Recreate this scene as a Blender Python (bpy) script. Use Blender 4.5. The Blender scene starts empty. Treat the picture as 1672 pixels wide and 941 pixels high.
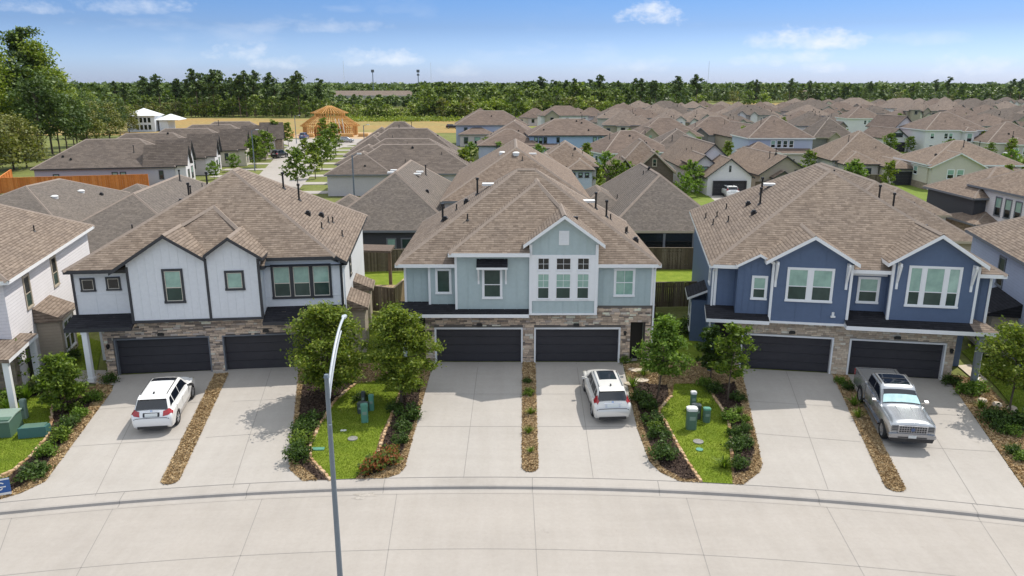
import bpy, bmesh, math, random
import numpy as np
from mathutils import Vector, Matrix
R = math.radians
random.seed(7); rng = np.random.default_rng(7)
scene = bpy.context.scene
COL = scene.collection
# ------------------------------------------------------------------ camera, sky, sun, exposure
F_PX, CX, CY, CAM_H = 1230.0, 836.0, 470.5, 15.6
PITCH = math.atan(330.5 / F_PX)
cam_d = bpy.data.cameras.new("camera"); cam = bpy.data.objects.new("camera", cam_d); COL.objects.link(cam)
cam.location = (0, 0, CAM_H); cam.rotation_euler = (R(90) - PITCH, 0, 0)
cam_d.sensor_width = 36.0; cam_d.lens = 36.0 * F_PX / 1672.0; cam_d.clip_start = 0.5; cam_d.clip_end = 12000
scene.camera = cam
SUN_EL = R(57); SUN_DIR = Vector((0.75, 0.66, 0)).normalized()      # horizontal direction towards the sun
sd = Vector((SUN_DIR.x * math.cos(SUN_EL), SUN_DIR.y * math.cos(SUN_EL), math.sin(SUN_EL)))
sun_d = bpy.data.lights.new("sun", 'SUN'); sun_d.energy = 3.05; sun_d.angle = R(0.53); sun_d.color = (1.0, 0.95, 0.87)
sun = bpy.data.objects.new("sun", sun_d); COL.objects.link(sun); sun.rotation_euler = sd.to_track_quat('Z', 'Y').to_euler()
sun.location = (60, 60, 90)
world = bpy.data.worlds.new("World"); scene.world = world; world.use_nodes = True
wn, wl = world.node_tree.nodes, world.node_tree.links
wn.clear()
w_out = wn.new('ShaderNodeOutputWorld'); w_bg = wn.new('ShaderNodeBackground'); w_bg.inputs[1].default_value = 0.15
sky = wn.new('ShaderNodeTexSky'); sky.sky_type = 'NISHITA'; sky.sun_disc = False
sky.sun_elevation = SUN_EL; sky.sun_rotation = math.atan2(SUN_DIR.x, SUN_DIR.y)
sky.altitude = 0; sky.air_density = 1.0; sky.dust_density = 0.6; sky.ozone_density = 2.2
# clouds: soft noise on the sky dome, in a low band of fair-weather cumulus
def wnode(t, **kw):
    n = wn.new(t)
    for k, v in kw.items(): setattr(n, k, v)
    return n
geo = wnode('ShaderNodeTexCoord')
sep = wnode('ShaderNodeSeparateXYZ'); wl.new(geo.outputs['Generated'], sep.inputs[0])
def wmath(op, a, b=None, clamp=False):
    n = wnode('ShaderNodeMath', operation=op, use_clamp=clamp)
    for i, v in enumerate((a, b)):
        if v is None: continue
        if isinstance(v, (int, float)): n.inputs[i].default_value = v
        else: wl.new(v, n.inputs[i])
    return n.outputs[0]
def wnoise(scale_xyz, scale, detail, rough, off=(0, 0, 0)):
    m = wnode('ShaderNodeMapping'); m.inputs['Scale'].default_value = scale_xyz; m.inputs['Location'].default_value = off
    wl.new(geo.outputs['Generated'], m.inputs[0])
    n = wnode('ShaderNodeTexNoise'); n.inputs['Scale'].default_value = scale; n.inputs['Detail'].default_value = detail
    n.inputs['Roughness'].default_value = rough; wl.new(m.outputs[0], n.inputs[0]); return n.outputs[0]
n1 = wnoise((1, 1, 3.2), 5.5, 7, 0.58, (0.35, 0.2, 0.0))
n2 = wnoise((1, 1, 6.0), 2.2, 4, 0.5, (2.1, 0.7, 0.3))
c1 = wmath('MULTIPLY', wmath('SUBTRACT', n1, 0.535), 5.0, True)
c2 = wmath('MULTIPLY', wmath('SUBTRACT', n2, 0.47), 3.0, True)
wisps = wmath('MULTIPLY', wmath('MULTIPLY', c1, c2), 0.75)
# individual puffs, each given by its direction from the ground
def puff(px, py, wx, wy, amt, seed):
    u = (px - CX) / F_PX; v = (py - CY) / F_PX
    c, s = math.cos(PITCH), math.sin(PITCH)
    d = Vector((u, c - v * s, -s - v * c)).normalized()
    az = math.atan2(d.x, d.y); el = math.asin(d.z)
    a = wmath('DIVIDE', wmath('SUBTRACT', AZ, az), wx / F_PX)
    e0 = wmath('SUBTRACT', EL, el)
    e = wmath('DIVIDE', e0, wy * 1.35 / F_PX)
    # flat base: below centre falls off faster
    eb = wmath('MULTIPLY', wmath('MINIMUM', e, 0.0), 2.0)
    et = wmath('MAXIMUM', e, 0.0)
    r2 = wmath('ADD', wmath('MULTIPLY', a, a), wmath('ADD', wmath('MULTIPLY', eb, eb), wmath('MULTIPLY', et, et)))
    g = wmath('SUBTRACT', 1.0, r2)
    nz = wmath('MULTIPLY', wmath('SUBTRACT', PN, 0.5), 5.2)
    return wmath('MULTIPLY', wmath('MULTIPLY', wmath('ADD', g, nz), 0.62, True), amt)
AZ = wmath('ARCTAN2', sep.outputs[0], sep.outputs[1]); EL = wmath('ARCSINE', sep.outputs[2])
PN = wnoise((1, 1, 1.7), 30.0, 8, 0.66, (0.0, 0.4, 0.2))
acc = wisps
for p in ((1072, 30, 60, 17, .85, 1), (1325, 70, 80, 18, .85, 2), (1255, 72, 40, 13, .6, 3), (395, 88, 48, 15, .65, 4), (1320, 96, 50, 10, .6, 5), (1345, 112, 40, 10, .5, 5),
          (632, 98, 50, 15, .7, 5), (455, 105, 50, 12, .5, 6), (575, 98, 40, 14, .5, 6), (295, 14, 26, 12, .55, 7), (1570, 112, 60, 16, .55, 8), (1250, 101, 60, 10, .5, 9), (210, 14, 80, 12, .45, 9),
          (1048, 108, 60, 14, .4, 10), (30, 12, 70, 12, .45, 11), (550, 48, 90, 10, .3, 12), (750, 118, 40, 12, .35, 13), (1500, 66, 60, 10, .25, 14)):
    acc = wmath('MAXIMUM', acc, puff(*p))
# bright cloud added out of view, overhead and behind, to fill shade; horizon clear
n3 = wnoise((1, 1, 1.6), 2.6, 6, 0.55, (0.3, 1.3, 0.8))
high = wmath('MULTIPLY', wmath('MULTIPLY', wmath('SUBTRACT', sep.outputs[2], 0.20), 4.0, True), wmath('ADD', 0.55, wmath('MULTIPLY', wmath('SUBTRACT', n3, 0.36), 3.0, True), True))
acc = wmath('MAXIMUM', acc, high)
cmix = wnode('ShaderNodeMix', data_type='RGBA'); wl.new(acc, cmix.inputs[0]); 
# tint by height: horizon paler, unseen upper sky raised and warmed to fill shade
tint = wnode('ShaderNodeMix', data_type='RGBA'); tint.blend_type = 'MULTIPLY'; tint.inputs[0].default_value = 1.0
tr_ = wnode('ShaderNodeValToRGB'); wl.new(wmath('MAXIMUM', sep.outputs[2], 0.0), tr_.inputs[0]); te = tr_.color_ramp.elements
te[0].position = 0.0; te[0].color = (0.288, 0.350, 0.601, 1); te[1].position = 0.03; te[1].color = (0.270, 0.350, 0.583, 1)
for p_, c_ in ((0.07, (0.184, 0.242, 0.399, 1)), (0.115, (0.144, 0.227, 0.380, 1)), (0.24, (.20, .28, .40, 1)), (0.42, (.62, .56, .48, 1)), (0.7, (1.0, .84, .66, 1))):
    e_ = te.new(p_); e_.color = c_
tscale = wnode('ShaderNodeVectorMath', operation='SCALE'); wl.new(tr_.outputs[0], tscale.inputs[0]); tscale.inputs['Scale'].default_value = 1.52
wl.new(tscale.outputs[0], tint.inputs[7])
wl.new(sky.outputs[0], tint.inputs[6]); wl.new(tint.outputs[2], cmix.inputs[6]); ccol = wnode('ShaderNodeMix', data_type='RGBA'); wl.new(high, ccol.inputs[0]); ccol.inputs[6].default_value = (4.3, 4.55, 4.95, 1); ccol.inputs[7].default_value = (4.9, 5.25, 5.7, 1); wl.new(ccol.outputs[2], cmix.inputs[7])
wl.new(cmix.outputs[2], w_bg.inputs[0]); wl.new(w_bg.outputs[0], w_out.inputs[0])
vs = scene.view_settings; vs.view_transform = 'Standard'; vs.look = 'None'; vs.exposure = 0.5; vs.gamma = 1.0; vs.use_curve_mapping = False
scene.cycles.max_bounces = 6; scene.cycles.diffuse_bounces = 3; scene.cycles.glossy_bounces = 3; scene.cycles.transparent_max_bounces = 6

# ------------------------------------------------------------------ plain helpers
CC = (-1.24, -64.03)                                   # centre of the street's curve
def rad(x, y): return math.hypot(x - CC[0], y - CC[1])
R_KERB = 93.0
def gz(x, y):                                           # ground height: pads at 0, fall of 0.8 m to the kerb
    r = rad(x, y)
    if r >= 104.9: return 0.0
    if r <= 93.4: return -0.8
    return -0.8 * (104.9 - r) / 11.5
def at(px, py, z=0.0):
    u = (px - CX) / F_PX; v = (py - CY) / F_PX; c, s = math.cos(PITCH), math.sin(PITCH)
    d = (u, c - v * s, -s - v * c); t = (z - CAM_H) / d[2]
    return (d[0] * t, d[1] * t)
def atg(px, py, dz=0.0):                                # the ground point seen there
    z = 0.0
    for _ in range(12):
        x, y = at(px, py, z + dz); z = gz(x, y)
    return (x, y)
def at_px(px, y, z=6.0): return (px - CX) / F_PX * (y * math.cos(PITCH) + (CAM_H - z) * math.sin(PITCH))
def tag(o, label=None, cat=None, group=None, kind=None):
    if label: o['label'] = label
    if cat: o['category'] = cat
    if group: o['group'] = group
    if kind: o['kind'] = kind
    return o
def thing(name, label, cat, loc=(0, 0, 0), rz=0.0, group=None):
    o = bpy.data.objects.new(name, None); COL.objects.link(o); o.location = loc; o.rotation_euler = (0, 0, rz)
    o.empty_display_size = 0.3
    return tag(o, label, cat, group)
def link_mesh(name, me, parent=None, loc=None, rz=0.0):
    o = bpy.data.objects.new(name, me); COL.objects.link(o)
    if parent is not None: o.parent = parent
    if loc is not None: o.location = loc
    o.rotation_euler = (0, 0, rz)
    return o
def copy_tree(o, parent=None):
    c = o.copy(); COL.objects.link(c); c.parent = parent
    for ch in list(o.children): copy_tree(ch, c)
    return c
class MB:
    def __init__(s): s.v = []; s.f = []; s.m = []; s.T = None
    def vert(s, p):
        p = Vector(p)
        if s.T is not None: p = s.T @ p
        s.v.append(p); return len(s.v) - 1
    def face(s, pts, m=0):
        s.f.append([s.vert(p) for p in pts]); s.m.append(m)
    def box(s, x0, x1, y0, y1, z0, z1, m=0, mtop=None):
        P = [(x0, y0, z0), (x1, y0, z0), (x1, y1, z0), (x0, y1, z0), (x0, y0, z1), (x1, y0, z1), (x1, y1, z1), (x0, y1, z1)]
        i = [s.vert(p) for p in P]
        for k, q in enumerate(((0, 3, 2, 1), (4, 5, 6, 7), (0, 1, 5, 4), (1, 2, 6, 5), (2, 3, 7, 6), (3, 0, 4, 7))):
            s.f.append([i[j] for j in q]); s.m.append(mtop if (k == 1 and mtop is not None) else m)
    def prism(s, poly, axis, a, b, m=0, mf=None):
        """poly: 2-D points; axis 'y' -> poly in (x,z) swept y=a..b; 'z' -> (x,y); 'x' -> (y,z)"""
        def P(p, t):
            return (p[0], t, p[1]) if axis == 'y' else ((p[0], p[1], t) if axis == 'z' else (t, p[0], p[1]))
        n = len(poly); A = [s.vert(P(p, a)) for p in poly]; B = [s.vert(P(p, b)) for p in poly]
        s.f.append(A[::-1] if axis != 'y' else A); s.m.append(m); s.f.append(B if axis != 'y' else B[::-1]); s.m.append(m)
        for k in range(n):
            q = [A[k], A[(k + 1) % n], B[(k + 1) % n], B[k]]
            s.f.append(q if axis != 'y' else q[::-1]); s.m.append(mf[k] if mf else m)
    def tube(s, p, q, r0, r1=None, n=8, m=0, caps=True):
        r1 = r0 if r1 is None else r1
        p, q = Vector(p), Vector(q); d = (q - p).normalized()
        a = d.orthogonal().normalized(); b = d.cross(a)
        A = []; B = []
        for k in range(n):
            t = 2 * math.pi * k / n; w = a * math.cos(t) + b * math.sin(t)
            A.append(s.vert(p + w * r0)); B.append(s.vert(q + w * r1))
        for k in range(n):
            s.f.append([A[k], A[(k + 1) % n], B[(k + 1) % n], B[k]]); s.m.append(m)
        if caps: s.f.append(A[::-1]); s.m.append(m); s.f.append(B); s.m.append(m)
    def disc(s, c, nrm, r, n=16, m=0):
        c = Vector(c); d = Vector(nrm).normalized(); a = d.orthogonal().normalized(); b = d.cross(a)
        s.face([c + a * math.cos(2 * math.pi * k / n) * r + b * math.sin(2 * math.pi * k / n) * r for k in range(n)], m)
    def bar(s, p, q, w, h, m=0):                        # rectangular bar between two points, h along z-ish
        p, q = Vector(p), Vector(q); d = (q - p).normalized(); up = Vector((0, 0, 1))
        if abs(d.z) > 0.95: up = Vector((0, 1, 0))
        sx = d.cross(up).normalized() * w / 2; sz = sx.cross(d).normalized() * h / 2
        i = [s.vert(e + a * sx + b * sz) for e in (p, q) for a, b in ((-1, -1), (1, -1), (1, 1), (-1, 1))]
        for qd in ((0, 1, 2, 3), (7, 6, 5, 4), (0, 4, 5, 1), (1, 5, 6, 2), (2, 6, 7, 3), (3, 7, 4, 0)):
            s.f.append([i[j] for j in qd]); s.m.append(m)
    def mesh(s, name, mats, smooth=False):
        me = bpy.data.meshes.new(name); me.from_pydata([tuple(p) for p in s.v], [], s.f)
        if not isinstance(mats, (list, tuple)): mats = [mats]
        for mt in mats: me.materials.append(mt)
        me.polygons.foreach_set('material_index', s.m)
        if smooth: me.polygons.foreach_set('use_smooth', [True] * len(s.f))
        me.update(); metric_uv(me); return me
    def build(s, name, mats, parent=None, loc=None, rz=0.0, smooth=False):
        return link_mesh(name, s.mesh(name, mats, smooth), parent, loc, rz)
def metric_uv(me):
    """UVs in metres: u level along the face, v up the face"""
    uv = me.uv_layers.new(name='uv'); V = me.vertices; out = []
    for p in me.polygons:
        n = p.normal
        if abs(n.z) > 0.999: u = Vector((1, 0, 0)); w = Vector((0, 1, 0))
        else: u = Vector((-n.y, n.x, 0)).normalized(); w = n.cross(u)
        for vi in p.vertices:
            c = V[vi].co; out += (c.dot(u), c.dot(w))
    uv.data.foreach_set('uv', out)

# ------------------------------------------------------------------ materials
def mat(name):
    m = bpy.data.materials.new(name); m.use_nodes = True
    return m, m.node_tree.nodes, m.node_tree.links, m.node_tree.nodes['Principled BSDF']
def plain(name, col, rough=0.6, metal=0.0, spec=0.5, noise=0.0, nscale=3.0, coat=0.0):
    m, n, l, b = mat(name); b.inputs['Base Color'].default_value = (*col, 1); b.inputs['Roughness'].default_value = rough
    b.inputs['Metallic'].default_value = metal; b.inputs['Specular IOR Level'].default_value = spec; b.inputs['Coat Weight'].default_value = coat
    b.inputs['Coat Roughness'].default_value = 0.04
    if noise:
        tc = n.new('ShaderNodeTexCoord'); t = n.new('ShaderNodeTexNoise'); t.inputs['Scale'].default_value = nscale; t.inputs['Detail'].default_value = 6
        l.new(tc.outputs['Object'], t.inputs[0])
        mx = n.new('ShaderNodeMix'); mx.data_type = 'RGBA'; l.new(t.outputs[0], mx.inputs[0])
        mx.inputs[6].default_value = (*[c * (1 - noise) for c in col], 1); mx.inputs[7].default_value = (*[min(1, c * (1 + noise)) for c in col], 1)
        l.new(mx.outputs[2], b.inputs['Base Color'])
    return m
def N(n, t, **kw):
    x = n.new(t)
    for k, v in kw.items(): setattr(x, k, v)
    return x
def ramp(n, l, fac, stops):
    r = n.new('ShaderNodeValToRGB'); e = r.color_ramp.elements
    while len(e) > 1: e.remove(e[-1])
    e[0].position = stops[0][0]; e[0].color = (*stops[0][1], 1)
    for p, c in stops[1:]:
        x = e.new(p); x.color = (*c, 1)
    l.new(fac, r.inputs[0]); return r.outputs[0]
def noise(n, l, vec, scale, detail=5, rough=0.55):
    t = n.new('ShaderNodeTexNoise'); t.inputs['Scale'].default_value = scale; t.inputs['Detail'].default_value = detail; t.inputs['Roughness'].default_value = rough
    if vec is not None: l.new(vec, t.inputs[0])
    return t.outputs[0]
def mixc(n, l, f, a, b, mode='MIX'):
    x = n.new('ShaderNodeMix'); x.data_type = 'RGBA'; x.blend_type = mode
    for i, v in ((0, f), (6, a), (7, b)):
        if isinstance(v, (int, float)): x.inputs[i].default_value = v
        elif isinstance(v, tuple): x.inputs[i].default_value = (*v, 1)
        else: l.new(v, x.inputs[i])
    return x.outputs[2]
def bump(n, l, b, h, strength=0.5, dist=0.02):
    x = n.new('ShaderNodeBump'); x.inputs['Strength'].default_value = strength; x.inputs['Distance'].default_value = dist
    l.new(h, x.inputs['Height']); l.new(x.outputs[0], b.inputs['Normal'])
def shingle(name, c1, c2, gap=(0.11, 0.085, 0.068), row=0.18, wide=0.30, bmp=0.9, brick=False):
    m, n, l, b = mat(name); b.inputs['Roughness'].default_value = 0.92; b.inputs['Specular IOR Level'].default_value = 0.2
    uv = N(n, 'ShaderNodeUVMap', uv_map='uv')
    br = n.new('ShaderNodeTexBrick'); br.offset = 0.5; br.offset_frequency = 2; br.inputs['Scale'].default_value = 1.0
    br.inputs['Brick Width'].default_value = wide; br.inputs['Row Height'].default_value = row; br.inputs['Mortar Size'].default_value = 0.012 if brick else 0.0015
    br.inputs['Mortar Smooth'].default_value = 0.3; br.inputs['Bias'].default_value = -0.1
    br.inputs['Color1'].default_value = (*c1, 1); br.inputs['Color2'].default_value = (*c2, 1); br.inputs['Mortar'].default_value = (*gap, 1)
    wob = noise(n, l, uv.outputs[0], 1.3, 3); wa = N(n, 'ShaderNodeVectorMath', operation='SCALE'); wa.inputs['Scale'].default_value = 0.06
    wc = N(n, 'ShaderNodeCombineXYZ'); l.new(wob, wc.inputs[1]); l.new(wob, wc.inputs[0]); l.new(wc.outputs[0], wa.inputs[0])
    ad = N(n, 'ShaderNodeVectorMath', operation='ADD'); l.new(uv.outputs[0], ad.inputs[0]); l.new(wa.outputs[0], ad.inputs[1]); l.new(ad.outputs[0], br.inputs[0])
    tc = n.new('ShaderNodeTexCoord')
    big = noise(n, l, tc.outputs['Object'], 0.5, 5, 0.6); fine = noise(n, l, uv.outputs[0], 6.0, 4, 0.65)
    c = mixc(n, l, 0.6, br.outputs[0], ramp(n, l, fine, [(0.3, (0.62, 0.62, 0.62)), (0.7, (1.22, 1.2, 1.18))]), 'MULTIPLY')
    c = mixc(n, l, 0.6, c, ramp(n, l, big, [(0.3, (0.84, 0.84, 0.86)), (0.7, (1.1, 1.08, 1.05))]), 'MULTIPLY')
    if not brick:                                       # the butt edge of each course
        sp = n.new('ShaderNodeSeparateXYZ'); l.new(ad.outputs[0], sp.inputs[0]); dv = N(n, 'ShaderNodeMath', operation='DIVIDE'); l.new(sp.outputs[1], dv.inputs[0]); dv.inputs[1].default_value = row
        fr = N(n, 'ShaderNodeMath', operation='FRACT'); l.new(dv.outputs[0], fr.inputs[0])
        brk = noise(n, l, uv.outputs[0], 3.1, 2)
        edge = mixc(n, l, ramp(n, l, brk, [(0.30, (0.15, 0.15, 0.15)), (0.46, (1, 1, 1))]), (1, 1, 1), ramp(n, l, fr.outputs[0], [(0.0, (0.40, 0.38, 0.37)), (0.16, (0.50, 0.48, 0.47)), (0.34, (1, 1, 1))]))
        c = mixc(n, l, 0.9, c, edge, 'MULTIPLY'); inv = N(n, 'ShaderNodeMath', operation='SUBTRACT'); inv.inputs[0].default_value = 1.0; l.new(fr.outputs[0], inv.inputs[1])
    else:
        inv = N(n, 'ShaderNodeMath', operation='SUBTRACT'); inv.inputs[0].default_value = 1.0; l.new(br.outputs['Fac'], inv.inputs[1])
    l.new(c, b.inputs['Base Color']); bump(n, l, b, inv.outputs[0], bmp * .6, 0.02)
    return m
def siding(name, col, lap=0.18, vert=False, dirt=0.10):
    m, n, l, b = mat(name); b.inputs['Roughness'].default_value = 0.62; b.inputs['Specular IOR Level'].default_value = 0.3
    uv = N(n, 'ShaderNodeUVMap', uv_map='uv'); sp = n.new('ShaderNodeSeparateXYZ'); l.new(uv.outputs[0], sp.inputs[0])
    dv = N(n, 'ShaderNodeMath', operation='DIVIDE'); l.new(sp.outputs[0 if vert else 1], dv.inputs[0]); dv.inputs[1].default_value = lap
    fr = N(n, 'ShaderNodeMath', operation='FRACT'); l.new(dv.outputs[0], fr.inputs[0])
    tc = n.new('ShaderNodeTexCoord'); d = noise(n, l, tc.outputs['Object'], 0.8, 6, 0.6)
    fine = noise(n, l, uv.outputs[0], 5.0, 4)
    c = mixc(n, l, d, tuple(x * (1 - dirt) for x in col), tuple(min(1, x * (1 + dirt * .5)) for x in col))
    c = mixc(n, l, 0.5, c, ramp(n, l, fine, [(0.3, (0.9, 0.9, 0.9)), (0.7, (1.04, 1.04, 1.04))]), 'MULTIPLY')
    joint = ramp(n, l, fr.outputs[0], [(0.0, (0.45, 0.45, 0.47)), (0.09, (1, 1, 1))])
    c = mixc(n, l, 0.0 if vert else 0.7, c, joint, 'MULTIPLY')
    l.new(c, b.inputs['Base Color'])
    if not vert:
        rv = N(n, 'ShaderNodeMath', operation='SUBTRACT'); rv.inputs[0].default_value = 1.0; l.new(fr.outputs[0], rv.inputs[1])
        bump(n, l, b, rv.outputs[0], 0.6, 0.02)
    else: bump(n, l, b, fine, 0.15, 0.005)
    return m
def island_mat(name, stops, rough=0.85, bmp=0.0, nscale=14.0, fine_amt=0.35, trans=0.0):
    """colour picked per connected piece: stones, chips, leaves"""
    m, n, l, b = mat(name); b.inputs['Roughness'].default_value = rough; b.inputs['Specular IOR Level'].default_value = 0.25
    g = n.new('ShaderNodeNewGeometry'); c = ramp(n, l, g.outputs['Random Per Island'], stops)
    if fine_amt:
        tc = n.new('ShaderNodeTexCoord'); f = noise(n, l, tc.outputs['Object'], nscale, 5, 0.65)
        c = mixc(n, l, fine_amt, c, ramp(n, l, f, [(0.3, (0.5, 0.5, 0.5)), (0.7, (1.4, 1.38, 1.35))]), 'MULTIPLY')
        if bmp: bump(n, l, b, f, bmp, 0.02)
    l.new(c, b.inputs['Base Color'])
    if trans:
        t = n.new('ShaderNodeBsdfTranslucent'); mx = n.new('ShaderNodeMixShader'); mx.inputs[0].default_value = trans
        tcx = mixc(n, l, 1.0, c, (1.15, 1.25, 0.55), 'MULTIPLY'); l.new(tcx, t.inputs[0])
        l.new(b.outputs[0], mx.inputs[1]); l.new(t.outputs[0], mx.inputs[2]); l.new(mx.outputs[0], n['Material Output'].inputs[0])
    return m
def ground_mat(name, stops, scale=1.2, fine=18.0, bmp=0.4, rough=0.95, fine_stops=((0.3, (0.6, 0.6, 0.6)), (0.7, (1.3, 1.3, 1.3)))):
    m, n, l, b = mat(name); b.inputs['Roughness'].default_value = rough; b.inputs['Specular IOR Level'].default_value = 0.15
    tc = n.new('ShaderNodeTexCoord'); a = noise(n, l, tc.outputs['Object'], scale, 6, 0.6); f = noise(n, l, tc.outputs['Object'], fine, 5, 0.7)
    c = ramp(n, l, a, stops); c = mixc(n, l, 0.8, c, ramp(n, l, f, list(fine_stops)), 'MULTIPLY')
    l.new(c, b.inputs['Base Color']); bump(n, l, b, f, bmp, 0.04); return m
M = {}
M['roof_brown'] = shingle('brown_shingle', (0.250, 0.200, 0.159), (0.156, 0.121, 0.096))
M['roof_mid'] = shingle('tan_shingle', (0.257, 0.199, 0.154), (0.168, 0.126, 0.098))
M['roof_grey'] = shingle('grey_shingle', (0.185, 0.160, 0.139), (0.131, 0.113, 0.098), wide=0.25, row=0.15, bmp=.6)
M['roof_far'] = shingle('far_shingle', (0.212, 0.161, 0.131), (0.144, 0.109, 0.089), row=0.3, wide=0.6)
M['roof_far2'] = shingle('far_grey_shingle', (0.175, 0.144, 0.122), (0.120, 0.098, 0.083), row=0.3, wide=0.6)
M['roof_pale'] = shingle('pale_shingle', (0.258, 0.205, 0.168), (0.185, 0.146, 0.120), row=0.3, wide=0.6)
M['roof_dark'] = shingle('black_and_shaded_shingle', (0.030, 0.030, 0.036), (0.018, 0.018, 0.022), gap=(0.008, 0.008, 0.01))  # black on side roofs; on porch roofs and awning, brown shingle with painted shade
M['cap'] = plain('ridge_cap', (0.236, 0.188, 0.153), 0.9, noise=0.25, nscale=4)
M['cap_pale'] = plain('pale_ridge_cap', (0.261, 0.212, 0.176), 0.9, noise=0.2, nscale=4)
M['white_board'] = siding('white_board', (0.711, 0.720, 0.738), vert=True, dirt=0.05)
M['mint_board'] = siding('mint_board', (0.435, 0.515, 0.515), vert=True, dirt=0.08)
M['blue_board'] = siding('blue_board', (0.108, 0.15, 0.24), vert=True, dirt=0.12)
M['white_lap'] = siding('white_lap', (0.74, 0.71, 0.715))
M['blue_lap'] = siding('blue_lap', (0.17, 0.24, 0.36))
M['pale_blue_lap'] = siding('pale_blue_lap', (0.46, 0.50, 0.62))
M['sky_lap'] = siding('sky_lap', (0.36, 0.47, 0.64))
M['grey_lap'] = siding('grey_lap', (0.54, 0.49, 0.485))
M['teal_lap'] = siding('teal_lap', (0.52, 0.49, 0.50))
M['dark_lap'] = siding('dark_lap', (0.055, 0.057, 0.065))
M['tan_lap'] = siding('tan_lap', (0.40, 0.34, 0.27))
M['lilac_lap'] = siding('lilac_lap', (0.46, 0.45, 0.49))
M['cream_lap'] = siding('cream_lap', (0.62, 0.57, 0.48))
M['brick_brown'] = shingle('brown_brick', (0.16, 0.115, 0.09), (0.10, 0.072, 0.058), gap=(0.17, 0.15, 0.13), row=0.09, wide=0.24, bmp=0.4, brick=True)
M['brick_tan'] = shingle('tan_brick', (0.36, 0.29, 0.22), (0.24, 0.19, 0.15), gap=(0.28, 0.25, 0.22), row=0.16, wide=0.36, bmp=0.4, brick=True)
M['brick_grey'] = shingle('grey_brick', (0.24, 0.23, 0.22), (0.17, 0.16, 0.155), gap=(0.25, 0.24, 0.23), row=0.09, wide=0.24, bmp=0.4, brick=True)
M['trim_white'] = plain('white_trim', (0.80, 0.80, 0.80), 0.5, noise=0.04)
M['trim_dark'] = plain('dark_trim', (0.035, 0.036, 0.042), 0.5, noise=0.1)
M['trim_tan'] = plain('tan_trim', (0.42, 0.36, 0.28), 0.6, noise=0.08)
M['trim_grey'] = plain('grey_trim', (0.16, 0.17, 0.19), 0.6, noise=0.08)
M['garage'] = plain('charcoal_door', (0.044, 0.042, 0.048), 0.5, spec=0.3, noise=0.15)
M['black_metal'] = plain('black_metal', (0.012, 0.012, 0.013), 0.45)
M['steel'] = plain('grey_painted_steel', (0.17, 0.205, 0.24), 0.42, metal=0.3, noise=0.08)
M['vent_white'] = plain('vent_white', (0.72, 0.72, 0.70), 0.45)
M['glass_up'] = plain('window_glass_blind_reflection', (0.26, 0.44, 0.37), 0.07, spec=0.7)
M['glass_low'] = plain('window_glass_screen', (0.03, 0.055, 0.048), 0.16, spec=0.22)
M['glass_dark'] = plain('window_glass_dark', (0.010, 0.014, 0.015), 0.08, spec=0.5)
def blind_reflection_glass(name, a, b_, rough, spec):
    m, n, l, b = mat(name); b.inputs['Roughness'].default_value = rough; b.inputs['Specular IOR Level'].default_value = spec
    g = n.new('ShaderNodeNewGeometry'); tc = n.new('ShaderNodeTexCoord'); uv = N(n, 'ShaderNodeUVMap', uv_map='uv'); sp = n.new('ShaderNodeSeparateXYZ'); l.new(uv.outputs[0], sp.inputs[0])
    dv = N(n, 'ShaderNodeMath', operation='MULTIPLY'); l.new(sp.outputs[1], dv.inputs[0]); dv.inputs[1].default_value = 16.0; fr = N(n, 'ShaderNodeMath', operation='FRACT'); l.new(dv.outputs[0], fr.inputs[0])
    mp = N(n, 'ShaderNodeMapping'); mp.inputs['Scale'].default_value = (1.1, .6, 1.0); l.new(tc.outputs['Object'], mp.inputs[0])
    f = noise(n, l, mp.outputs[0], 1.6, 3); c = mixc(n, l, g.outputs['Random Per Island'], a, b_); c = mixc(n, l, .55, c, ramp(n, l, f, [(.36, (.62, .66, .66)), (.64, (1.22, 1.2, 1.16))]), 'MULTIPLY')  # broad noise patches paint reflections onto the panes
    c = mixc(n, l, .35, c, ramp(n, l, fr.outputs[0], [(0, (.55, .55, .55)), (.3, (1, 1, 1))]), 'MULTIPLY'); l.new(c, b.inputs['Base Color']); return m
M['glass_up'] = blind_reflection_glass('window_glass_blinds_reflection', (0.17, 0.34, 0.27), (0.36, 0.52, 0.45), 0.06, 0.7)  # upper panes: blinds, with a greenish reflection put into the colour
M['glass_low'] = blind_reflection_glass('window_glass_screens', (0.02, 0.05, 0.04), (0.055, 0.085, 0.075), 0.14, 0.3)
M['post_grey'] = plain('post_grey', (0.25, 0.27, 0.29), 0.6, noise=0.08)
M['stone_grey'] = island_mat('grey_stone', [(0.0, (0.157, 0.133, 0.120)), (0.22, (0.376, 0.301, 0.239)), (0.42, (0.674, 0.518, 0.384)), (0.6, (0.800, 0.644, 0.498)), (0.78, (0.455, 0.343, 0.258)), (0.9, (0.549, 0.476, 0.428)), (1.0, (0.800, 0.784, 0.630))], bmp=0.6, nscale=7)
M['stone_tan'] = island_mat('tan_stone', [(0.0, (0.420, 0.329, 0.252)), (0.3, (0.630, 0.504, 0.378)), (0.55, (0.784, 0.658, 0.504)), (0.8, (0.532, 0.406, 0.301)), (1.0, (0.800, 0.756, 0.644))], bmp=0.5, nscale=7)
M['mortar'] = plain('mortar', (0.14, 0.125, 0.11), 0.95, noise=0.2)
M['mortar_tan'] = plain('tan_mortar', (0.33, 0.28, 0.22), 0.95, noise=0.2)
M['fence_brown'] = island_mat('weathered_fence', [(0, (0.075, 0.056, 0.042)), (0.5, (0.115, 0.088, 0.066)), (1, (0.16, 0.128, 0.098))], nscale=4)
M['fence_new'] = island_mat('new_cedar_fence', [(0, (0.48, 0.15, 0.035)), (0.5, (0.58, 0.19, 0.045)), (1, (0.66, 0.24, 0.065))], nscale=4, fine_amt=0.25)
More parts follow.
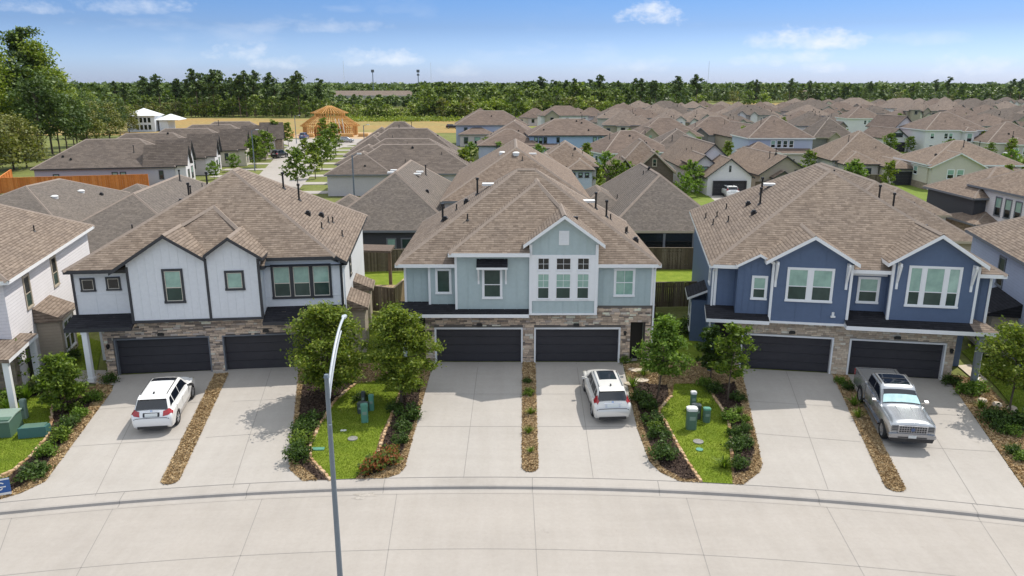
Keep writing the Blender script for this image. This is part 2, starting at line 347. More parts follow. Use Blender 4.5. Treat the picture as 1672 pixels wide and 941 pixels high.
M['fence_light'] = island_mat('light_fence', [(0, (0.30, 0.22, 0.13)), (1, (0.42, 0.32, 0.2))], nscale=4)
M['lumber'] = island_mat('framing_lumber', [(0, (0.50, 0.26, 0.075)), (0.5, (0.60, 0.34, 0.12)), (1, (0.70, 0.44, 0.19))], nscale=3, fine_amt=0.2)
M['sheathing'] = plain('sheathing', (0.42, 0.17, 0.05), 0.8, noise=0.2)
M['wrap'] = plain('house_wrap', (0.70, 0.73, 0.78), 0.6, noise=0.06)
def concrete(name, base, stain=0.12):
    m, n, l, b = mat(name); b.inputs['Roughness'].default_value = 0.85; b.inputs['Specular IOR Level'].default_value = 0.2
    tc = n.new('ShaderNodeTexCoord'); a = noise(n, l, tc.outputs['Object'], 0.35, 7, 0.62); f = noise(n, l, tc.outputs['Object'], 6, 6, 0.7)
    sc = N(n, 'ShaderNodeMapping'); sc.inputs['Scale'].default_value = (1.2, 0.12, 1); l.new(tc.outputs['Object'], sc.inputs[0]); st = noise(n, l, sc.outputs[0], 1.5, 5, 0.6)
    c = ramp(n, l, a, [(0.25, tuple(x * (1 - stain) for x in base)), (0.5, base), (0.8, tuple(x * 1.06 for x in base))])
    c = mixc(n, l, 0.5, c, ramp(n, l, f, [(0.3, (0.9, 0.9, 0.9)), (0.7, (1.06, 1.06, 1.06))]), 'MULTIPLY')
    c = mixc(n, l, 0.45, c, ramp(n, l, st, [(0.35, (0.93, 0.92, 0.90)), (0.65, (1.03, 1.03, 1.03))]), 'MULTIPLY')
    sp_ = noise(n, l, tc.outputs['Object'], 1.15, 4, 0.7); c = mixc(n, l, 0.5, c, ramp(n, l, sp_, [(0.66, (1, 1, 1)), (0.74, (0.80, 0.79, 0.77))]), 'MULTIPLY')
    tm = N(n, 'ShaderNodeMapping'); tm.inputs['Scale'].default_value = (0.10, 1.3, 1); tm.inputs['Rotation'].default_value = (0, 0, 0.04 if stain > .075 else 1.57); l.new(tc.outputs['Object'], tm.inputs[0]); tk = noise(n, l, tm.outputs[0], 1.1, 4, 0.6)
    c = mixc(n, l, 0.45, c, ramp(n, l, tk, [(0.42, (0.95, 0.945, 0.94)), (0.6, (1.01, 1.01, 1.01))]), 'MULTIPLY')
    l.new(c, b.inputs['Base Color']); bump(n, l, b, f, 0.12, 0.01); return m
M['drive'] = concrete('driveway_concrete', (0.389, 0.360, 0.328), 0.07)
M['road'] = concrete('road_concrete', (0.363, 0.332, 0.300), 0.08)
M['kerb'] = concrete('kerb_concrete', (0.381, 0.351, 0.320), 0.16)
M['joint'] = plain('joint', (0.235, 0.22, 0.205), 0.95)
M['flag'] = plain('flagstone', (0.52, 0.44, 0.35), 0.9, noise=0.15)
M['lawn'] = ground_mat('lawn_grass', [(0.25, (0.111, 0.162, 0.017)), (0.5, (0.162, 0.217, 0.022)), (0.75, (0.225, 0.264, 0.039))], 1.3, 24)
M['grass_far'] = ground_mat('rough_grass', [(0.3, (0.13, 0.135, 0.05)), (0.55, (0.165, 0.185, 0.05)), (0.75, (0.20, 0.20, 0.085))], 0.15, 3)
M['yard'] = ground_mat('yard_grass', [(0.25, (0.105, 0.150, 0.028)), (0.5, (0.145, 0.200, 0.032)), (0.75, (0.20, 0.22, 0.06))], 0.25, 5)
M['field'] = ground_mat('dry_field', [(0.3, (0.34, 0.21, 0.075)), (0.55, (0.29, 0.22, 0.085)), (0.75, (0.20, 0.19, 0.06))], 0.03, 0.5, 0.2)
M['dirt'] = ground_mat('bare_dirt', [(0.3, (0.42, 0.29, 0.17)), (0.7, (0.50, 0.37, 0.24))], 0.2, 4)
M['straw'] = ground_mat('straw_mulch', [(0.3, (0.194, 0.114, 0.046)), (0.6, (0.294, 0.186, 0.083)), (0.8, (0.350, 0.240, 0.116))], 2.0, 22, 0.8)
M['mulch'] = ground_mat('dark_mulch', [(0.3, (0.034, 0.022, 0.016)), (0.7, (0.075, 0.052, 0.04))], 2.0, 26, 0.8)
M['chips_straw'] = island_mat('straw_chips', [(0, (0.20, 0.13, 0.065)), (0.5, (0.43, 0.30, 0.155)), (1, (0.60, 0.46, 0.27))], fine_amt=0)
M['chips_dark'] = island_mat('mulch_chips', [(0, (0.025, 0.016, 0.012)), (0.6, (0.07, 0.045, 0.035)), (1, (0.13, 0.09, 0.065))], fine_amt=0)
M['edging'] = island_mat('edging_stone', [(0, (0.36, 0.21, 0.11)), (0.5, (0.46, 0.31, 0.18)), (1, (0.56, 0.42, 0.28))], nscale=12, bmp=.4)
M['bark'] = plain('bark', (0.10, 0.075, 0.055), 0.95, noise=0.35, nscale=6)
M['bark_pine'] = plain('pine_bark', (0.17, 0.115, 0.08), 0.95, noise=0.35, nscale=3)
def leafs(name, a, b_, c, trans=0.35): return island_mat(name, [(0, a), (0.45, b_), (0.85, c), (1, tuple(x * 1.25 for x in c))], rough=0.5, fine_amt=0, trans=trans)
M['leaf_oak'] = leafs('oak_leaf', (0.090, 0.137, 0.018), (0.142, 0.197, 0.023), (0.224, 0.260, 0.036))
M['leaf_lime'] = leafs('lime_leaf', (0.081, 0.150, 0.019), (0.127, 0.213, 0.027), (0.190, 0.276, 0.046))
M['leaf_dark'] = leafs('dark_leaf', (0.031, 0.062, 0.013), (0.053, 0.097, 0.019), (0.086, 0.138, 0.027))
M['leaf_shrub'] = leafs('shrub_leaf', (0.065, 0.112, 0.014), (0.109, 0.167, 0.020), (0.177, 0.240, 0.030))
M['leaf_red'] = island_mat('red_leaf', [(0, (0.075, 0.12, 0.02)), (0.5, (0.13, 0.17, 0.03)), (0.6, (0.24, 0.10, 0.03)), (1, (0.34, 0.09, 0.04))], rough=0.5, fine_amt=0, trans=0.35)
M['leaf_pine'] = leafs('pine_needle', (0.046, 0.082, 0.022), (0.077, 0.120, 0.031), (0.117, 0.168, 0.042), 0.2)
M['leaf_wood'] = leafs('wood_leaf', (0.070, 0.111, 0.019), (0.116, 0.169, 0.023), (0.182, 0.230, 0.036), 0.25)
M['leaf_wood2'] = leafs('bright_wood_leaf', (0.112, 0.171, 0.019), (0.182, 0.242, 0.026), (0.269, 0.314, 0.046), 0.25)
M['leaf_wood3'] = leafs('olive_wood_leaf', (0.107, 0.125, 0.029), (0.153, 0.169, 0.039), (0.230, 0.221, 0.058), 0.25)
M['leaf_far'] = leafs('far_leaf', (0.058, 0.098, 0.023), (0.094, 0.140, 0.029), (0.144, 0.194, 0.042), 0.2)
M['blade'] = island_mat('grass_blade', [(0, (0.128, 0.187, 0.017)), (0.5, (0.187, 0.255, 0.025)), (1, (0.289, 0.306, 0.068))], fine_amt=0, trans=0.45)
M['util_green'] = plain('utility_green', (0.085, 0.155, 0.115), 0.5, noise=0.12)
M['util_pale'] = plain('utility_pale_green', (0.22, 0.29, 0.24), 0.5, noise=0.12)
M['util_teal'] = plain('utility_teal', (0.10, 0.27, 0.20), 0.5, noise=0.1)
M['util_grey'] = plain('utility_dark', (0.06, 0.075, 0.075), 0.5)
M['iron'] = plain('cast_iron', (0.22, 0.21, 0.20), 0.7, noise=0.2)
# ------------------------------------------------------------------ ground, street, drives, beds
def polar(r, a):                                        # a in degrees, 0 = straight ahead
    return (CC[0] + r * math.sin(R(a)), CC[1] + r * math.cos(R(a)))
def ang_of(p): return math.degrees(math.atan2(p[0] - CC[0], p[1] - CC[1]))
def make_ground():
    mb = MB(); rs = [0.01, 40, 60, 80, 90, 92.0, 92.4, 92.9, 93.4, 95, 97, 99, 101, 103, 104.9, 108, 115, 130, 160, 220, 320, 500, 800, 1300, 2200, 4000, 9000]
    def z(r):
        if r <= 92.9: return -1.0
        if r <= 93.4: return -0.86
        return (-0.8 * (104.9 - r) / 11.5 if r < 104.9 else 0.0) - (0.03 if r < 130 else 0.05)
    angs = [a * 0.5 for a in range(-90, 91)] + list(range(50, 315, 5))
    n = len(angs); idx = []
    for r in rs: idx.append([mb.vert((*polar(r, a), z(r))) for a in angs])
    for i in range(len(rs) - 1):
        for k in range(n):
            mb.f.append([idx[i][k], idx[i + 1][k], idx[i + 1][(k + 1) % n], idx[i][(k + 1) % n]][::-1]); mb.m.append(0)
    o = mb.build('ground', M['grass_far']); tag(o, 'green grassy ground under the whole neighbourhood', 'ground', kind='structure')
make_ground()
def sheet(name, poly, dz, m, label, cat, kind='structure', step=0.8, parent=None, thick=0.0):
    bm = bmesh.new(); f = bm.faces.new([bm.verts.new((x, y, 0)) for x, y in poly])
    xs = [p[0] for p in poly]; ys = [p[1] for p in poly]
    def cuts(lo, hi, axis):
        k = math.floor(lo / step) + 1
        while k * step < hi:
            no = (1, 0, 0) if axis == 0 else (0, 1, 0); co = (k * step, 0, 0) if axis == 0 else (0, k * step, 0)
            bmesh.ops.bisect_plane(bm, geom=bm.verts[:] + bm.edges[:] + bm.faces[:], plane_co=co, plane_no=no); k += 1
    if step: cuts(min(xs), max(xs), 0); cuts(min(ys), max(ys), 1)
    for v in bm.verts: v.co.z = gz(v.co.x, v.co.y) + dz
    bmesh.ops.triangulate(bm, faces=bm.faces[:]); bm.normal_update()
    for f in bm.faces:
        if f.normal.z < 0: f.normal_flip()
    me = bpy.data.meshes.new(name); bm.to_mesh(me); bm.free(); me.materials.append(m); metric_uv(me)
    o = link_mesh(name, me, parent)
    if parent is None: tag(o, label, cat, kind=kind)
    return o
def arc(r, a0, a1, n=24): return [polar(r, a0 + (a1 - a0) * k / n) for k in range(n + 1)]
def ring(name, r0, r1, z0, z1, a0, a1, m, label, cat, n=160):
    mb = MB()
    for k in range(n):
        a, b = a0 + (a1 - a0) * k / n, a0 + (a1 - a0) * (k + 1) / n
        mb.face([(*polar(r0, a), z0), (*polar(r0, b), z0), (*polar(r1, b), z1), (*polar(r1, a), z1)][::-1])
    o = mb.build(name, m); tag(o, label, cat, kind='structure'); return o
ring('road', 58, 92.50, -0.955, -0.955, -45, 45, M['road'], 'pale concrete street curving across the foreground', 'road')
# kerb: sloped roll kerb with apron, as one solid sweep
mb = MB(); prof = [(92.38, -0.962), (92.62, -0.952), (92.70, -0.94), (92.735, -0.835), (92.80, -0.805), (93.42, -0.783), (93.42, -0.9), (92.38, -1.0)]
nk = 170
for k in range(nk):
    a, b = -42 + 84 * k / nk, -42 + 84 * (k + 1) / nk
    for (r0, z0), (r1, z1) in zip(prof[:-2], prof[1:-1]):
        mb.face([(*polar(r0, a), z0), (*polar(r0, b), z0), (*polar(r1, b), z1), (*polar(r1, a), z1)][::-1])
tag(mb.build('kerb', M['kerb'], smooth=False), 'concrete roll kerb along the far side of the street', 'kerb', kind='structure')
DZ = 0.0
aL = ang_of(atg(0, 826)); 
def G(*pts): return [atg(*p) for p in pts]
def to_kerb(p, r=93.42): return polar(r, ang_of(p))
def drive(name, left, right, label):
    a0, a1 = ang_of(left[-1]), ang_of(right[0])
    poly = left + arc(93.42, a0, a1, 30) + right
    return sheet(name, poly, 0.012, M['drive'], label, 'driveway')
DL = drive('driveway', G((192, 613), (182, 640), (74, 787), (34, 806)) + [to_kerb(atg(-30, 822))], [to_kerb(atg(500, 789))] + G((474, 768), (473, 752), (484, 660), (490, 598)), 'wide concrete driveway below the white house')
DM = drive('driveway', G((708, 591.5), (660, 764), (650, 775)) + [to_kerb(atg(628, 784))], [to_kerb(atg(1112, 788))] + G((1078, 772), (1060, 754), (1040, 700), (1018, 600), (1016, 591.5)), 'wide concrete driveway below the mint green house')
DR = drive('driveway', G((1210, 602), (1243, 758), (1239, 772)) + [to_kerb(atg(1212, 793))], [to_kerb(atg(1760, 846))] + G((1672, 798), (1600, 695), (1547, 620)), 'wide concrete driveway below the blue house')
# joints cut into the concrete
jm = MB()
def joint(p, q, w=0.026, dz=0.017, z=None, n=14):
    p, q = Vector((*p, 0)), Vector((*q, 0)); d = (q - p).normalized(); s = Vector((-d.y, d.x, 0)) * w / 2
    for k in range(n):
        a = p.lerp(q, k / n); b = p.lerp(q, (k + 1) / n)
        zz = lambda v: (gz(v.x, v.y) + dz) if z is None else z
        jm.face([(a.x + s.x, a.y + s.y, zz(a)), (a.x - s.x, a.y - s.y, zz(a)), (b.x - s.x, b.y - s.y, zz(b)), (b.x + s.x, b.y + s.y, zz(b))])
for a, b in (((781, 593), (757, 781)), ((941, 593), (968.5, 781)), ((443, 603), (380, 797)), ((1283, 606), (1352, 800)), ((1468, 618), (1596, 826)), ((252, 612), (155, 811)),
             ((708, 644), (852, 644)), ((874, 644), (1026, 644)), ((680, 697), (852, 697)), ((876, 697), (1040, 697)),
             ((160, 669), (342, 656)), ((380, 656), (484, 651)), ((112, 730), (318, 716)), ((336, 715), (476, 705)),
             ((1219, 655), (1372, 665)), ((1410, 668), (1580, 680)), ((1232, 708), (1405, 722)), ((1440, 727), (1625, 738))):
    joint(atg(*a), atg(*b))
for a, b in (((190, 822), (125, 941)), ((430, 810), (380, 941)), ((650, 797), (628, 941)), ((870, 797), (878, 941)), ((1118, 802), (1160, 941)), ((1345, 818), (1412, 941)), ((1595, 843), (1660, 941)), ((0, 870), (-20, 941))):
    p, q = at(*a, -0.955), at(*b, -0.955); d = (Vector(q) - Vector(p)); joint(to_kerb(p, 92.4), Vector(q) + d * 0.9, z=-0.951)
tag(jm.build('concrete_joints', M['joint']), 'thin dark joints cut across the driveways and street', 'joints', kind='structure')
ring('street_joint', 88.43, 88.46, -0.951, -0.951, -30, 30, M['joint'], 'long curved joint along the middle of the street', 'joint', 100)
ring('gutter_joint', 92.35, 92.375, -0.951, -0.951, -40, 40, M['joint'], 'dark seam between gutter and street', 'joint', 120)
ring('apron_joint', 93.405, 93.43, -0.778, -0.765, -40, 40, M['joint'], 'dark seam behind the kerb', 'joint', 120)
km = MB()
for a in [-13.5, -9.2, -6.1, -2.6, 1.3, 4.6, 8.6, 12.3]:
    for (r0, z0), (r1, z1) in zip(prof[:-3], prof[1:-2]):
        w = 0.011
        km.face([(*polar(r0, a - w), z0 + .004), (*polar(r0, a + w), z0 + .004), (*polar(r1, a + w), z1 + .004), (*polar(r1, a - w), z1 + .004)][::-1])
tag(km.build('kerb_joints', M['joint']), 'dark joints across the kerb', 'joints', kind='structure')
def stain(px, py, w, d, label, seed):
    rn = random.Random(seed); x, y = at(px, py, -.9); a0, r0 = ang_of((x, y)), rad(x, y); pts = [(math.cos(t) * w * rn.uniform(.5, 1.15), math.sin(t) * d * rn.uniform(.5, 1.15)) for t in [k * 2 * math.pi / 18 for k in range(18)]]
    m_ = MB(); m_.face([(x + p[0], y + p[1], -.9475) for p in pts]); tag(m_.build('stain', M['stain']), label, 'stain', kind='structure')
M['stain'] = ground_mat('dried_stain', [(0.35, (0.30, 0.27, 0.235)), (0.6, (0.385, 0.352, 0.315))], 1.6, 9, 0.1)
stain(598, 806, .55, .22, 'brown leaf stain in the gutter below the red-leaved shrub', 4); stain(585, 812, .3, .12, 'small stain beside the brown leaf stain in the gutter', 5)
# chips and blades scattered inside polygons
def inside(poly, x, y):
    c = np.zeros(len(x), bool); n = len(poly); j = n - 1
    for i in range(n):
        xi, yi = poly[i]; xj, yj = poly[j]
        t = ((yi > y) != (yj > y)) & (x < (xj - xi) * (y - yi) / ((yj - yi) if yj != yi else 1e-9) + xi); c ^= t; j = i
    return c
def npmesh(name, V, F, mats, smooth=False):
    me = bpy.data.meshes.new(name); V = np.asarray(V, np.float32).reshape(-1, 3); F = np.asarray(F, np.int32); k = F.shape[1]
    me.vertices.add(len(V)); me.vertices.foreach_set('co', V.ravel()); me.loops.add(F.size); me.loops.foreach_set('vertex_index', F.ravel())
    me.polygons.add(len(F)); me.polygons.foreach_set('loop_start', np.arange(0, F.size, k, dtype=np.int32))
    try: me.polygons.foreach_set('loop_total', np.full(len(F), k, np.int32))
    except Exception: pass
    for m in (mats if isinstance(mats, (list, tuple)) else [mats]): me.materials.append(m)
    me.update(calc_edges=True); return me
def scatter(poly, n, holes=()):
    P = np.array(poly); lo, hi = P.min(0), P.max(0); out = []
    x = rng.uniform(lo[0], hi[0], n * 3); y = rng.uniform(lo[1], hi[1], n * 3); k = inside(poly, x, y)
    for h in holes: k &= ~inside(h, x, y)
    return np.c_[x[k], y[k]][:n]
GZ = np.vectorize(gz)
def chips(name, poly, per_m2, m, dz, size, label, holes=(), flat=0.5, slim=(.25, .5)):
    P = np.array(poly); area = abs(np.sum(P[:, 0] * np.roll(P[:, 1], 1) - P[:, 1] * np.roll(P[:, 0], 1))) / 2
    p = scatter(poly, int(area * per_m2), holes); n = len(p)
    a = rng.uniform(0, 2 * np.pi, n); L = size * rng.uniform(.5, 1.4, n); W = L * rng.uniform(*slim, n); z = GZ(p[:, 0], p[:, 1]) + dz + rng.uniform(0, .03, n)
    t1 = rng.normal(0, flat * .03, n); t2 = rng.normal(0, flat * .03, n)
    d = np.c_[np.cos(a) * L, np.sin(a) * L, t1]; s = np.c_[-np.sin(a) * W, np.cos(a) * W, t2]; c = np.c_[p, z]
    V = np.stack([c - d - s, c + d - s, c + d + s, c - d + s], 1).reshape(-1, 3); F = np.arange(4 * n).reshape(-1, 4)
    o = link_mesh(name, npmesh(name, V, F, m)); tag(o, label, 'mulch', kind='stuff'); return o
BLADES = []
def blades(poly, per_m2):
    P = np.array(poly); area = abs(np.sum(P[:, 0] * np.roll(P[:, 1], 1) - P[:, 1] * np.roll(P[:, 0], 1))) / 2
    BLADES.append(scatter(poly, int(area * per_m2)))
def island_bed(name, outer, lawn, where, dark):
    sheet(name, outer, 0.018, M['straw'], 'straw coloured mulch bed ' + where, 'planting bed')
    for k, d in enumerate(dark):
        sheet('mulch_patch', d, 0.032, M['mulch'], 'dark mulch strip %s, %s' % (('on the left', 'on the right')[k], where), 'mulch')
        chips('dark_mulch_chips', d, 330, M['chips_dark'], 0.035, 0.035, 'loose dark mulch chips %s, %s' % (('on the left', 'on the right')[k], where))
    if lawn: sheet('lawn', lawn, 0.046, M['lawn'], 'bright green lawn ' + where, 'lawn'); blades(lawn, 900)
    chips('straw_chips', outer, 480, M['chips_straw'], 0.02, 0.055, 'loose straw mulch ' + where, holes=list(dark) + ([lawn] if lawn else []), slim=(.10, .22))
def edging(pts, label, n_per_m=4.6, dz=0.03):
    mb = MB(); pts = [Vector((*p, 0)) for p in pts]
    for p, q in zip(pts, pts[1:]):
        L = (q - p).length; n = max(1, int(L * n_per_m * .8))
        for k in range(n):
            c = p.lerp(q, (k + 0.5) / n); a = math.atan2(q.y - p.y, q.x - p.x) + random.uniform(-.2, .2); l = L / n * random.uniform(.46, .54); w = random.uniform(.06, .09); h = random.uniform(.06, .11)
            mb.T = Matrix.Translation((c.x + random.uniform(-.02, .02), c.y, gz(c.x, c.y) + dz)) @ Matrix.Rotation(a, 4, 'Z') @ Matrix.Rotation(random.uniform(-.12, .12), 4, 'X')
            j = lambda: random.uniform(.8, 1.1)
            poly = [(-l * j(), -w * j()), (l * j() * .9, -w * j()), (l * j(), w * .6 * j()), (l * .5, w * j()), (-l * .8 * j(), w * j())]
            top = [(x * .82, y * .8) for x, y in poly]
            i0 = [mb.vert((x, y, -.06)) for x, y in poly]; i1 = [mb.vert((x, y, h * .6)) for x, y in poly]; i2 = [mb.vert((x, y, h)) for x, y in top]
            for A, B in ((i0, i1), (i1, i2)):
                for e in range(5): mb.f.append([A[e], A[(e + 1) % 5], B[(e + 1) % 5], B[e]]); mb.m.append(0)
            mb.f.append(i2); mb.m.append(0)
    mb.T = None
    tag(mb.build('stone_edging', M['edging']), label, 'edging')
# left-middle island
o1 = G((489, 598), (483, 660), (472.5, 752), (473.5, 768), (496, 787)); o1 = o1 + arc(93.42, ang_of(atg(500, 789)), ang_of(atg(628, 784)), 12) + G((651, 775), (661, 764), (707, 591.5))
lawn1 = G((585, 627), (635, 622), (652, 640), (640, 675), (622, 710), (612, 745), (580, 783)) + [to_kerb(atg(578, 788)), to_kerb(atg(543, 788))] + G((540, 783), (520, 763), (508, 748), (508, 728), (522, 695), (548, 655))
island_bed('planting_bed', o1, lawn1, 'between the white and mint houses', [G((497, 605), (560, 615), (580, 628), (545, 655), (518, 697), (503, 728), (503, 752), (536, 785), (520, 785), (488, 758), (482, 735), (490, 660)), G((655, 640), (690, 615), (680, 680), (655, 745), (625, 770), (592, 782), (618, 745), (628, 710), (646, 675))])
edging(G((580, 628), (548, 655), (522, 695), (507, 728), (507, 750), (520, 764), (541, 786)), 'tan stone edging left of the lawn with the leaning lamp post')
edging(G((651, 650), (641, 676), (630, 705), (618, 740), (600, 765)), 'tan stone edging right of the lawn, by the red-leaved shrub')
# middle-right island
o2 = G((1019, 596), (1041, 700), (1061, 754), (1079, 772)) + arc(93.42, ang_of(atg(1112, 788)), ang_of(atg(1212, 793)), 10) + G((1240, 772), (1244, 758), (1209, 602), (1130, 590))
lawn2 = G((1100, 628), (1148, 628), (1162, 645), (1185, 680), (1193, 715), (1192, 745)) + [to_kerb(atg(1197, 793)), to_kerb(atg(1146, 790))] + G((1135, 772), (1112, 735), (1088, 690), (1076, 672), (1098, 646))
island_bed('planting_bed', o2, lawn2, 'between the mint and blue houses', [G((1030, 625), (1090, 630), (1092, 648), (1072, 672), (1085, 695), (1108, 735), (1138, 784), (1115, 784), (1078, 762), (1060, 725), (1045, 680)), G((1150, 632), (1200, 625), (1215, 680), (1232, 740), (1222, 770), (1198, 775), (1196, 745), (1197, 715), (1189, 680), (1166, 645))])
edging(G((1097, 648), (1075, 672), (1086, 690), (1110, 735), (1133, 772), (1146, 789)), 'tan stone edging left of the lawn with the cluster of utility posts', 5)
edging(G((1164, 648), (1187, 682), (1195, 715), (1194, 745)), 'stone edging right of the lawn with the cluster of utility posts', 4)
# far left bed and lawn
o0 = G((186, 613), (182, 640), (74, 787), (34, 806)) + [to_kerb(atg(-28, 822)), to_kerb(atg(-60, 830))] + G((-40, 800), (24, 768), (54, 743), (76, 717), (84, 690), (100, 650), (158, 630), (160, 612))
lawn0 = G((-60, 664), (20, 658), (70, 645), (86, 658), (83, 690), (75, 717), (53, 743), (23, 768), (-60, 805))
island_bed('planting_bed', o0, lawn0, 'left of the white house driveway', [G((88, 660), (120, 648), (152, 655), (112, 712), (74, 762), (40, 792), (0, 812), (-20, 810), (25, 770), (55, 745), (78, 718), (86, 692))])
edging(G((87, 660), (84, 690), (76, 717), (54, 743), (24, 768), (-30, 796)), 'tan stone edging beside the green transformer lawn')
sheet('mulch_patch', G((-40, 640), (60, 630), (85, 650), (20, 662), (-40, 668)), 0.03, M['mulch'], 'dark mulch in front of the far left porch', 'mulch')
# right bed
o3 = G((1548, 612), (1548, 622), (1601, 695), (1673, 798), (1762, 846)) + G((1800, 790), (1672, 690), (1600, 620))
island_bed('planting_bed', o3, None, 'right of the blue house driveway', [])
lawn3 = G((1672, 690), (1800, 790), (1850, 700), (1690, 600), (1600, 560), (1570, 575), (1615, 620))
sheet('lawn', lawn3, 0.03, M['lawn'], 'bright green lawn beside the right end porch', 'lawn'); blades(lawn3, 400)
sheet('lawn', G((1088, 610), (1150, 610), (1138, 520), (1105, 520)), 0.03, M['lawn'], 'shaded grass strip between the mint and blue houses', 'lawn')
sheet('lawn', G((545, 596), (692, 596), (662, 515), (592, 515)), 0.03, M['lawn'], 'grass strip behind the two bushy trees by the near dark fence', 'lawn')
lawnL = G((60, 640), (110, 620), (155, 622), (168, 560), (120, 545), (100, 575))
sheet('lawn', lawnL, 0.03, M['lawn'], 'grass strip left of the white house porch', 'lawn'); blades(lawnL, 500)
# narrow strips between paired drives
def strip(name, a, b, w, label):
    a, b = Vector(a), Vector(b); d = (b - a).normalized(); s = Vector((-d.y, d.x)); ca = math.atan2(d.y, d.x)
    poly = [tuple(a + s * w / 2), tuple(a - s * w / 2)] + [tuple(b + Vector((math.cos(ca + t), math.sin(ca + t))) * w / 2) for t in [math.pi * (k / 8 - 0.5) for k in range(9)]]
    sheet(name, poly, 0.030, M['straw'], label, 'planting strip', step=0.5); chips('straw_chips', poly, 1100, M['chips_straw'], 0.034, 0.05, 'loose straw on the ' + label, slim=(.10, .22))
strip('planting_strip', atg(863.5, 593), atg(865.5, 764), 0.72, 'narrow straw strip splitting the mint house driveway')
strip('planting_strip', atg(362, 611), atg(279, 784), 0.74, 'narrow straw strip splitting the white house driveway')
strip('planting_strip', atg(1371, 613), atg(1461, 795), 0.80, 'narrow straw strip splitting the blue house driveway')
# paths
sheet('path', G((120, 625), (186, 630), (186, 612), (176, 606), (128, 606)), 0.05, M['drive'], 'concrete walk in front of the white house porch', 'path')
sheet('path', G((1563, 598), (1585, 596), (1612, 622), (1598, 628)), 0.045, M['flag'], 'pale walk under the right end porch of the blue house', 'path')
sheet('path', G((1020, 592), (1040, 590), (1044, 570), (1030, 570)), 0.04, M['drive'], 'concrete stoop at the right end of the mint house', 'path')
sheet('path', G((-40, 640), (50, 605), (85, 582), (70, 575), (-40, 615)), 0.045, M['flag'], 'pale walk beside the far left porch', 'path')
fl = thing('stepping_stones', 'pale flagstones beside the mint house driveway', 'stepping stones', (*atg(1040, 612), 0))
for (px, py, s) in ((1036, 605, .42), (1046, 622, .45), (1030, 628, .4), (1052, 605, .35)):
    x, y = atg(px, py); mb = MB(); pts = [(math.cos(t) * s * random.uniform(.75, 1.1), math.sin(t) * s * random.uniform(.6, .9)) for t in [k * 2 * math.pi / 8 for k in range(8)]]
    mb.prism(pts, 'z', -0.05, 0.07); f0 = fl.location; mb.build('stone', M['flag'], fl, (x - f0.x, y - f0.y, gz(x, y)))
# backyards, left street, fields
sheet('lawn', [(-14, 56), (-7, 56), (-7, 63.5), (-14, 63.5)], 0.03, M['lawn'], 'mown back yard behind the gap left of the mint house', 'lawn', step=0)
sheet('lawn', [(8, 53), (14.0, 53), (15.8, 64), (8, 64)], 0.03, M['lawn'], 'mown back yard behind the gap right of the mint house', 'lawn', step=0)
sheet('field', [(-330, 250), (-95, 250), (-64, 238), (-30, 262), (40, 262), (42, 330), (-30, 360), (-60, 372), (-200, 392), (-420, 392), (-420, 262)], 0.0, M['field'], 'dry tan field beyond the cul-de-sac', 'field', step=0)
sheet('field', [(185, 600), (265, 600), (285, 740), (200, 740)], 0.0, M['field'], 'orange dirt lot among far roofs', 'field', step=0)
sheet('bare_ground', [(-70, 236), (-42, 232), (-36, 262), (-72, 268)], 0.02, M['dirt'], 'bare dirt lot around the framed house', 'dirt', step=0)
sheet('bare_ground', [(-60, 86), (-34, 84), (-36, 108), (-58, 112)], 0.0, M['dirt'], 'bare patch beyond the orange fence', 'dirt', step=0)
sheet('yard_grass', [(-4, 88), (60, 70), (140, 150), (260, 330), (60, 330), (2, 300)], 0.008, M['yard'], 'green yards between the houses right of centre', 'grass', step=0)
sroad = [(-28, 70), (-32, 110), (-36, 135), (-41.5, 165), (-45, 185), (-44, 205), (-39, 218), (-44, 232), (-54, 238), (-66, 232), (-68, 220), (-60, 206), (-57, 190), (-52.5, 168), (-46, 138), (-41, 110), (-37, 70)]
sheet('road', sroad, 0.015, M['road'], 'pale back street ending in a cul-de-sac', 'road', step=0)
for k in range(9):                                      # drives and lawns along the back street
    t = k / 8; y = 112 + 88 * t; xl = -41.5 - 16 * t; xr = -33.5 - 14 * t
    sheet('driveway', [(xl, y), (xl - 8, y - 0.8), (xl - 8, y + 2.4), (xl, y + 3.2)], 0.012, M['drive'], 'short concrete drive on the left of the back street, number %d from the near end' % (k + 1), 'driveway', step=0)
    sheet('driveway', [(xr, y), (xr + 7, y + 0.5), (xr + 7, y + 3.6), (xr, y + 3.2)], 0.012, M['drive'], 'short concrete drive on the right of the back street, number %d from the near end' % (k + 1), 'driveway', step=0)
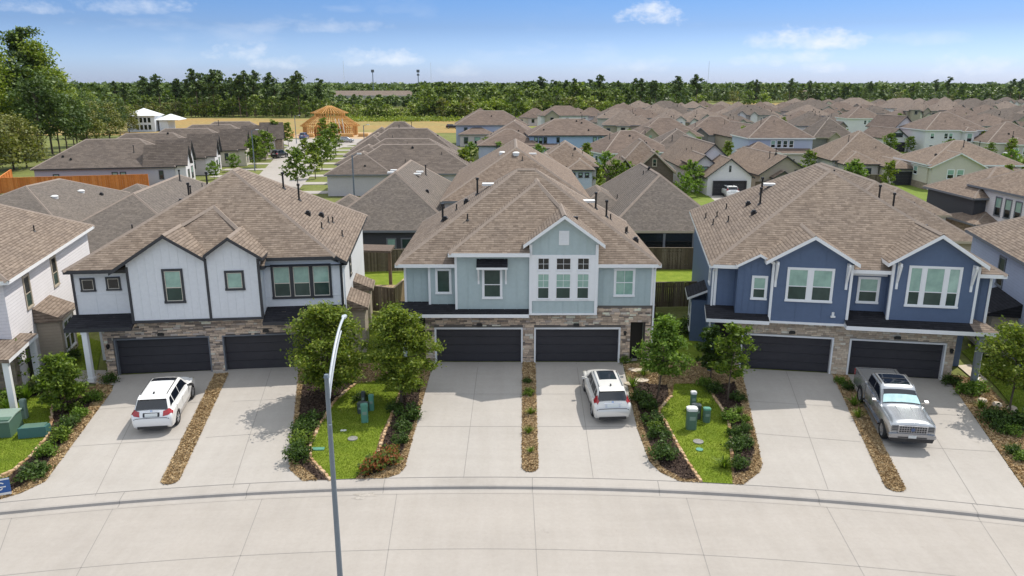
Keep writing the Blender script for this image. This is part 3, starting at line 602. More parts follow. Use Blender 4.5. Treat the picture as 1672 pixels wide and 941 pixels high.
# ------------------------------------------------------------------ house building blocks
def gable_roof(mb, x0, xm, x1, y0, y1, z0, zm, z1, t=0.17, m=0, mt=1):
    """two sloping slabs, ridge running back along y; z values at the underside"""
    for a, za, b, zb in ((x0, z0, xm, zm), (xm, zm, x1, z1)):
        mb.prism([(a, za), (b, zb), (b, zb + t), (a, za + t)], 'y', y0, y1, mt, [mt, mt, m, mt])
def gable_roof_x(mb, y0, y1, x0, x1, z, p, t=0.17, m=0, mt=1):
    ym = (y0 + y1) / 2; zm = z + p * (ym - y0)
    for a, za, b, zb in ((y0, z, ym, zm), (ym, zm, y1, z)):
        mb.prism([(a, za), (b, zb), (b, zb + t), (a, za + t)], 'x', x0, x1, mt, [mt, mt, m, mt])
def hip_roof(mb, x0, x1, y0, y1, z, p, fa=0.2, m=0, mt=1, mc=None, gx0=False, gx1=False):
    """closed hip with fascia; z = underside of the fascia"""
    W, D = x1 - x0, y1 - y0; zt = z + fa
    if W >= D:
        h = D / 2; a = (x0 + (0 if gx0 else h), y0 + h, zt + p * h); b = (x1 - (0 if gx1 else h), y0 + h, zt + p * h)
        F = [[(x0, y0, zt), (x1, y0, zt), b, a], [(x1, y1, zt), (x0, y1, zt), a, b]]
        F += [[(x0, y1, zt), (x0, y0, zt), a], [(x1, y0, zt), (x1, y1, zt), b]]
    else:
        h = W / 2; a = (x0 + h, y0 + h, zt + p * h); b = (x0 + h, y1 - h, zt + p * h)
        F = [[(x0, y1, zt), (x0, y0, zt), a, b], [(x1, y0, zt), (x1, y1, zt), b, a], [(x0, y0, zt), (x1, y0, zt), a], [(x1, y1, zt), (x0, y1, zt), b]]
    for f in F: mb.face(f, m)
    c = [(x0, y0), (x1, y0), (x1, y1), (x0, y1)]
    for k in range(4):
        p0, p1 = c[k], c[(k + 1) % 4]; mb.face([(*p0, z), (*p1, z), (*p1, zt), (*p0, zt)], mt)
    mb.face([(x0, y0, z), (x0, y1, z), (x1, y1, z), (x1, y0, z)], mt)
    if mc is not None:
        cs = [(x0, y0, zt), (x1, y0, zt), (x1, y1, zt), (x0, y1, zt)]
        for q in ((cs[0], a), (cs[1], a if W < D else b), (cs[2], b), (cs[3], b if W < D else a)):
            if Vector(q[0]).xy != Vector(q[1]).xy: cap(mb, q[0], q[1], mc)
        cap(mb, a, b, mc)
    return a, b
def cap(mb, p, q, m, w=0.16, h=0.045):
    p, q = Vector(p), Vector(q)
    if (q - p).length < 0.05: return
    d = (q - p).normalized(); s = d.cross(Vector((0, 0, 1)))
    if s.length < 1e-3: return
    s.normalize(); s *= w; u = Vector((0, 0, 1)); low = -0.5 * w
    mb.face([p + s + u * low, q + s + u * low, q + u * h, p + u * h], m); mb.face([q - s + u * low, p - s + u * low, p + u * h, q + u * h], m)
def shed_roof(mb, x0, x1, yf, zf, yb, zb, t=0.14, fa=0.2, m=0, mt=1):
    mb.face([(x0, yf, zf), (x1, yf, zf), (x1, yb, zb), (x0, yb, zb)], m)
    mb.face([(x0, yf, zf - fa), (x1, yf, zf - fa), (x1, yf, zf), (x0, yf, zf)], mt)
    mb.face([(x0, yb, zb - fa), (x0, yf, zf - fa), (x0, yf, zf), (x0, yb, zb)], mt); mb.face([(x1, yf, zf - fa), (x1, yb, zb - fa), (x1, yb, zb), (x1, yf, zf)], mt)
    mb.face([(x0, yf, zf - fa), (x0, yb, zb - fa), (x1, yb, zb - fa), (x1, yf, zf - fa)], mt)
def pierced(mb, x0, x1, z1, ya, yb, holes, m=0):
    """front wall thickness with door openings standing on the ground"""
    x = x0
    for a, b, _, t in sorted(holes):
        if a > x: mb.box(x, a, ya, yb, 0, z1, m)
        mb.box(a, b, ya, yb, t, z1, m); x = b
    if x < x1: mb.box(x, x1, ya, yb, 0, z1, m)
def battens(mb, x0, x1, z0, z1, y, sp, m=0, top=None, skip=(), off=0.0, w=0.045, d=0.022):
    n = max(1, round((x1 - x0) / sp)); 
    for k in range(n + 1):
        x = x0 + off + (x1 - x0 - 2 * off) * k / n
        if x < x0 or x > x1: continue
        t = top(x) if top else z1
        segs = [(z0, t)]
        for (a, b, c, e) in skip:
            if a - w < x < b + w:
                segs = [s for (p, q) in segs for s in ((p, min(q, c)), (max(p, e), q)) if s[1] - s[0] > 0.05]
        for p, q in segs: mb.box(x - w / 2, x + w / 2, y - d, y + 0.01, p, q, m)
def window(parent, loc, w, h, cols=1, trim=None, tw=0.1, rz=0.0, sash=None, split=0.45, up=None, low=None, mull=0.08, widths=None, grid=None):
    """window (casing + sash) > pane; local: opening centre at origin, outside = -y"""
    trim = trim or M['trim_white']; sash = sash or trim
    mb = MB(); d = 0.055
    X0, X1, Z0, Z1 = -w / 2, w / 2, -h / 2, h / 2
    mb.box(X0, X1, -d, 0.02, Z1 - tw, Z1, 0); mb.box(X0 - 0.02, X1 + 0.02, -d - 0.02, 0.02, Z0, Z0 + tw, 0)
    mb.box(X0, X0 + tw, -d + .003, 0.02, Z0 + tw, Z1 - tw, 0); mb.box(X1 - tw, X1, -d + .003, 0.02, Z0 + tw, Z1 - tw, 0)
    ws = widths or [1] * cols; tot = sum(ws); inner = w - 2 * tw - mull * (len(ws) - 1); x = X0 + tw; panes = []
    for k, q in enumerate(ws):
        a = x; b = x + inner * q / tot; x = b + mull
        if k < len(ws) - 1: mb.box(b, b + mull, -d + .006, 0.02, Z0 + tw, Z1 - tw, 0)
        s = 0.035
        for bx in ((a, a + s, Z0 + tw, Z1 - tw), (b - s, b, Z0 + tw, Z1 - tw), (a + s, b - s, Z1 - tw - s, Z1 - tw), (a + s, b - s, Z0 + tw, Z0 + tw + s)):
            mb.box(bx[0], bx[1], -0.035, 0.02, bx[2], bx[3], 1)
        panes.append((a + s, b - s))
    zs = None
    if split:
        zs = Z0 + tw + (h - 2 * tw) * split
        for a, b in panes: mb.box(a, b, -0.036, 0.02, zs - 0.022, zs + 0.022, 1)
    if grid:
        for a, b in panes:
            for g in range(1, grid[0]): mb.box(a + (b - a) * g / grid[0] - .009, a + (b - a) * g / grid[0] + .009, -0.028, 0.0, (zs or Z0 + tw), Z1 - tw, 1)
            lo = (zs or Z0 + tw)
            for g in range(1, grid[1]): mb.box(a, b, -0.026, 0.0, lo + (Z1 - tw - lo) * g / grid[1] - .009, lo + (Z1 - tw - lo) * g / grid[1] + .009, 1)
    win = mb.build('window', [trim, sash], parent, loc, rz)
    g = MB()
    for a, b in panes:
        if zs:
            g.face([(a, -0.016, zs), (b, -0.016, zs), (b, -0.016, Z1 - tw), (a, -0.016, Z1 - tw)], 0); g.face([(a, -0.010, Z0 + tw), (b, -0.010, Z0 + tw), (b, -0.010, zs), (a, -0.010, zs)], 1)
        else: g.face([(a, -0.014, Z0 + tw), (b, -0.014, Z0 + tw), (b, -0.014, Z1 - tw), (a, -0.014, Z1 - tw)], 0)
    g.build('pane', [up or M['glass_up'], low or M['glass_low']], win)
    return win
def garage_door(parent, x0, x1, h, y, z=0.0, m=None, trim=None, tw=0.09):
    mb = MB(); n = 4; hh = h / n
    for k in range(n):
        a = z + k * hh; mb.box(x0, x1, y, y + 0.06, a + .008, a + hh - .008, 0)
        c = 4; ww = (x1 - x0) / c
        for j in range(c): mb.box(x0 + j * ww + .09, x0 + (j + 1) * ww - .09, y - 0.012, y + 0.02, a + .09, a + hh - .09, 0)
    mb.box(x0, x1, y + .05, y + .09, z, z + h, 0)
    d = mb.build('garage_door', m or M['garage'], parent)
    if trim:
        t = MB(); f = y - .255; t.box(x0 - tw, x0 + .002, f, y + .05, z, z + h + tw, 0); t.box(x1 - .002, x1 + tw, f, y + .05, z, z + h + tw, 0); t.box(x0, x1, f + .003, y + .05, z + h - .002, z + h + tw, 0)
        t.build('door_frame', trim, d)
    return d
def stonework(mb, x0, x1, z0, z1, y, holes=(), hmin=.075, hmax=.17, lmin=.16, lmax=.55, jut=(.02, .065)):
    z = z0; rnd = random.Random(int(x0 * 97 + z0 * 31 + y * 7) + 5)
    while z < z1 - .02:
        h = min(rnd.uniform(hmin, hmax), z1 - z); x = x0 - rnd.uniform(0, .2)
        while x < x1:
            l = rnd.uniform(lmin, lmax); sub = [(z, z + h)]
            if h > .13 and rnd.random() < .35: sub = [(z, z + h * .5), (z + h * .5, z + h)]
            a0, b0 = max(x, x0), min(x + l, x1)
            for (c, e) in sub:
                segs = [(a0, b0)]
                for (ha, hb, hc, he) in holes:
                    if c < he and e > hc: segs = [s for (p, q) in segs for s in ((p, min(q, ha)), (max(p, hb), q)) if s[1] - s[0] > .03]
                for p, q in segs:
                    j = rnd.uniform(*jut); g = .008
                    if q - p > 2 * g + .01: mb.box(p + g, q - g, y - j, y + .02, c + g * .8, e - g * .8, 0)
            x += l
        z += h
def lantern(parent, x, z, y, m=None):
    mb = MB(); mb.box(x - .06, x + .06, y - .03, y, z - .1, z + .1); mb.bar((x, y - .03, z + .06), (x, y - .14, z + .1), .025, .025)
    mb.tube((x, y - .14, z - .12), (x, y - .14, z + .06), .07, .09, 8); mb.tube((x, y - .14, z + .06), (x, y - .14, z + .14), .11, .02, 8)
    mb.build('wall_lantern', m or M['black_metal'], parent)
def pipes(parent, pts, zf, kinds=None):
    for i, (x, y) in enumerate(pts):
        z = zf(x, y); mb = MB(); k = kinds[i] if kinds else i % 3
        if k == 0: mb.tube((x, y, z - .2), (x, y, z + .38), .042, n=8); mb.tube((x, y, z - .03), (x, y, z + .06), .12, .05, 10); mb.build('vent_pipe', M['black_metal'], parent)
        elif k == 1: mb.tube((x, y, z - .2), (x, y, z + .95), .062, n=8); mb.tube((x, y, z + .95), (x, y, z + 1.08), .10, .10, 8); mb.tube((x, y, z - .05), (x, y, z + .1), .17, .08, 10); mb.build('flue_pipe', M['black_metal'], parent)
        elif k == 2: mb.box(x - .16, x + .16, y - .16, y + .16, z - .1, z + .16); mb.box(x - .1, x + .1, y - .1, y + .1, z + .16, z + .26); mb.build('roof_vent', M['black_metal'], parent)
        elif k == 3:
            mb.tube((x, y, z - .15), (x, y, z + .14), .3, .32, 14); mb.tube((x, y, z + .14), (x, y, z + .24), .36, .2, 14); mb.build('turbine_vent', M['vent_white'], parent, smooth=False)
        elif k == 4:
            mb.T = Matrix.Translation((x, y, z + .08)); mb.box(-.5, .5, -.32, .32, -.06, .08); mb.T = None; mb.build('skylight', M['vent_white'], parent)
def hipz(x0, x1, y0, y1, z, p):
    return lambda x, y: z + p * min(x - x0, x1 - x, y - y0, y1 - y)
class TB:                                               # loose boards, each its own part
    def __init__(s): s.b = []
    def box(s, *a): s.b.append(a)
    def build(s, name, m, parent):
        for a in s.b: q = MB(); q.box(*a); q.build(name, m, parent)
# ------------------------------------------------------------------ the three duplex houses in front
RM = [M['roof_brown'], M['trim_white'], M['cap']]
# ---- mint green house
h = thing('duplex_house', 'mint green two-storey duplex with white trim and a tall central white-framed window bay', 'house', (0.98, 41.32, 0))
mb = MB(); mb.box(-5.98, 5.85, 0.36, 12.5, 0, 3.5, 0); pierced(mb, -5.98, 5.85, 3.5, .03, .36, [(-5.36, -.45, 0, 2.05), (.39, 5.19, 0, 2.05)]); mb.box(-7.1, 7.0, 2.4, 12.6, 0, 3.48, 1); mb.box(5.85, 7.02, 0.03, 0.6, 2.45, 3.5, 0); mb.box(6.7, 7.02, 0.03, 0.6, 0, 2.45, 0)
mb.build('lower_wall', [M['mortar'], M['mint_board']], h)
mb = MB(); holes = [(-5.45, -0.36, 0, 2.14), (0.30, 5.28, 0, 2.14), (5.85, 6.7, 0, 2.45)]
stonework(mb, -5.98, 7.02, 0, 3.32, 0.03, holes); mb.build('stone_veneer', M['stone_grey'], h)
mb = MB()
mb.box(-7.1, -5.7, .30, 12.55, 3.3, 5.9); mb.box(-5.7, -4.15, .05, 3, 3.3, 5.9); mb.box(-4.15, 0.0, -.43, 4, 3.25, 6.62); mb.box(0.0, 3.78, -.62, 4, 3.18, 7.2); mb.box(3.5, 7.0, 0.0, 12.56, 3.46, 5.9); mb.box(-5.0, 6.0, 3, 12.55, 3.3, 5.9)
mb.prism([(0.0, 7.2), (3.78, 7.2), (3.78, 7.34), (1.88, 8.70), (0.0, 7.34)], 'y', -.62, 3)
battens(mb, -7.1, -5.7, 3.4, 5.8, .30, .47); battens(mb, -5.7, -4.15, 3.4, 5.8, .05, .5, skip=[(-5.33, -4.42, 4.1, 5.65)])
battens(mb, -4.15, -.02, 3.3, 6.55, -.43, .68, skip=[(-2.72, -1.45, 3.95, 6.3)]); battens(mb, 3.8, 7.0, 3.5, 5.85, 0.0, .40, skip=[(4.75, 6.0, 3.95, 5.7)])
battens(mb, 0.2, 3.58, 3.2, 3.92, -.62, .42); battens(mb, 0.2, 3.58, 6.55, 8.6, -.62, .42, top=lambda x: 7.2 + .72 * (1.9 - abs(x - 1.88)), skip=[(1.5, 2.25, 7.0, 8.0)])
mb.build('upper_wall', M['mint_board'], h)
mb = TB()
for x, y, z0, z1 in ((-7.1, .30, 3.35, 5.8), (-5.7, .05, 3.3, 5.8), (-4.15, -.43, 3.25, 6.5), (7.0, 0, 3.48, 5.8)):
    s = 1 if x > 0 else 0
    mb.box(x - .03 - .06 * s, x + .1 - .06 * s, y - .045, y + .1, z0, z1)
for x in (-.02, 3.64): mb.box(x, x + .16, -.68, -.52, 3.16, 7.15)
mb.box(-.03, 3.81, -.69, -.57, 3.10, 3.2); mb.box(0.14, 3.64, -.655, -.57, 3.92, 4.02)
mb.box(0.14, 3.64, -.655, -.57, 6.42, 6.56)
for a, b in ((.14, .42), (1.12, 1.44), (2.32, 2.62), (3.34, 3.64)): mb.box(a, b, -.65, -.57, 4.02, 6.42)
for a, b in ((.42, 1.12), (1.44, 2.32), (2.62, 3.34)): mb.box(a, b, -.648, -.57, 5.52, 5.68)
mb.box(3.78, 3.86, -.45, .02, 3.5, 5.8); mb.build('trim_board', M['trim_white'], h)
for a, b in ((.42, 1.12), (1.44, 2.32), (2.62, 3.34)):
    window(h, ((a + b) / 2, -.625, 4.77), b - a, 1.5, tw=.03, up=M['glass_up'], low=M['glass_low'], grid=(2, 2)); window(h, ((a + b) / 2, -.625, 6.05), b - a, .74, tw=.03, split=0, up=M['glass_dark'], grid=(2, 2))
mb = MB(); zt = 5.97
hip_roof(mb, -7.53, 7.38, -.40, 13.4, 5.77, .66, mc=2)
A, Bc = (0.55, 4.4, 10.02), (0.55, 6.9, 10.02)          # raised front hip
fl_, fr_ = (-4.5, -.95, 6.72), (4.0, -.95, 6.72)
q0, q1, qr = (0, -.95, 6.72), (0, -.55, 6.967), (3.742, -.55, 6.967)   # the slope stops against the window bay
mb.face([fl_, q0, q1, qr, A], 0); mb.face([(-4.5, 1.2, 6.72), fl_, A, Bc], 0); mb.face([qr, (4.0, 1.2, 6.72), Bc, A], 0)
mb.face([(-4.5, -.95, 6.5), (0, -.95, 6.5), q0, fl_], 1); mb.face([(-4.5, 1.2, 6.5), (-4.5, -.95, 6.5), fl_, (-4.5, 1.2, 6.72)], 1); mb.face([(-4.5, -.95, 6.5), (-4.5, 1.2, 6.5), (0, 1.2, 6.5), (0, -.95, 6.5)], 1)
cap(mb, fl_, A, 2); cap(mb, A, Bc, 2); cap(mb, (3.0, .4, 7.7), A, 2)
gable_roof(mb, -.36, 1.88, 4.12, -1.05, 4.6, 7.0, 8.63, 7.0, t=.2); cap(mb, (1.88, -1.05, 8.84), (1.88, 3.4, 8.84), 2, w=.14)
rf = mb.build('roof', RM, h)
zf = hipz(-7.53, 7.38, -.4, 13.4, 5.97, .66)
pipes(rf, [(-3.2, 7.0), (-3.9, 6.6), (-4.5, 6.2), (-5.3, 5.2), (-5.1, 4.6), (-2.4, 7.4), (-3.6, 2.6), (4.4, 6.8), (5.0, 6.0), (5.3, 6.2), (6.2, 5.0), (5.9, 3.6), (6.4, 2.9), (3.9, 7.4)], zf, [1, 2, 0, 1, 2, 4, 0, 1, 1, 0, 0, 0, 2, 4])
mb = MB(); mb.box(2.5, 2.8, 1.3, 1.6, 7.9, 8.35); mb.build('roof_vent', M['black_metal'], rf)
mb = MB(); shed_roof(mb, -7.4, -.03, -.95, 3.22, .32, 3.62); mb.build('porch_roof', [M['roof_dark'], M['trim_white']], h)  # porch shingles take their shade from the dark material
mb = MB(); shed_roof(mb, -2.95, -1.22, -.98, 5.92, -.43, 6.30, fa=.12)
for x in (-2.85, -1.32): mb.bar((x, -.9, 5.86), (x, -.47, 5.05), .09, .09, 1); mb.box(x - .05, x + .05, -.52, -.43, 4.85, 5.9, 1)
mb.build('window_awning', [M['roof_dark'], M['trim_white']], h)  # awning top coloured as shingle in shade
window(h, (-4.87, .05, 4.88), .92, 1.5, split=0, up=M['glass_low']); window(h, (-2.09, -.43, 4.88), 1.14, 1.80, split=.46, up=M['glass_low'], low=M['glass_low'])
window(h, (5.39, 0, 4.82), 1.2, 1.66, split=.5, up=M['glass_up'], low=M['glass_low'], grid=(2, 2))
mb = MB(); mb.box(1.6, 2.16, -.68, -.57, 7.12, 7.92)
for k in range(8): mb.box(1.66, 2.10, -.705, -.67, 7.2 + k * .085, 7.25 + k * .085)
mb.build('gable_vent', M['trim_white'], h)
garage_door(h, -5.36, -.45, 2.05, .20, trim=M['trim_white']); garage_door(h, .39, 5.19, 2.05, .20, trim=M['trim_white'])
lantern(h, -5.66, 1.85, -.03); lantern(h, 5.52, 1.85, -.03)
for x in (-2.85, 2.72):
    mb = MB(); mb.box(x - .17, x + .17, -.08, 0, 2.24, 2.36); mb.box(x - .13, x + .13, -.1, -.06, 2.36, 2.42); mb.build('soffit_light', M['black_metal'], h)
mb = MB(); mb.box(5.95, 6.65, .55, .62, 0, 2.3); mb.build('front_door', M['black_metal'], h); mb = MB(); mb.box(6.45, 6.6, -.6, -.45, 0, .01); 
mb = MB(); mb.box(-6.9, -6.2, 2.33, 2.40, 0, 2.2); mb.build('front_door', M['black_metal'], h)
mb = MB()
for x in (-7.2,): mb.box(x, x + .2, -.55, -.35, 0, 3.1)
mb.build('porch_post', M['mint_board'], h)

for x, y, zt_ in ((7.1, -.02, 5.6), (-7.22, .26, 3.0)):
    mb = MB(); mb.box(x - .045, x + .045, y - .07, y + .02, .15, zt_); mb.bar((x, y - .02, .2), (x, y - .3, .06), .08, .06); mb.bar((x, y - .02, zt_), (x, y - .3, zt_ + .18), .08, .06); mb.build('downspout', M['trim_white'], h)
# ---- white house with dark trim
h = thing('duplex_house', 'white board-and-batten duplex with charcoal trim and twin front gables', 'house', (-21.96, 39.3, 0), R(6.42))
RD = [M['roof_brown'], M['trim_dark'], M['cap']]
mb = MB(); mb.box(-.5, 11.3, .36, 15, 0, 3.4, 0); pierced(mb, -.5, 11.3, 3.4, .03, .36, [(.1, 5.03, 0, 2.05), (5.86, 10.66, 0, 2.05)]); mb.box(-1.8, 12.5, 2.6, 15.1, 0, 3.38, 1); mb.build('lower_wall', [M['mortar'], M['white_board']], h)
mb = MB(); stonework(mb, -.5, 11.3, 0, 3.4, .03, [(-.02, 5.09, 0, 2.10), (5.8, 10.72, 0, 2.10)]); 
mb.T = Matrix.Translation((-.5, 0.03, 0)) @ Matrix.Rotation(R(-90), 4, 'Z'); stonework(mb, -2.6, 0, 0, 3.2, 0); mb.T = None
mb.build('stone_veneer', M['stone_grey'], h)
mb = MB(); mb.box(-1.8, 1.42, .3, 15.1, 3.25, 6.02); mb.box(1.42, 5.5, -.6, 4, 3.3, 6.3); mb.box(5.5, 8.24, -.6, 4, 3.3, 6.5); mb.box(8.2, 12.5, 1.5, 15.12, 3.3, 5.95); mb.prism([(8.2, 3.3), (12.5, 3.3), (12.5, 5.95), (12.2, 6.05), (11.8, 6.24), (8.2, 6.24)], 'y', .55, 1.5)
mb.prism([(1.42, 6.3), (5.5, 6.3), (5.5, 6.62), (3.57, 7.86), (1.42, 6.48)], 'y', -.6, 3); mb.prism([(5.5, 6.5), (8.24, 6.5), (8.24, 6.72), (6.83, 7.66), (5.5, 6.74)], 'y', -.6, 3)
g1 = lambda x: 6.62 + (1.24 - abs(x - 3.57) * .645) if x > 1.4 else 6; g2 = lambda x: 6.70 + (.96 - abs(x - 6.83) * .68)
battens(mb, 1.55, 5.4, 3.32, 6, -.6, .43, top=g1, skip=[(3.2, 4.28, 4.2, 6.15)], w=.035, d=.015); battens(mb, 5.6, 8.15, 3.32, 6, -.6, .43, top=g2, skip=[(6.4, 7.45, 4.85, 5.98)], w=.035, d=.015)
for z in (4.62,): mb.box(-1.75, 1.4, .28, .31, z - .02, z + .02); mb.box(8.28, 12.45, .53, .56, z - .5, z - .46)
battens(mb, -1.7, 1.35, 3.4, 5.95, .3, 1.05, w=.035, d=.015, skip=[(-1.4, -.6, 4.75, 5.6), (-.08, .72, 4.78, 5.62)]); battens(mb, 8.4, 12.4, 3.4, 6.2, .55, 1.35, w=.035, d=.015, skip=[(8.6, 11.95, 4.0, 6.05)])
mb.build('upper_wall', M['white_board'], h)
mb = TB()
for x, y, z0, z1 in ((-1.82, .3, 3.35, 5.95), (12.4, .55, 3.35, 5.95)): mb.box(x, x + .13, y - .04, y + .1, z0, z1)
for x, z1 in ((1.38, 6.3), (5.43, 6.65), (8.16, 6.6)): mb.box(x, x + .13, -.64, -.5, 3.24, z1)
mb.box(1.38, 8.29, -.66, -.5, 3.18, 3.32); mb.build('trim_board', M['trim_dark'], h)
mb = MB(); p = .6; x0, x1, y0, y1, zt = -1.9, 12.85, -.35, 15.9, 6.12
hw = (x1 - x0) / 2; Am = (x0 + hw, y0 + hw, zt + p * hw); Bm = (x0 + hw, y1 - hw, zt + p * hw); yn = .2; zn = zt + p * (yn - y0)
cu = x1 - (yn - y0)                                     # where the notch meets the right hip
mb.face([(x0, y0, zt), (8.5, y0, zt), (8.5, yn, zn), Am], 0); mb.face([(8.5, yn, zn), (cu, yn, zn), Am], 0)
mb.face([(x0, y1, zt), (x0, y0, zt), Am, Bm], 0); mb.face([(cu, yn, zn), (x1, yn, zt), (x1, y1, zt), Bm, Am], 0); mb.face([(x1, y1, zt), (x0, y1, zt), Bm], 0)
f = .2
for q in (((x0, y0, zt), (8.5, y0, zt)), ((x0, y1, zt), (x0, y0, zt)), ((8.5, yn, zn), (cu, yn, zn)), ((cu, yn, zn), (x1, yn, zt)), ((x1, yn, zt), (x1, y1, zt)), ((x1, y1, zt), (x0, y1, zt))):
    a, b = Vector(q[0]), Vector(q[1]); mb.face([a - Vector((0, 0, f)), b - Vector((0, 0, f)), b, a], 1)
mb.face([(x0, y0, zt - f), (x0, y1, zt - f), (8.5, y1, zt - f), (8.5, y0, zt - f)], 1); mb.face([(8.5, yn, zt - f + .004), (8.5, y1, zt - f + .004), (x1, y1, zt - f + .004), (x1, yn, zt - f + .004)], 1)
for q in (((x0, y0, zt), Am), ((cu, yn, zn), Am), (Am, Bm), ((x0, y1, zt), Bm), ((x1, y1, zt), Bm)): cap(mb, *q, 2)
A = (5.05, 3.75, 8.86); Bb = (5.05, 4.6, 8.86)          # front hip behind the two gables
mb.face([(1.2, -.4, 6.42), (8.4, -.4, 6.42), A], 0); mb.face([(1.2, 1.6, 6.42), (1.2, -.4, 6.42), A, Bb], 0); mb.face([(8.4, -.4, 6.42), (8.4, 2.2, 6.8), Bb, A], 0); cap(mb, (3.57, 2.1, 8.0), A, 2); cap(mb, (6.83, 1.75, 7.8), A, 2)
if False: A = (4.75, 4.3, 9.9); Bb = (4.75, 6.6, 9.9)
gable_roof(mb, .62, 3.57, 5.52, -.95, 3.6, 5.93, 7.86, 6.58, t=.19); gable_roof(mb, 5.50, 6.83, 8.55, -.95, 3.6, 6.72, 7.66, 6.52, t=.19)
cap(mb, (3.57, -.95, 8.05), (3.57, 2.2, 8.05), 2, w=.13); cap(mb, (6.83, -.95, 7.85), (6.83, 2.0, 7.85), 2, w=.13)
rf = mb.build('roof', RD, h); zf = hipz(x0, x1, y0, y1, zt, p)
pipes(rf, [(8.0, 9.6), (9.1, 8.7), (10.6, 7.6), (11.1, 7.0), (11.3, 7.6), (11.0, 4.6), (12.1, 5.4), (10.0, 6.1), (1.9, 9.8), (2.9, 10.6), (0.2, 4.2), (2.0, 7.8)], zf, [1, 1, 2, 0, 0, 0, 0, 2, 1, 1, 0, 2])
mb = MB(); shed_roof(mb, -2.0, 1.40, -1.0, 3.08, .3, 3.50); mb.build('porch_roof', [M['roof_dark'], M['trim_dark']], h); mb = MB(); shed_roof(mb, 8.27, 12.62, -1.0, 3.12, .55, 3.55); mb.build('porch_roof', [M['roof_dark'], M['trim_dark']], h)  # both porch roofs coloured as shaded shingle
for x, y, a in ((-1.05, -.8, .26), (-.62, 1.6, .24)):
    mb = MB(); mb.box(x - a / 2, x + a / 2, y - a / 2, y + a / 2, 0, 2.95); mb.box(x - a * .62, x + a * .62, y - a * .62, y + a * .62, 0, .25); mb.box(x - a * .6, x + a * .6, y - a * .6, y + a * .6, 2.75, 2.95); mb.build('porch_post', M['trim_white'], h)
wk = dict(trim=M['trim_dark'], sash=M['cream_lap'])
window(h, (3.74, -.6, 5.2), 1.08, 1.9, up=M['glass_up'], low=M['glass_low'], tw=.12, **wk); window(h, (6.93, -.6, 5.42), 1.02, 1.1, split=0, tw=.12, **wk)
window(h, (10.27, .55, 4.98), 3.3, 1.98, cols=3, mull=.2, tw=.13, **wk)
window(h, (-1.0, .3, 5.17), .76, .76, split=0, up=M['glass_dark'], tw=.09, **wk); window(h, (.32, .3, 5.2), .76, .76, split=0, up=M['glass_dark'], tw=.09, **wk)
garage_door(h, .10, 5.03, 2.05, .22, trim=M['trim_grey'], tw=.07); garage_door(h, 5.86, 10.66, 2.05, .22, trim=M['trim_grey'], tw=.07)
lantern(h, -.26, 1.75, -.03); lantern(h, 11.0, 1.75, -.03)
for x in (2.55, 8.2):
    mb = MB(); mb.box(x - .17, x + .17, -.08, 0, 2.24, 2.36); mb.box(x - .13, x + .13, -.1, -.06, 2.36, 2.42); mb.build('soffit_light', M['black_metal'], h)
mb = MB(); mb.box(-1.5, -.6, 2.52, 2.60, 0, 2.2); mb.build('front_door', M['black_metal'], h)
window(h, (12.52, 5.0, 4.9), .8, 1.5, rz=R(90), up=M['glass_dark'], **wk)
for x, y, zt_ in ((12.62, .6, 5.7),):
    mb = MB(); mb.box(x - .045, x + .045, y - .07, y + .02, .15, zt_); mb.bar((x, y - .02, .2), (x, y - .3, .06), .08, .06); mb.bar((x, y - .02, zt_), (x, y - .3, zt_ + .18), .08, .06); mb.build('downspout', M['trim_white'], h)
# right side: small box-outs with their own roofs
for (y, w) in ((3.4, 2.4), (7.4, 1.7)):
    mb = MB(); mb.box(12.5, 13.5, y - w / 2, y + w / 2, 0, 2.75, 0); 
    mb.prism([(12.5, 2.75), (13.75, 2.75), (13.75, 2.9), (12.5, 3.45)], 'y', y - w / 2 - .25, y + w / 2 + .25, 1, [2, 2, 1, 1]); mb.build('side_bay', [M['tan_lap'], M['roof_brown'], M['trim_tan']], h)

# ---- blue house
h = thing('duplex_house', 'dark blue duplex with white trim, three white gables and tan stone base', 'house', (13.15, 40.34, 0), R(-9.51))
mb = MB(); mb.box(-.53, 11.0, .36, 17.6, 0, 3.4, 0); pierced(mb, -.53, 11.0, 3.4, .03, .36, [(-.12, 4.66, 0, 2.04), (5.67, 10.45, 0, 2.04)]); mb.box(-1.8, 12.3, 2.4, 17.7, 0, 3.38, 1); mb.build('lower_wall', [M['mortar_tan'], M['blue_board']], h)
mb = MB(); stonework(mb, -.53, 11.0, 0, 3.12, .03, [(-.19, 4.75, 0, 2.12), (5.58, 10.54, 0, 2.12)], hmin=.09, hmax=.16, lmin=.14, lmax=.42, jut=(.015, .045)); mb.build('stone_veneer', M['stone_tan'], h)
mb = MB(); mb.box(-1.82, 1.08, .3, 17.7, 3.3, 6.05); mb.box(-.72, 1.08, -.38, .4, 3.3, 6.0); mb.box(1.08, 5.12, -.6, 4, 3.1, 6.4); mb.box(5.1, 7.2, .3, 4, 3.3, 5.95); mb.box(7.2, 11.4, -.42, 4, 3.25, 6.4); mb.box(11.3, 12.35, .3, 17.72, 3.3, 6.0)
mb.prism([(-.75, 6.0), (1.08, 6.0), (1.08, 6.30), (.34, 6.70), (-.75, 6.1)], 'y', -.38, 2.5); mb.prism([(1.08, 6.4), (5.12, 6.4), (5.12, 6.52), (3.0, 7.78), (1.08, 6.60)], 'y', -.6, 3); mb.prism([(7.2, 6.4), (11.4, 6.4), (11.4, 6.58), (9.24, 8.02), (7.2, 6.64)], 'y', -.42, 3)
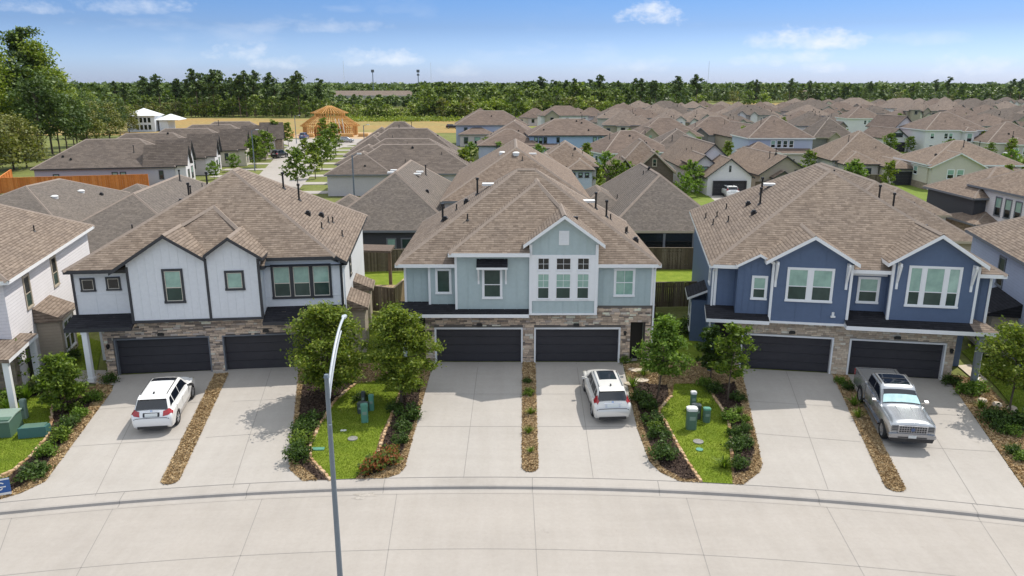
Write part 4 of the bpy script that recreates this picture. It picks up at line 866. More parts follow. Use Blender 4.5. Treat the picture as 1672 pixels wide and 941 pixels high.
battens(mb, -1.7, -.8, 3.4, 5.9, .3, .34, w=.03, d=.016); battens(mb, -.7, 1.0, 3.4, 6.0, -.38, .34, w=.03, d=.016, skip=[(.05, .9, 4.25, 5.65)], top=lambda x: 6.0 + max(0, .6 - .6 * abs(x - .34))); battens(mb, 5.2, 7.1, 3.4, 5.9, .3, .48, w=.03, d=.016, skip=[(5.66, 6.9, 4.05, 5.65)])
b1 = lambda x: 6.5 + 1.22 - .6 * abs(x - 3.0); b2 = lambda x: 6.5 + 1.42 - .66 * abs(x - 9.24)
battens(mb, 1.1, 5.1, 3.15, 6, -.6, 1.3, top=b1, w=.035, d=.014, skip=[(1.8, 4.25, 4.25, 6.2)]); battens(mb, 7.25, 11.35, 3.5, 6, -.4, 1.35, top=b2, w=.035, d=.014, skip=[(7.95, 10.6, 4.2, 6.5)])
for a, b, y, z in ((1.15, 1.8, -.6, 5.1), (4.3, 5.05, -.6, 5.1), (7.3, 7.9, -.4, 5.3), (10.65, 11.3, -.4, 5.3)): mb.box(a, b, y - .012, y + .01, z - .02, z + .02)
battens(mb, 11.5, 12.3, 3.4, 5.9, .3, .4, w=.03, d=.016)
mb.build('upper_wall', M['blue_board'], h)
mb = TB()
for x, y, z0, z1 in ((-1.86, .3, 3.4, 5.8), (12.26, .3, 3.2, 5.75)): mb.box(x, x + .13, y - .045, y + .1, z0, z1)
for x, y, z0, z1 in ((1.03, -.6, 3.1, 6.45), (5.04, -.6, 3.1, 6.4), (7.15, -.4, 3.4, 6.5), (11.32, -.4, 3.4, 6.5)): mb.box(x, x + .13, y - .045, y + .12, z0, z1)
mb.box(1.03, 5.17, -.66, -.55, 3.0, 3.12); mb.box(5.17, 7.15, .2, .3, 5.66, 5.86); mb.build('trim_board', M['trim_white'], h)
mb = MB(); X = (-2.25, 12.8, -.35, 18.4); hip_roof(mb, *X, 5.9, .6, mc=2)
gable_roof(mb, -.85, .34, 1.15, -.72, 3.0, 6.04, 6.70, 6.25, t=.15); gable_roof(mb, .62, 3.0, 5.38, -1.05, 4.2, 6.35, 7.78, 6.35, t=.2); gable_roof(mb, 6.80, 9.24, 11.68, -.85, 6.4, 6.42, 8.02, 6.42, t=.2)
cap(mb, (3.0, -1.05, 7.98), (3.0, 2.75, 7.98), 2, w=.13); cap(mb, (9.24, -.85, 8.23), (9.24, 4.2, 8.23), 2, w=.13)
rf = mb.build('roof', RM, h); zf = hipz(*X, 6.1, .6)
pipes(rf, [(1.9, 10.8), (2.6, 11.6), (0.9, 9.4), (1.4, 7.8), (0.8, 6.0), (-.9, 10.8), (-1.3, 9.0), (-.5, 7.6), (-.2, 11.8), (9.0, 9.6), (9.6, 8.6), (-1.5, 12.4), (10.9, 6.4)], zf, [1, 4, 2, 1, 2, 0, 0, 0, 0, 1, 1, 0, 2])
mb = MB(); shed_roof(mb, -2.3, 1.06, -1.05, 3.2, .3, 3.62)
mb.face([(5.0, -1.2, 3.2), (11.3, -1.2, 3.2), (11.3, .3, 3.66), (5.0, .3, 3.66)], 0); mb.face([(11.3, -1.2, 3.2), (12.55, -1.2, 3.2), (11.3, .3, 3.66)], 2); mb.face([(12.55, -1.2, 3.2), (12.55, 3.0, 3.2), (11.3, 3.0, 3.66), (11.3, .3, 3.66)], 2)  # front slope painted in the shaded tone, hip end in the sunlit brown
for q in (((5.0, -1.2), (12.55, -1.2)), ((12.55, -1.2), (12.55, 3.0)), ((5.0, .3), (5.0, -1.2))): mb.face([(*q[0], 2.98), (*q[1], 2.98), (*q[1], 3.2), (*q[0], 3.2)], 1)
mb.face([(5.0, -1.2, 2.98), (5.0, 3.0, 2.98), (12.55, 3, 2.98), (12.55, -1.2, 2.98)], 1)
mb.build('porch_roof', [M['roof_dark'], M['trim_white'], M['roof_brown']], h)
for x, y, a in ((11.75, -.95, .26), (11.25, 1.2, .24)):
    mb = MB(); mb.box(x - a / 2, x + a / 2, y - a / 2, y + a / 2, 0, 3.0); mb.box(x - a * .6, x + a * .6, y - a * .6, y + a * .6, 0, .2); mb.build('porch_post', M['post_grey'], h)
mb = MB(); mb.box(-2.0, -1.8, -.8, -.6, 0, 3.0); mb.build('porch_post', M['blue_board'], h)
window(h, (.47, -.38, 4.9), .84, 1.36); window(h, (3.03, -.6, 5.22), 2.42, 1.9, cols=2, mull=.26, tw=.1); window(h, (6.28, .3, 4.84), 1.14, 1.5, low=M['glass_low']); window(h, (9.27, -.42, 5.34), 2.62, 2.24, widths=[.8, 1.25, .75], mull=.2, tw=.1, split=.36)
for bx, y, z in ((1.25, -.6, 6.35), (4.88, -.6, 6.35), (7.45, -.4, 6.45), (11.1, -.4, 6.45)):
    mb = MB(); mb.bar((bx, y - .4, z + .05), (bx, y - .05, z - .9), .11, .11); mb.box(bx - .06, bx + .06, y - .07, y, z - 1.3, z + .15); mb.bar((bx, y - .42, z + .1), (bx, y, z + .1), .1, .1); mb.build('bracket', M['trim_white'], h)
garage_door(h, -.12, 4.66, 2.04, .20, trim=M['trim_white']); garage_door(h, 5.67, 10.45, 2.04, .20, trim=M['trim_white'])
lantern(h, -.36, 1.75, -.02); lantern(h, 10.78, 1.75, -.02)
for x in (2.5, 8.0):
    mb = MB(); mb.box(x - .17, x + .17, -.08, 0, 2.24, 2.36); mb.box(x - .13, x + .13, -.1, -.06, 2.36, 2.42); mb.build('soffit_light', M['black_metal'], h)
mb = MB(); mb.box(4.32, 4.44, -.66, -.6, 3.52, 3.76); mb.box(4.26, 4.5, -.72, -.6, 3.48, 3.56); mb.build('flood_light', M['vent_white'], h)
mb = MB(); mb.box(-1.5, -.6, 2.33, 2.41, 0, 2.2); mb.build('front_door', M['black_metal'], h)
window(h, (-1.82, 3.2, 4.9), .9, 1.6, rz=R(-90), up=M['glass_dark']); 
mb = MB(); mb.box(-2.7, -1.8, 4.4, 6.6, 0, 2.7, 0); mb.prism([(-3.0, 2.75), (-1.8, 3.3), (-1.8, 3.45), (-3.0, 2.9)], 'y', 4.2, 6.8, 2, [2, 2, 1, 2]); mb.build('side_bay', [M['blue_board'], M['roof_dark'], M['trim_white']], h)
window(h, (-2.7, 5.5, 1.5), 1.6, 1.9, rz=R(-90), up=M['glass_low'])

for x, y, zt_ in ((-1.95, .28, 5.6), (12.44, .3, 2.9)):
    mb = MB(); mb.box(x - .045, x + .045, y - .07, y + .02, .15, zt_); mb.bar((x, y - .02, .2), (x, y - .3, .06), .08, .06); mb.bar((x, y - .02, zt_), (x, y - .3, zt_ + .18), .08, .06); mb.build('downspout', M['trim_white'], h)
# ------------------------------------------------------------------ neighbouring and background houses
NB = [0]; LAST = [None]; RECTS = []
def house(label, P, ang, W, D, ze, p=.6, wall='grey_lap', roof='roof_far', trim='trim_white', kind='hip', wings=(), wins=(), door=None, vents=4, far=False, group=None, cat='house', name='house', capm='cap_pale', base=None):
    """P = front-left eave corner (world), x along the front, y to the back.
    wings: (kind, x0, x1, y0, y1, ze, p, wall) ; wins: (x, z, w, h, side) ; door: (x0, x1, h, y)"""
    NB[0] += 1; rnd = random.Random(NB[0] * 13)
    h = thing(name, label, cat, (P[0], P[1], gz(*P)), R(ang), group)
    mats = [M[roof], M[trim], M[capm]]; ins = .4
    rb = MB(); wb = {}
    def wbox(w, *a):
        wb.setdefault(w, MB()).box(*a)
    blocks = [(kind, 0, W, 0, D, ze, p, wall)] + list(wings)
    for k, (kd, x0, x1, y0, y1, z, pp, wl_) in enumerate(blocks):
        e = .003 * k
        wbox(wl_, x0 + ins, x1 - ins, y0 + ins, y1 - ins, 0, z + (.1 + e if kd in ('hip', 'shed') else 0))
        if base and k == 0: wbox(base, x0 + ins - .06, x1 - ins + .06, y0 + ins - .06, y1 - ins + .06, 0, 1.0)
        if kd == 'hip': hip_roof(rb, x0, x1, y0, y1, z + e, pp, mc=None if far else 2)
        elif kd == 'gf':                                # gable to the front
            xm = (x0 + x1) / 2; zm = z + pp * (xm - x0)
            gable_roof(rb, x0, xm, x1, y0, y1, z + e, zm, z + e)
            wb.setdefault(wl_, MB()).prism([(x0 + ins, z), (x1 - ins, z), (x1 - ins, z + pp * ins), (xm, zm - .01), (x0 + ins, z + pp * ins)], 'y', y0 + ins, y1 - ins)
            if not far: cap(rb, (xm, y0, zm + .19), (xm, y1, zm + .19), 2, w=.13)
        elif kd == 'gs':                                # gable to the sides
            gable_roof_x(rb, y0, y1, x0, x1, z + e, pp); ym = (y0 + y1) / 2
            wb.setdefault(wl_, MB()).prism([(y0 + ins, z), (y1 - ins, z), (y1 - ins, z + pp * ins), (ym, z + pp * (ym - y0) - .01), (y0 + ins, z + pp * ins)], 'x', x0 + ins, x1 - ins)
        elif kd == 'shed': shed_roof(rb, x0, x1, y0, z, y1, z + pp * (y1 - y0), fa=.15)
    for w, m_ in wb.items(): m_.build('wall', M[w], h)
    r = rb.build('roof', mats, h)
    for (x, z, w, hh, side) in wins:
        if isinstance(side, (int, float)): loc, rz_ = (x, side + ins, z), 0        # a wall at y = side
        elif side == 'f': loc, rz_ = (x, ins, z), 0
        elif side == 'r': loc, rz_ = (W - ins, x, z), R(90)
        elif side == 'l': loc, rz_ = (ins, x, z), R(-90)
        else: loc, rz_ = (side[0], x, z), R(90)                    # a wall facing right at x = side[0]
        if far:
            b = MB(); b.box(-w / 2, w / 2, -.05, .02, -hh / 2, hh / 2, 0); b.face([(-w / 2 + .1, -.055, -hh / 2 + .1), (w / 2 - .1, -.055, -hh / 2 + .1), (w / 2 - .1, -.055, hh / 2 - .1), (-w / 2 + .1, -.055, hh / 2 - .1)], 1)
            b.build('window', [M[trim], M['glass_dark']], h, loc, rz_)
        else: window(h, loc, w, hh, trim=M[trim], tw=.09, cols=max(1, round(w / 1.1)), rz=rz_, up=rnd.choice([M['glass_up'], M['glass_low']]), low=M['glass_dark'])
    if door: garage_door(h, door[0], door[1], door[2], door[3] + ins - .05, trim=M[trim])
    if vents:
        zf = hipz(0, W, 0, D, ze + .2, p) if kind == 'hip' else (lambda x, y: ze + p * min(x, W - x) + .17 if kind == 'gf' else ze + p * min(y, D - y) + .17)
        pts = [(rnd.uniform(.15, .85) * W, rnd.uniform(.12, .5) * D) for _ in range(vents)]
        pipes(r, pts, zf, [rnd.choice([0, 0, 1, 2, 2]) for _ in pts])
    LAST[0] = h; RECTS.append((P[0], P[1], R(ang), min([0] + [w[1] for w in wings]), max([W] + [w[2] for w in wings]), min([0] + [w[3] for w in wings]), max([D] + [w[4] for w in wings])))
    return h
def eave(px1, py1, px2, py2, z):                        # two eave corners in the view -> place, bearing, length
    a, b = Vector(at(px1, py1, z)), Vector(at(px2, py2, z)); d = b - a
    return tuple(a), math.degrees(math.atan2(d.y, d.x)), d.length
def row(W, z, n, w=1.0, hh=1.4, side='f', m=1.6): return [(m + (W - 2 * m) * (k + .5) / n, z, w, hh, side) for k in range(n)]

# left edge: white lap-sided two-storey with entry porch
lx, ly = at(12.6, 460, 6); a_ = math.degrees(math.atan2(52.5 - 37.0, -29.6 + 25.6))   # direction of its right-hand eave
h = thing('house', 'white lapped two-storey house at the left edge with a tan box window', 'house', (lx, ly, 0), R(a_ - 90))
# local: x right, y back; the right wall runs along x = -0.4
mb = MB(); mb.box(-12, -.45, .5, 16, 0, 6.0); mb.build('wall', M['white_lap'], h)
mb = MB(); hip_roof(mb, -12.5, 0, 0, 16.3, 5.82, .55, mc=2); rf = mb.build('roof', RM, h)
pipes(rf, [(-2.6, 5.2), (-3.0, 6.6), (-1.6, 9.6)], hipz(-12.5, 0, 0, 16.3, 6.02, .55), [0, 2, 0])
for y, z, hh in ((3.6, 4.55, 1.9), (8.3, 4.6, 1.9)): window(h, (-.45, y, z), 1.0, hh, trim=M['trim_tan'], rz=R(90), up=M['glass_dark'])
mb = MB(); mb.box(-.45, .75, 4.0, 6.6, .25, 2.65, 0)
mb.prism([(-.45, 3.5), (-.45, 2.65), (1.0, 2.65), (1.0, 2.8)], 'y', 3.75, 6.85, 1, [2, 2, 2, 1]); bay = mb.build('box_window', [M['tan_lap'], M['roof_brown'], M['trim_tan']], h)
window(h, (.75, 5.3, 1.5), 1.7, 1.9, rz=R(90), trim=M['trim_white'], cols=2, up=M['glass_low'], low=M['glass_dark'])
mb = MB(); mb.box(-.45, .4, 12.0, 13.6, .25, 2.5, 0); mb.prism([(-.45, 3.3), (-.45, 2.5), (.6, 2.5), (.6, 2.65)], 'y', 11.8, 13.8, 1, [2, 2, 2, 1]); mb.build('box_window', [M['dark_lap'], M['roof_brown'], M['trim_tan']], h)
mb = MB(); mb.prism([(-4, 3.2), (-4, 3.02), (.4, 2.5), (.4, 2.68)], 'y', -2.6, 1.6, 0, [1, 1, 1, 0]); mb.build('porch_roof', RM, h)
for y in (-2.3, 1.4):
    mb = MB(); mb.box(.0, .26, y - .13, y + .13, 0, 2.6); mb.build('porch_post', M['trim_white'], h)
mb = MB(); mb.box(-4.2, -.3, -.2, .4, 0, 2.6); mb.build('entry_wall', M['brick_tan'], h)
mb = MB(); mb.box(-.47, -.4, 1.9, 3.1, 0, 2.4); mb.build('front_door', M['black_metal'], h)
# right edge: pale blue two-storey
rx, ry = at(1672, 430, 6); a_ = math.degrees(math.atan2(51.1 - 41.1, 31.3 - 28.7))
h = thing('house', 'pale blue two-storey house at the right edge with a black awning over windows', 'house', (rx - 1.15, ry - 4.5, 0), R(a_ - 90))
mb = MB(); mb.box(.45, 12, .4, 15, 0, 6.0); mb.build('wall', M['pale_blue_lap'], h)
mb = MB(); hip_roof(mb, 0, 12.5, 0, 15.3, 5.82, .55, mc=2); rf = mb.build('roof', [M['roof_brown'], M['trim_grey'], M['cap']], h)
pipes(rf, [(2.2, 8.6), (3.6, 12)], hipz(0, 12.5, 0, 15.3, 6.02, .55), [2, 0])
window(h, (.45, 9.0, 4.5), 1.1, 1.9, trim=M['trim_grey'], rz=R(-90), up=M['glass_low'], low=M['glass_dark'])
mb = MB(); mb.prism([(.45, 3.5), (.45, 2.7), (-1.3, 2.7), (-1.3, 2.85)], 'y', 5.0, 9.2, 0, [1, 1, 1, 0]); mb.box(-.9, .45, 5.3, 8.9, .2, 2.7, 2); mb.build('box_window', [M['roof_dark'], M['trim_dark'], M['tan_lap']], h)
window(h, (-.9, 7.1, 1.5), 2.4, 2.1, rz=R(-90), trim=M['trim_tan'], cols=3, up=M['glass_low'], low=M['glass_dark'])
mb = MB(); mb.box(-1.2, -1.0, 9.0, 9.2, 0, 2.7); mb.build('porch_post', M['trim_grey'], h)

# first row behind, one storey, seen from their backs
house('grey-roofed one-storey house behind the left edge house, with white turtle vents', (-54, 66), 2, 14, 20, 2.9, .44, 'dark_lap', 'roof_grey', 'trim_dark', wings=[('hip', 8, 16, 15.5, 23.5, 2.8, .45, 'dark_lap')], wins=[(12, 1.8, 1.0, 1.5, 'r'), (9, 1.8, 1.0, 1.5, 'r'), (6, 1.8, 1.0, 1.5, 'r')], vents=0, capm='cap')
o = LAST[0]
pipes([c for c in o.children if c.name.startswith('roof')][0], [(9.6, 7), (9.8, 11.6), (11.0, 13.2)], hipz(0, 14, 0, 20, 3.1, .44), [3, 3, 2])
house('long grey-brown one-storey roof squeezed behind the white duplex on its left', (-37.2, 54.8), 8, 13.5, 27, 3.0, .56, 'grey_lap', 'roof_grey', 'trim_dark', wins=[(1.8, 1.8, .9, 1.5, 'f'), (3.2, 1.8, .9, 1.5, 'f')], vents=0, wings=[('hip', -.6, 5.5, -1.2, 5, 2.9, .5, 'teal_lap')], capm='cap')
o = LAST[0]
pipes([c for c in o.children if c.name.startswith('roof')][0], [(7.4, 18), (9.3, 14.2), (9.6, 11.0), (8.9, 20), (2.3, 4.4)], hipz(0, 13.5, 0, 27, 3.2, .56), [1, 1, 2, 0, 0])
house('dark one-storey house with steep grey roof, in the gap between white and mint duplexes', (-17.4, 65.8), 0, 12.6, 24, 3.0, .72, 'dark_lap', 'roof_grey', 'trim_grey', wings=[('hip', -2.2, 6, 1.5, 10, 2.95, .6, 'dark_lap')], wins=[(6.6, 1.6, .9, 1.7, 'f'), (8.2, 1.6, 1.5, 1.7, 'f'), (10.2, 1.6, 1.5, 1.7, 'f')], vents=0, capm='cap')
o = LAST[0]
pipes([c for c in o.children if c.name.startswith('roof')][0], [(5.2, 11.5), (5.2, 13.5), (7.6, 11.5), (7.6, 13.5), (8.2, 15), (9.2, 7), (2, 9), (11, 10)], hipz(0, 12.6, 0, 24, 3.2, .72), [4, 4, 4, 4, 1, 2, 0, 0])
ho = house('one-storey house with a deep open patio, in the gap between mint and blue duplexes', (8.3, 65.6), 0, 11.2, 22, 3.0, .78, 'teal_lap', 'roof_grey', 'trim_tan', wings=[('hip', -3.6, 4.6, 5, 17, 2.95, .6, 'teal_lap')], wins=[(1.9, 1.6, .8, 1.9, 'f')], vents=3, capm='cap')
mb = MB(); mb.box(2.7, 10.4, .1, .39, .2, 2.9); mb.build('patio_screen', M['glass_dark'], ho)
for x in (2.6, 5.2, 7.8, 10.5):
    mb = MB(); mb.box(x - .1, x + .1, .02, .3, 0, 3.0); mb.build('patio_post', M['trim_grey'], ho)
sf = thing('patio_sofa', 'tan cushioned patio sofa glimpsed over the fence behind the mint duplex', 'sofa', (14.2, 65.25, .02))
mb = MB(); mb.box(-1.0, 1.0, -.4, .3, .2, .5); mb.build('seat', M['tan_lap'], sf); mb = MB(); mb.box(-1.0, 1.0, .1, .32, .5, 1.5); mb.build('backrest', M['cream_lap'], sf)
house('tall brown hip roof with skylights directly behind the mint duplex', (-6.6, 68.5), 0, 14, 26, 5.2, .62, 'grey_lap', 'roof_mid', 'trim_grey', vents=0, capm='cap')
o = LAST[0]
pipes([c for c in o.children if c.name.startswith('roof')][0], [(7, 6.0), (5.6, 9.5), (8.6, 9.8), (7.6, 5.2)], hipz(0, 14, 0, 26, 5.4, .62), [3, 3, 4, 0])
house('brown one-storey roof with a round white vent behind the blue duplex', (25.5, 62.2), -6, 13.2, 30, 3.0, .62, 'tan_lap', 'roof_brown', 'trim_tan', vents=0, wings=[('hip', 9, 17, 14, 26, 2.9, .55, 'white_lap')], capm='cap')
o = LAST[0]
pipes([c for c in o.children if c.name.startswith('roof')][0], [(10.6, 9.4), (8.4, 13), (11.4, 5.0), (9.8, 5.8), (4.6, 16), (5.2, 14)], hipz(0, 13.2, 0, 30, 3.2, .62), [3, 4, 0, 2, 1, 1])
house('two-storey house with a dark gabled wing and white siding at the right edge', (47.0, 58), 0, 15, 20, 5.6, .55, 'white_lap', 'roof_mid', 'trim_grey', wings=[('hip', -1.2, 9, 16.5, 26, 4.6, .55, 'dark_lap'), ('hip', -2.2, 3, 14, 20, 2.4, .3, 'brick_tan')], wins=[(15, 4.2, 1.0, 1.9, 'l'), (13.5, 4.2, 1.0, 1.9, 'l'), (12, 4.2, 1.0, 1.9, 'l'), (3.5, 4.3, 1.0, 1.7, 'l')], vents=5, capm='cap')

# back street, left row (gables face the street on their right)
sd_ = Vector((-.15, .99))
def street_left(k, label, wall, roof, W=21, D=13.0, p=.62, shift=(0, 0), gab='cream_lap'):
    P = Vector((-73.9, 116.2)) + sd_ * 15.3 * k + Vector(shift)
    g = [('gs', W - 5, W + 1.7, .2, 4.8, 3.2, 1.35, gab), ('gs', W - 4.4, W + 1.2, 5.4, 10.6, 3.2, 1.35, gab)]
    hh = house(label, P, 12, W, D, 3.0, p, wall, roof, 'trim_dark', wings=g, wins=[(3.4, 1.9, .9, .9, 'f'), (11.8, 1.9, .9, 1.2, 'f'), (13.0, 1.9, .9, 1.2, 'f'), (18.6, 1.9, .7, 1.4, 'f'), (2.5, 1.5, 1.3, 2.0, (W + 1.3, 's')), (8.0, 1.5, 1.5, 2.0, (W + .8, 's')), (2.5, 4.6, .6, 1.0, (W + 1.3, 's')), (8.0, 4.9, .6, 1.0, (W + .8, 's'))], vents=4)
    return hh
for k, (lb, wl_, rf_, sh, gb) in enumerate((('lilac one-storey house behind the orange fence, nearest in the left back-street row', 'lilac_lap', 'roof_far2', (0, 0), 'white_lap'), ('second house of the left row on the back street, pale twin gables', 'grey_lap', 'roof_far2', (1, .5), 'white_lap'),
        ('third house of the left row on the back street, with a bay of white trim', 'cream_lap', 'roof_far2', (3.5, 1), 'cream_lap'), ('fourth house of the left row on the back street, tan gables', 'tan_lap', 'roof_far2', (5, 1), 'tan_lap'), ('fifth house of the left row, last before the cul-de-sac and tan field', 'grey_lap', 'roof_far2', (6.5, 1), 'brick_tan'))):
    street_left(k, lb, wl_, rf_, shift=sh, gab=gb)
# back street, right row
for k, (lb, wl_, W, sh, p) in enumerate((('pale grey one-storey house with wide brown roof, nearest in the right back-street row', 'teal_lap', 21, 0, .6), ('second house of the right row on the back street, long low ridge', 'grey_lap', 20, -1.5, .58), ('third house of the right row on the back street, tall hip', 'grey_lap', 20, -2.5, .72),
        ('fourth house of the right row on the back street, near the framed house', 'cream_lap', 17, -3.5, .62), ('fifth house of the right row, last beside the framed house', 'pale_blue_lap', 15, -4, .7))):
    P = Vector((-25.7, 109.6)) + Vector((-.10, .995)) * 15.2 * k + Vector((sh * .3, 0))
    house(lb, P, 3, W, 12.6, 3.0, p, wl_, 'roof_far2', 'trim_grey', wings=[('hip', -1.5, 8.5, -.3, 11, 2.98, p * .95, wl_)], wins=[(15.3 if W > 19 else 9, 1.8, 1.0, 1.6, 'f'), (18.0 if W > 19 else 12, 1.8, 1.0, 1.6, 'f'), (3, 1.6, 1.2, 1.7, 'l')], vents=5)
# white wrapped house under construction
P = at(216, 212, 0); wh = thing('unfinished_house', 'white-wrapped two-storey house shell with pale roof beside the big trees', 'house', (-134, 268, 0), R(8)); wh.scale = (.8, .8, .9)
mb = MB(); mb.box(0, 11.5, 0, 12, 0, 6.0); mb.box(12.4, 16, 3, 14, 0, 4.2); mb.build('wall', M['wrap'], wh); mb = MB(); hip_roof(mb, -.7, 12.2, -.7, 12.7, 5.9, .42); hip_roof(mb, 11, 21, 2, 15, 4.2, .4); mb.build('roof', [M['vent_white'], M['wrap'], M['wrap']], wh)
for z in (1.7, 4.4):
    for x in (4.2, 5.9, 7.6, 9.3):
        mb = MB(); mb.box(x - .55, x + .55, -.06, 0, z - .9, z + .9); mb.build('window', M['glass_dark'], wh)
# timber-framed house
fh = thing('framed_house', 'bare timber frame of a house with tiered conical roof rafters beside the cul-de-sac', 'house frame', (-59.5, 252, 0)); fh.scale = (.92, .92, .97)
mb = MB(); rw = random.Random(3)
for k in range(64):                                     # ground floor studs on an octagonal plan
    a = 2 * math.pi * k / 64; rr = 9.4; x, y = rr * math.cos(a), rr * math.sin(a); mb.box(x - .12, x + .12, y - .12, y + .12, 0, 3.2)
mb.build('stud', M['lumber'], fh)
mb = MB()
for k in range(16):
    a, b = 2 * math.pi * k / 16, 2 * math.pi * (k + 1) / 16
    if k % 3 == 1: continue
    for z in (.1, 1.6, 3.2): mb.bar((9.4 * math.cos(a), 9.4 * math.sin(a), z), (9.4 * math.cos(b), 9.4 * math.sin(b), z), .2, .25)
    if k % 2: mb.face([(9.2 * math.cos(a), 9.2 * math.sin(a), 0), (9.2 * math.cos(b), 9.2 * math.sin(b), 0), (9.2 * math.cos(b), 9.2 * math.sin(b), 3.2), (9.2 * math.cos(a), 9.2 * math.sin(a), 3.2)])
mb.build('sheathed_wall', M['sheathing'], fh)
mb = MB()
for k in range(60):
    a = 2 * math.pi * k / 60; c, s = math.cos(a), math.sin(a)
    mb.bar((10.4 * c, 10.4 * s, 3.0), (5.9 * c, 5.9 * s, 6.0), .12, .24)
for z, rr in ((3.9, 9.1), (4.7, 7.9), (5.5, 6.7)):
    for k in range(40): a, b = 2 * math.pi * k / 40, 2 * math.pi * (k + 1) / 40; mb.bar((rr * math.cos(a), rr * math.sin(a), z), (rr * math.cos(b), rr * math.sin(b), z), .1, .12)
mb.build('skirt_rafters', M['lumber'], fh)
mb = MB()
for k in range(36):
    a = 2 * math.pi * k / 36; c, s = math.cos(a), math.sin(a); mb.box(5.2 * c - .1, 5.2 * c + .1, 5.2 * s - .1, 5.2 * s + .1, 5.6, 7.4)
    mb.bar((6.6 * c, 6.6 * s, 7.2), (.8 * c, .8 * s, 9.5), .12, .22)
for z, rr in ((7.3, 6.5), (8.05, 4.4), (8.8, 2.4)):
    for k in range(24): a, b = 2 * math.pi * k / 24, 2 * math.pi * (k + 1) / 24; mb.bar((rr * math.cos(a), rr * math.sin(a), z), (rr * math.cos(b), rr * math.sin(b), z), .12, .2)
mb.build('crown_rafters', M['lumber'], fh)
for x in (5.2, 6.4, 7.6):
    mb = MB(); mb.bar((x, -11.5, 0), (x - 1.4, -8.6, 5.6), .3, .12); mb.build('leaning_board', M['trim_tan'], fh)
mb = MB(); mb.bar((-6, -10.6, .2), (-2.5, -8.4, 5.6), .25, .12); mb.bar((-4.6, -10.4, .2), (-1.5, -8.4, 5.2), .25, .12); mb.build('leaning_board', M['lumber'], fh)
for (x, y, l) in ((-70, 240.5, 3.2), (-64, 239.5, 4.5), (-52, 241, 4.2), (-47, 242, 3.0)):
    st = thing('lumber_stack', {-70: 'low lumber stack left of the framed house, under the trees', -64: 'long lumber stack left of the framed house door', -52: 'lumber stack right in front of the framed house', -47: 'small lumber stack right of the framed house'}[x], 'lumber stack', (x, y, .02))
    mb = MB()
    for z in range(4): mb.box(-l / 2 + rw.uniform(-.2, .2), l / 2 + rw.uniform(-.2, .2), -.6, .6, z * .28, z * .28 + .24)
    mb.build('board', M['lumber'], st)
# houses right of centre, one by one
house('two-storey brown-roofed house with a shaded back porch, left end of the middle row', at(742, 206, 5.2), 4, 20, 13, 5.2, .55, 'pale_blue_lap', 'roof_far', 'trim_grey', wings=[('hip', 1.0, 11, -3.4, 6, 3.0, .42, 'grey_lap')], wins=[(3, 4.2, 1, 1.3, 'f'), (3, 1.6, 1.2, 1.8, -3.4), (6, 1.6, 1.6, 1.8, -3.4)], vents=4)
house('wide one-storey brown roof sloping to a dark veranda, left of the blue-walled house', at(783, 233, 3.0), -3, 15, 22, 3.0, .58, 'grey_lap', 'roof_far', 'trim_grey', wins=[(3, 1.7, 1.4, 1.9, 'f'), (7, 1.7, 3.0, 2.0, 'f')], vents=4)
P, a_, L = eave(862, 223, 980, 221, 5.0)
house('long two-storey house with sky blue rear wall and a lean-to patio roof', P, 3, 19.5, 13, 5.0, .5, 'sky_lap', 'roof_far', 'trim_dark', wings=[('hip', -11, 3, -1.5, 11, 3.0, .5, 'pale_blue_lap'), ('shed', -1.6, 6.5, -3.4, .5, 2.7, .2, 'sky_lap')], wins=[(1.8, 4.1, .8, 1.4, 'f'), (2.8, 4.1, .8, 1.4, 'f'), (3.8, 4.1, .8, 1.4, 'f'), (6.6, 4.2, .7, 1.1, 'f'), (14.6, 4.0, .8, 1.6, 'f'), (15.8, 4.0, .8, 1.6, 'f'), (17.0, 4.0, .8, 1.6, 'f')], vents=5)
house('hip-roofed house with its corner turned towards the camera, right of the sky blue wall', (at(985, 253, 3)), 17, 15.5, 12.5, 3.0, .62, 'pale_blue_lap', 'roof_far', 'trim_white', wings=[], wins=[(1.5, 1.6, 1.3, 1.8, 'f'), (5.6, 1.6, 1.0, 1.5, 'f'), (4, 1.6, 1.5, 1.9, 'l'), (8, 1.6, 1.5, 1.9, 'l')], vents=5)
house('house with two little hipped wings, just beyond the mint duplex on its right', at(868, 274, 4.3), -3, 9.6, 12, 4.3, .66, 'grey_lap', 'roof_mid', 'trim_dark', wings=[('hip', -.3, 4.2, -1.4, 6, 4.6, .6, 'teal_lap'), ('hip', 4.8, 8.9, -2.4, 6, 4.1, .62, 'pale_blue_lap')], wins=[(1.2, 4.05, .7, .7, -1.4), (2.6, 4.05, .7, .7, -1.4), (5.9, 3.5, .6, .7, -2.4), (6.9, 3.5, .6, .7, -2.4), (7.8, 3.5, .6, .7, -2.4)], vents=4)
house('steep-roofed brown brick house with gothic peaks', at(1001, 282, 2.8), -2, 9.6, 13, 2.8, .92, 'brick_brown', 'roof_mid', 'trim_tan', kind='hip', wings=[('gf', 2.7, 9.4, -1.2, 6.5, 2.6, .95, 'brick_brown'), ('gf', .2, 3.2, -.7, 4, 3.0, 1.2, 'brick_brown')], wins=[(6.1, 4.4, .7, 1.2, -1.2), (1.7, 3.2, .9, 1.4, -.7)], vents=4)
house('one-storey house with dark hip roof and white rear wall of tall windows', at(1059, 250, 3.0), -2, 13, 15, 3.0, .62, 'white_lap', 'roof_far2', 'trim_white', wins=[(1.5, 1.7, .8, 1.7, 'f'), (3.0, 1.7, 1.1, 1.8, 'f'), (4.4, 1.7, 1.1, 1.8, 'f'), (9.6, 1.6, 1.8, 1.8, 'f')], vents=3)
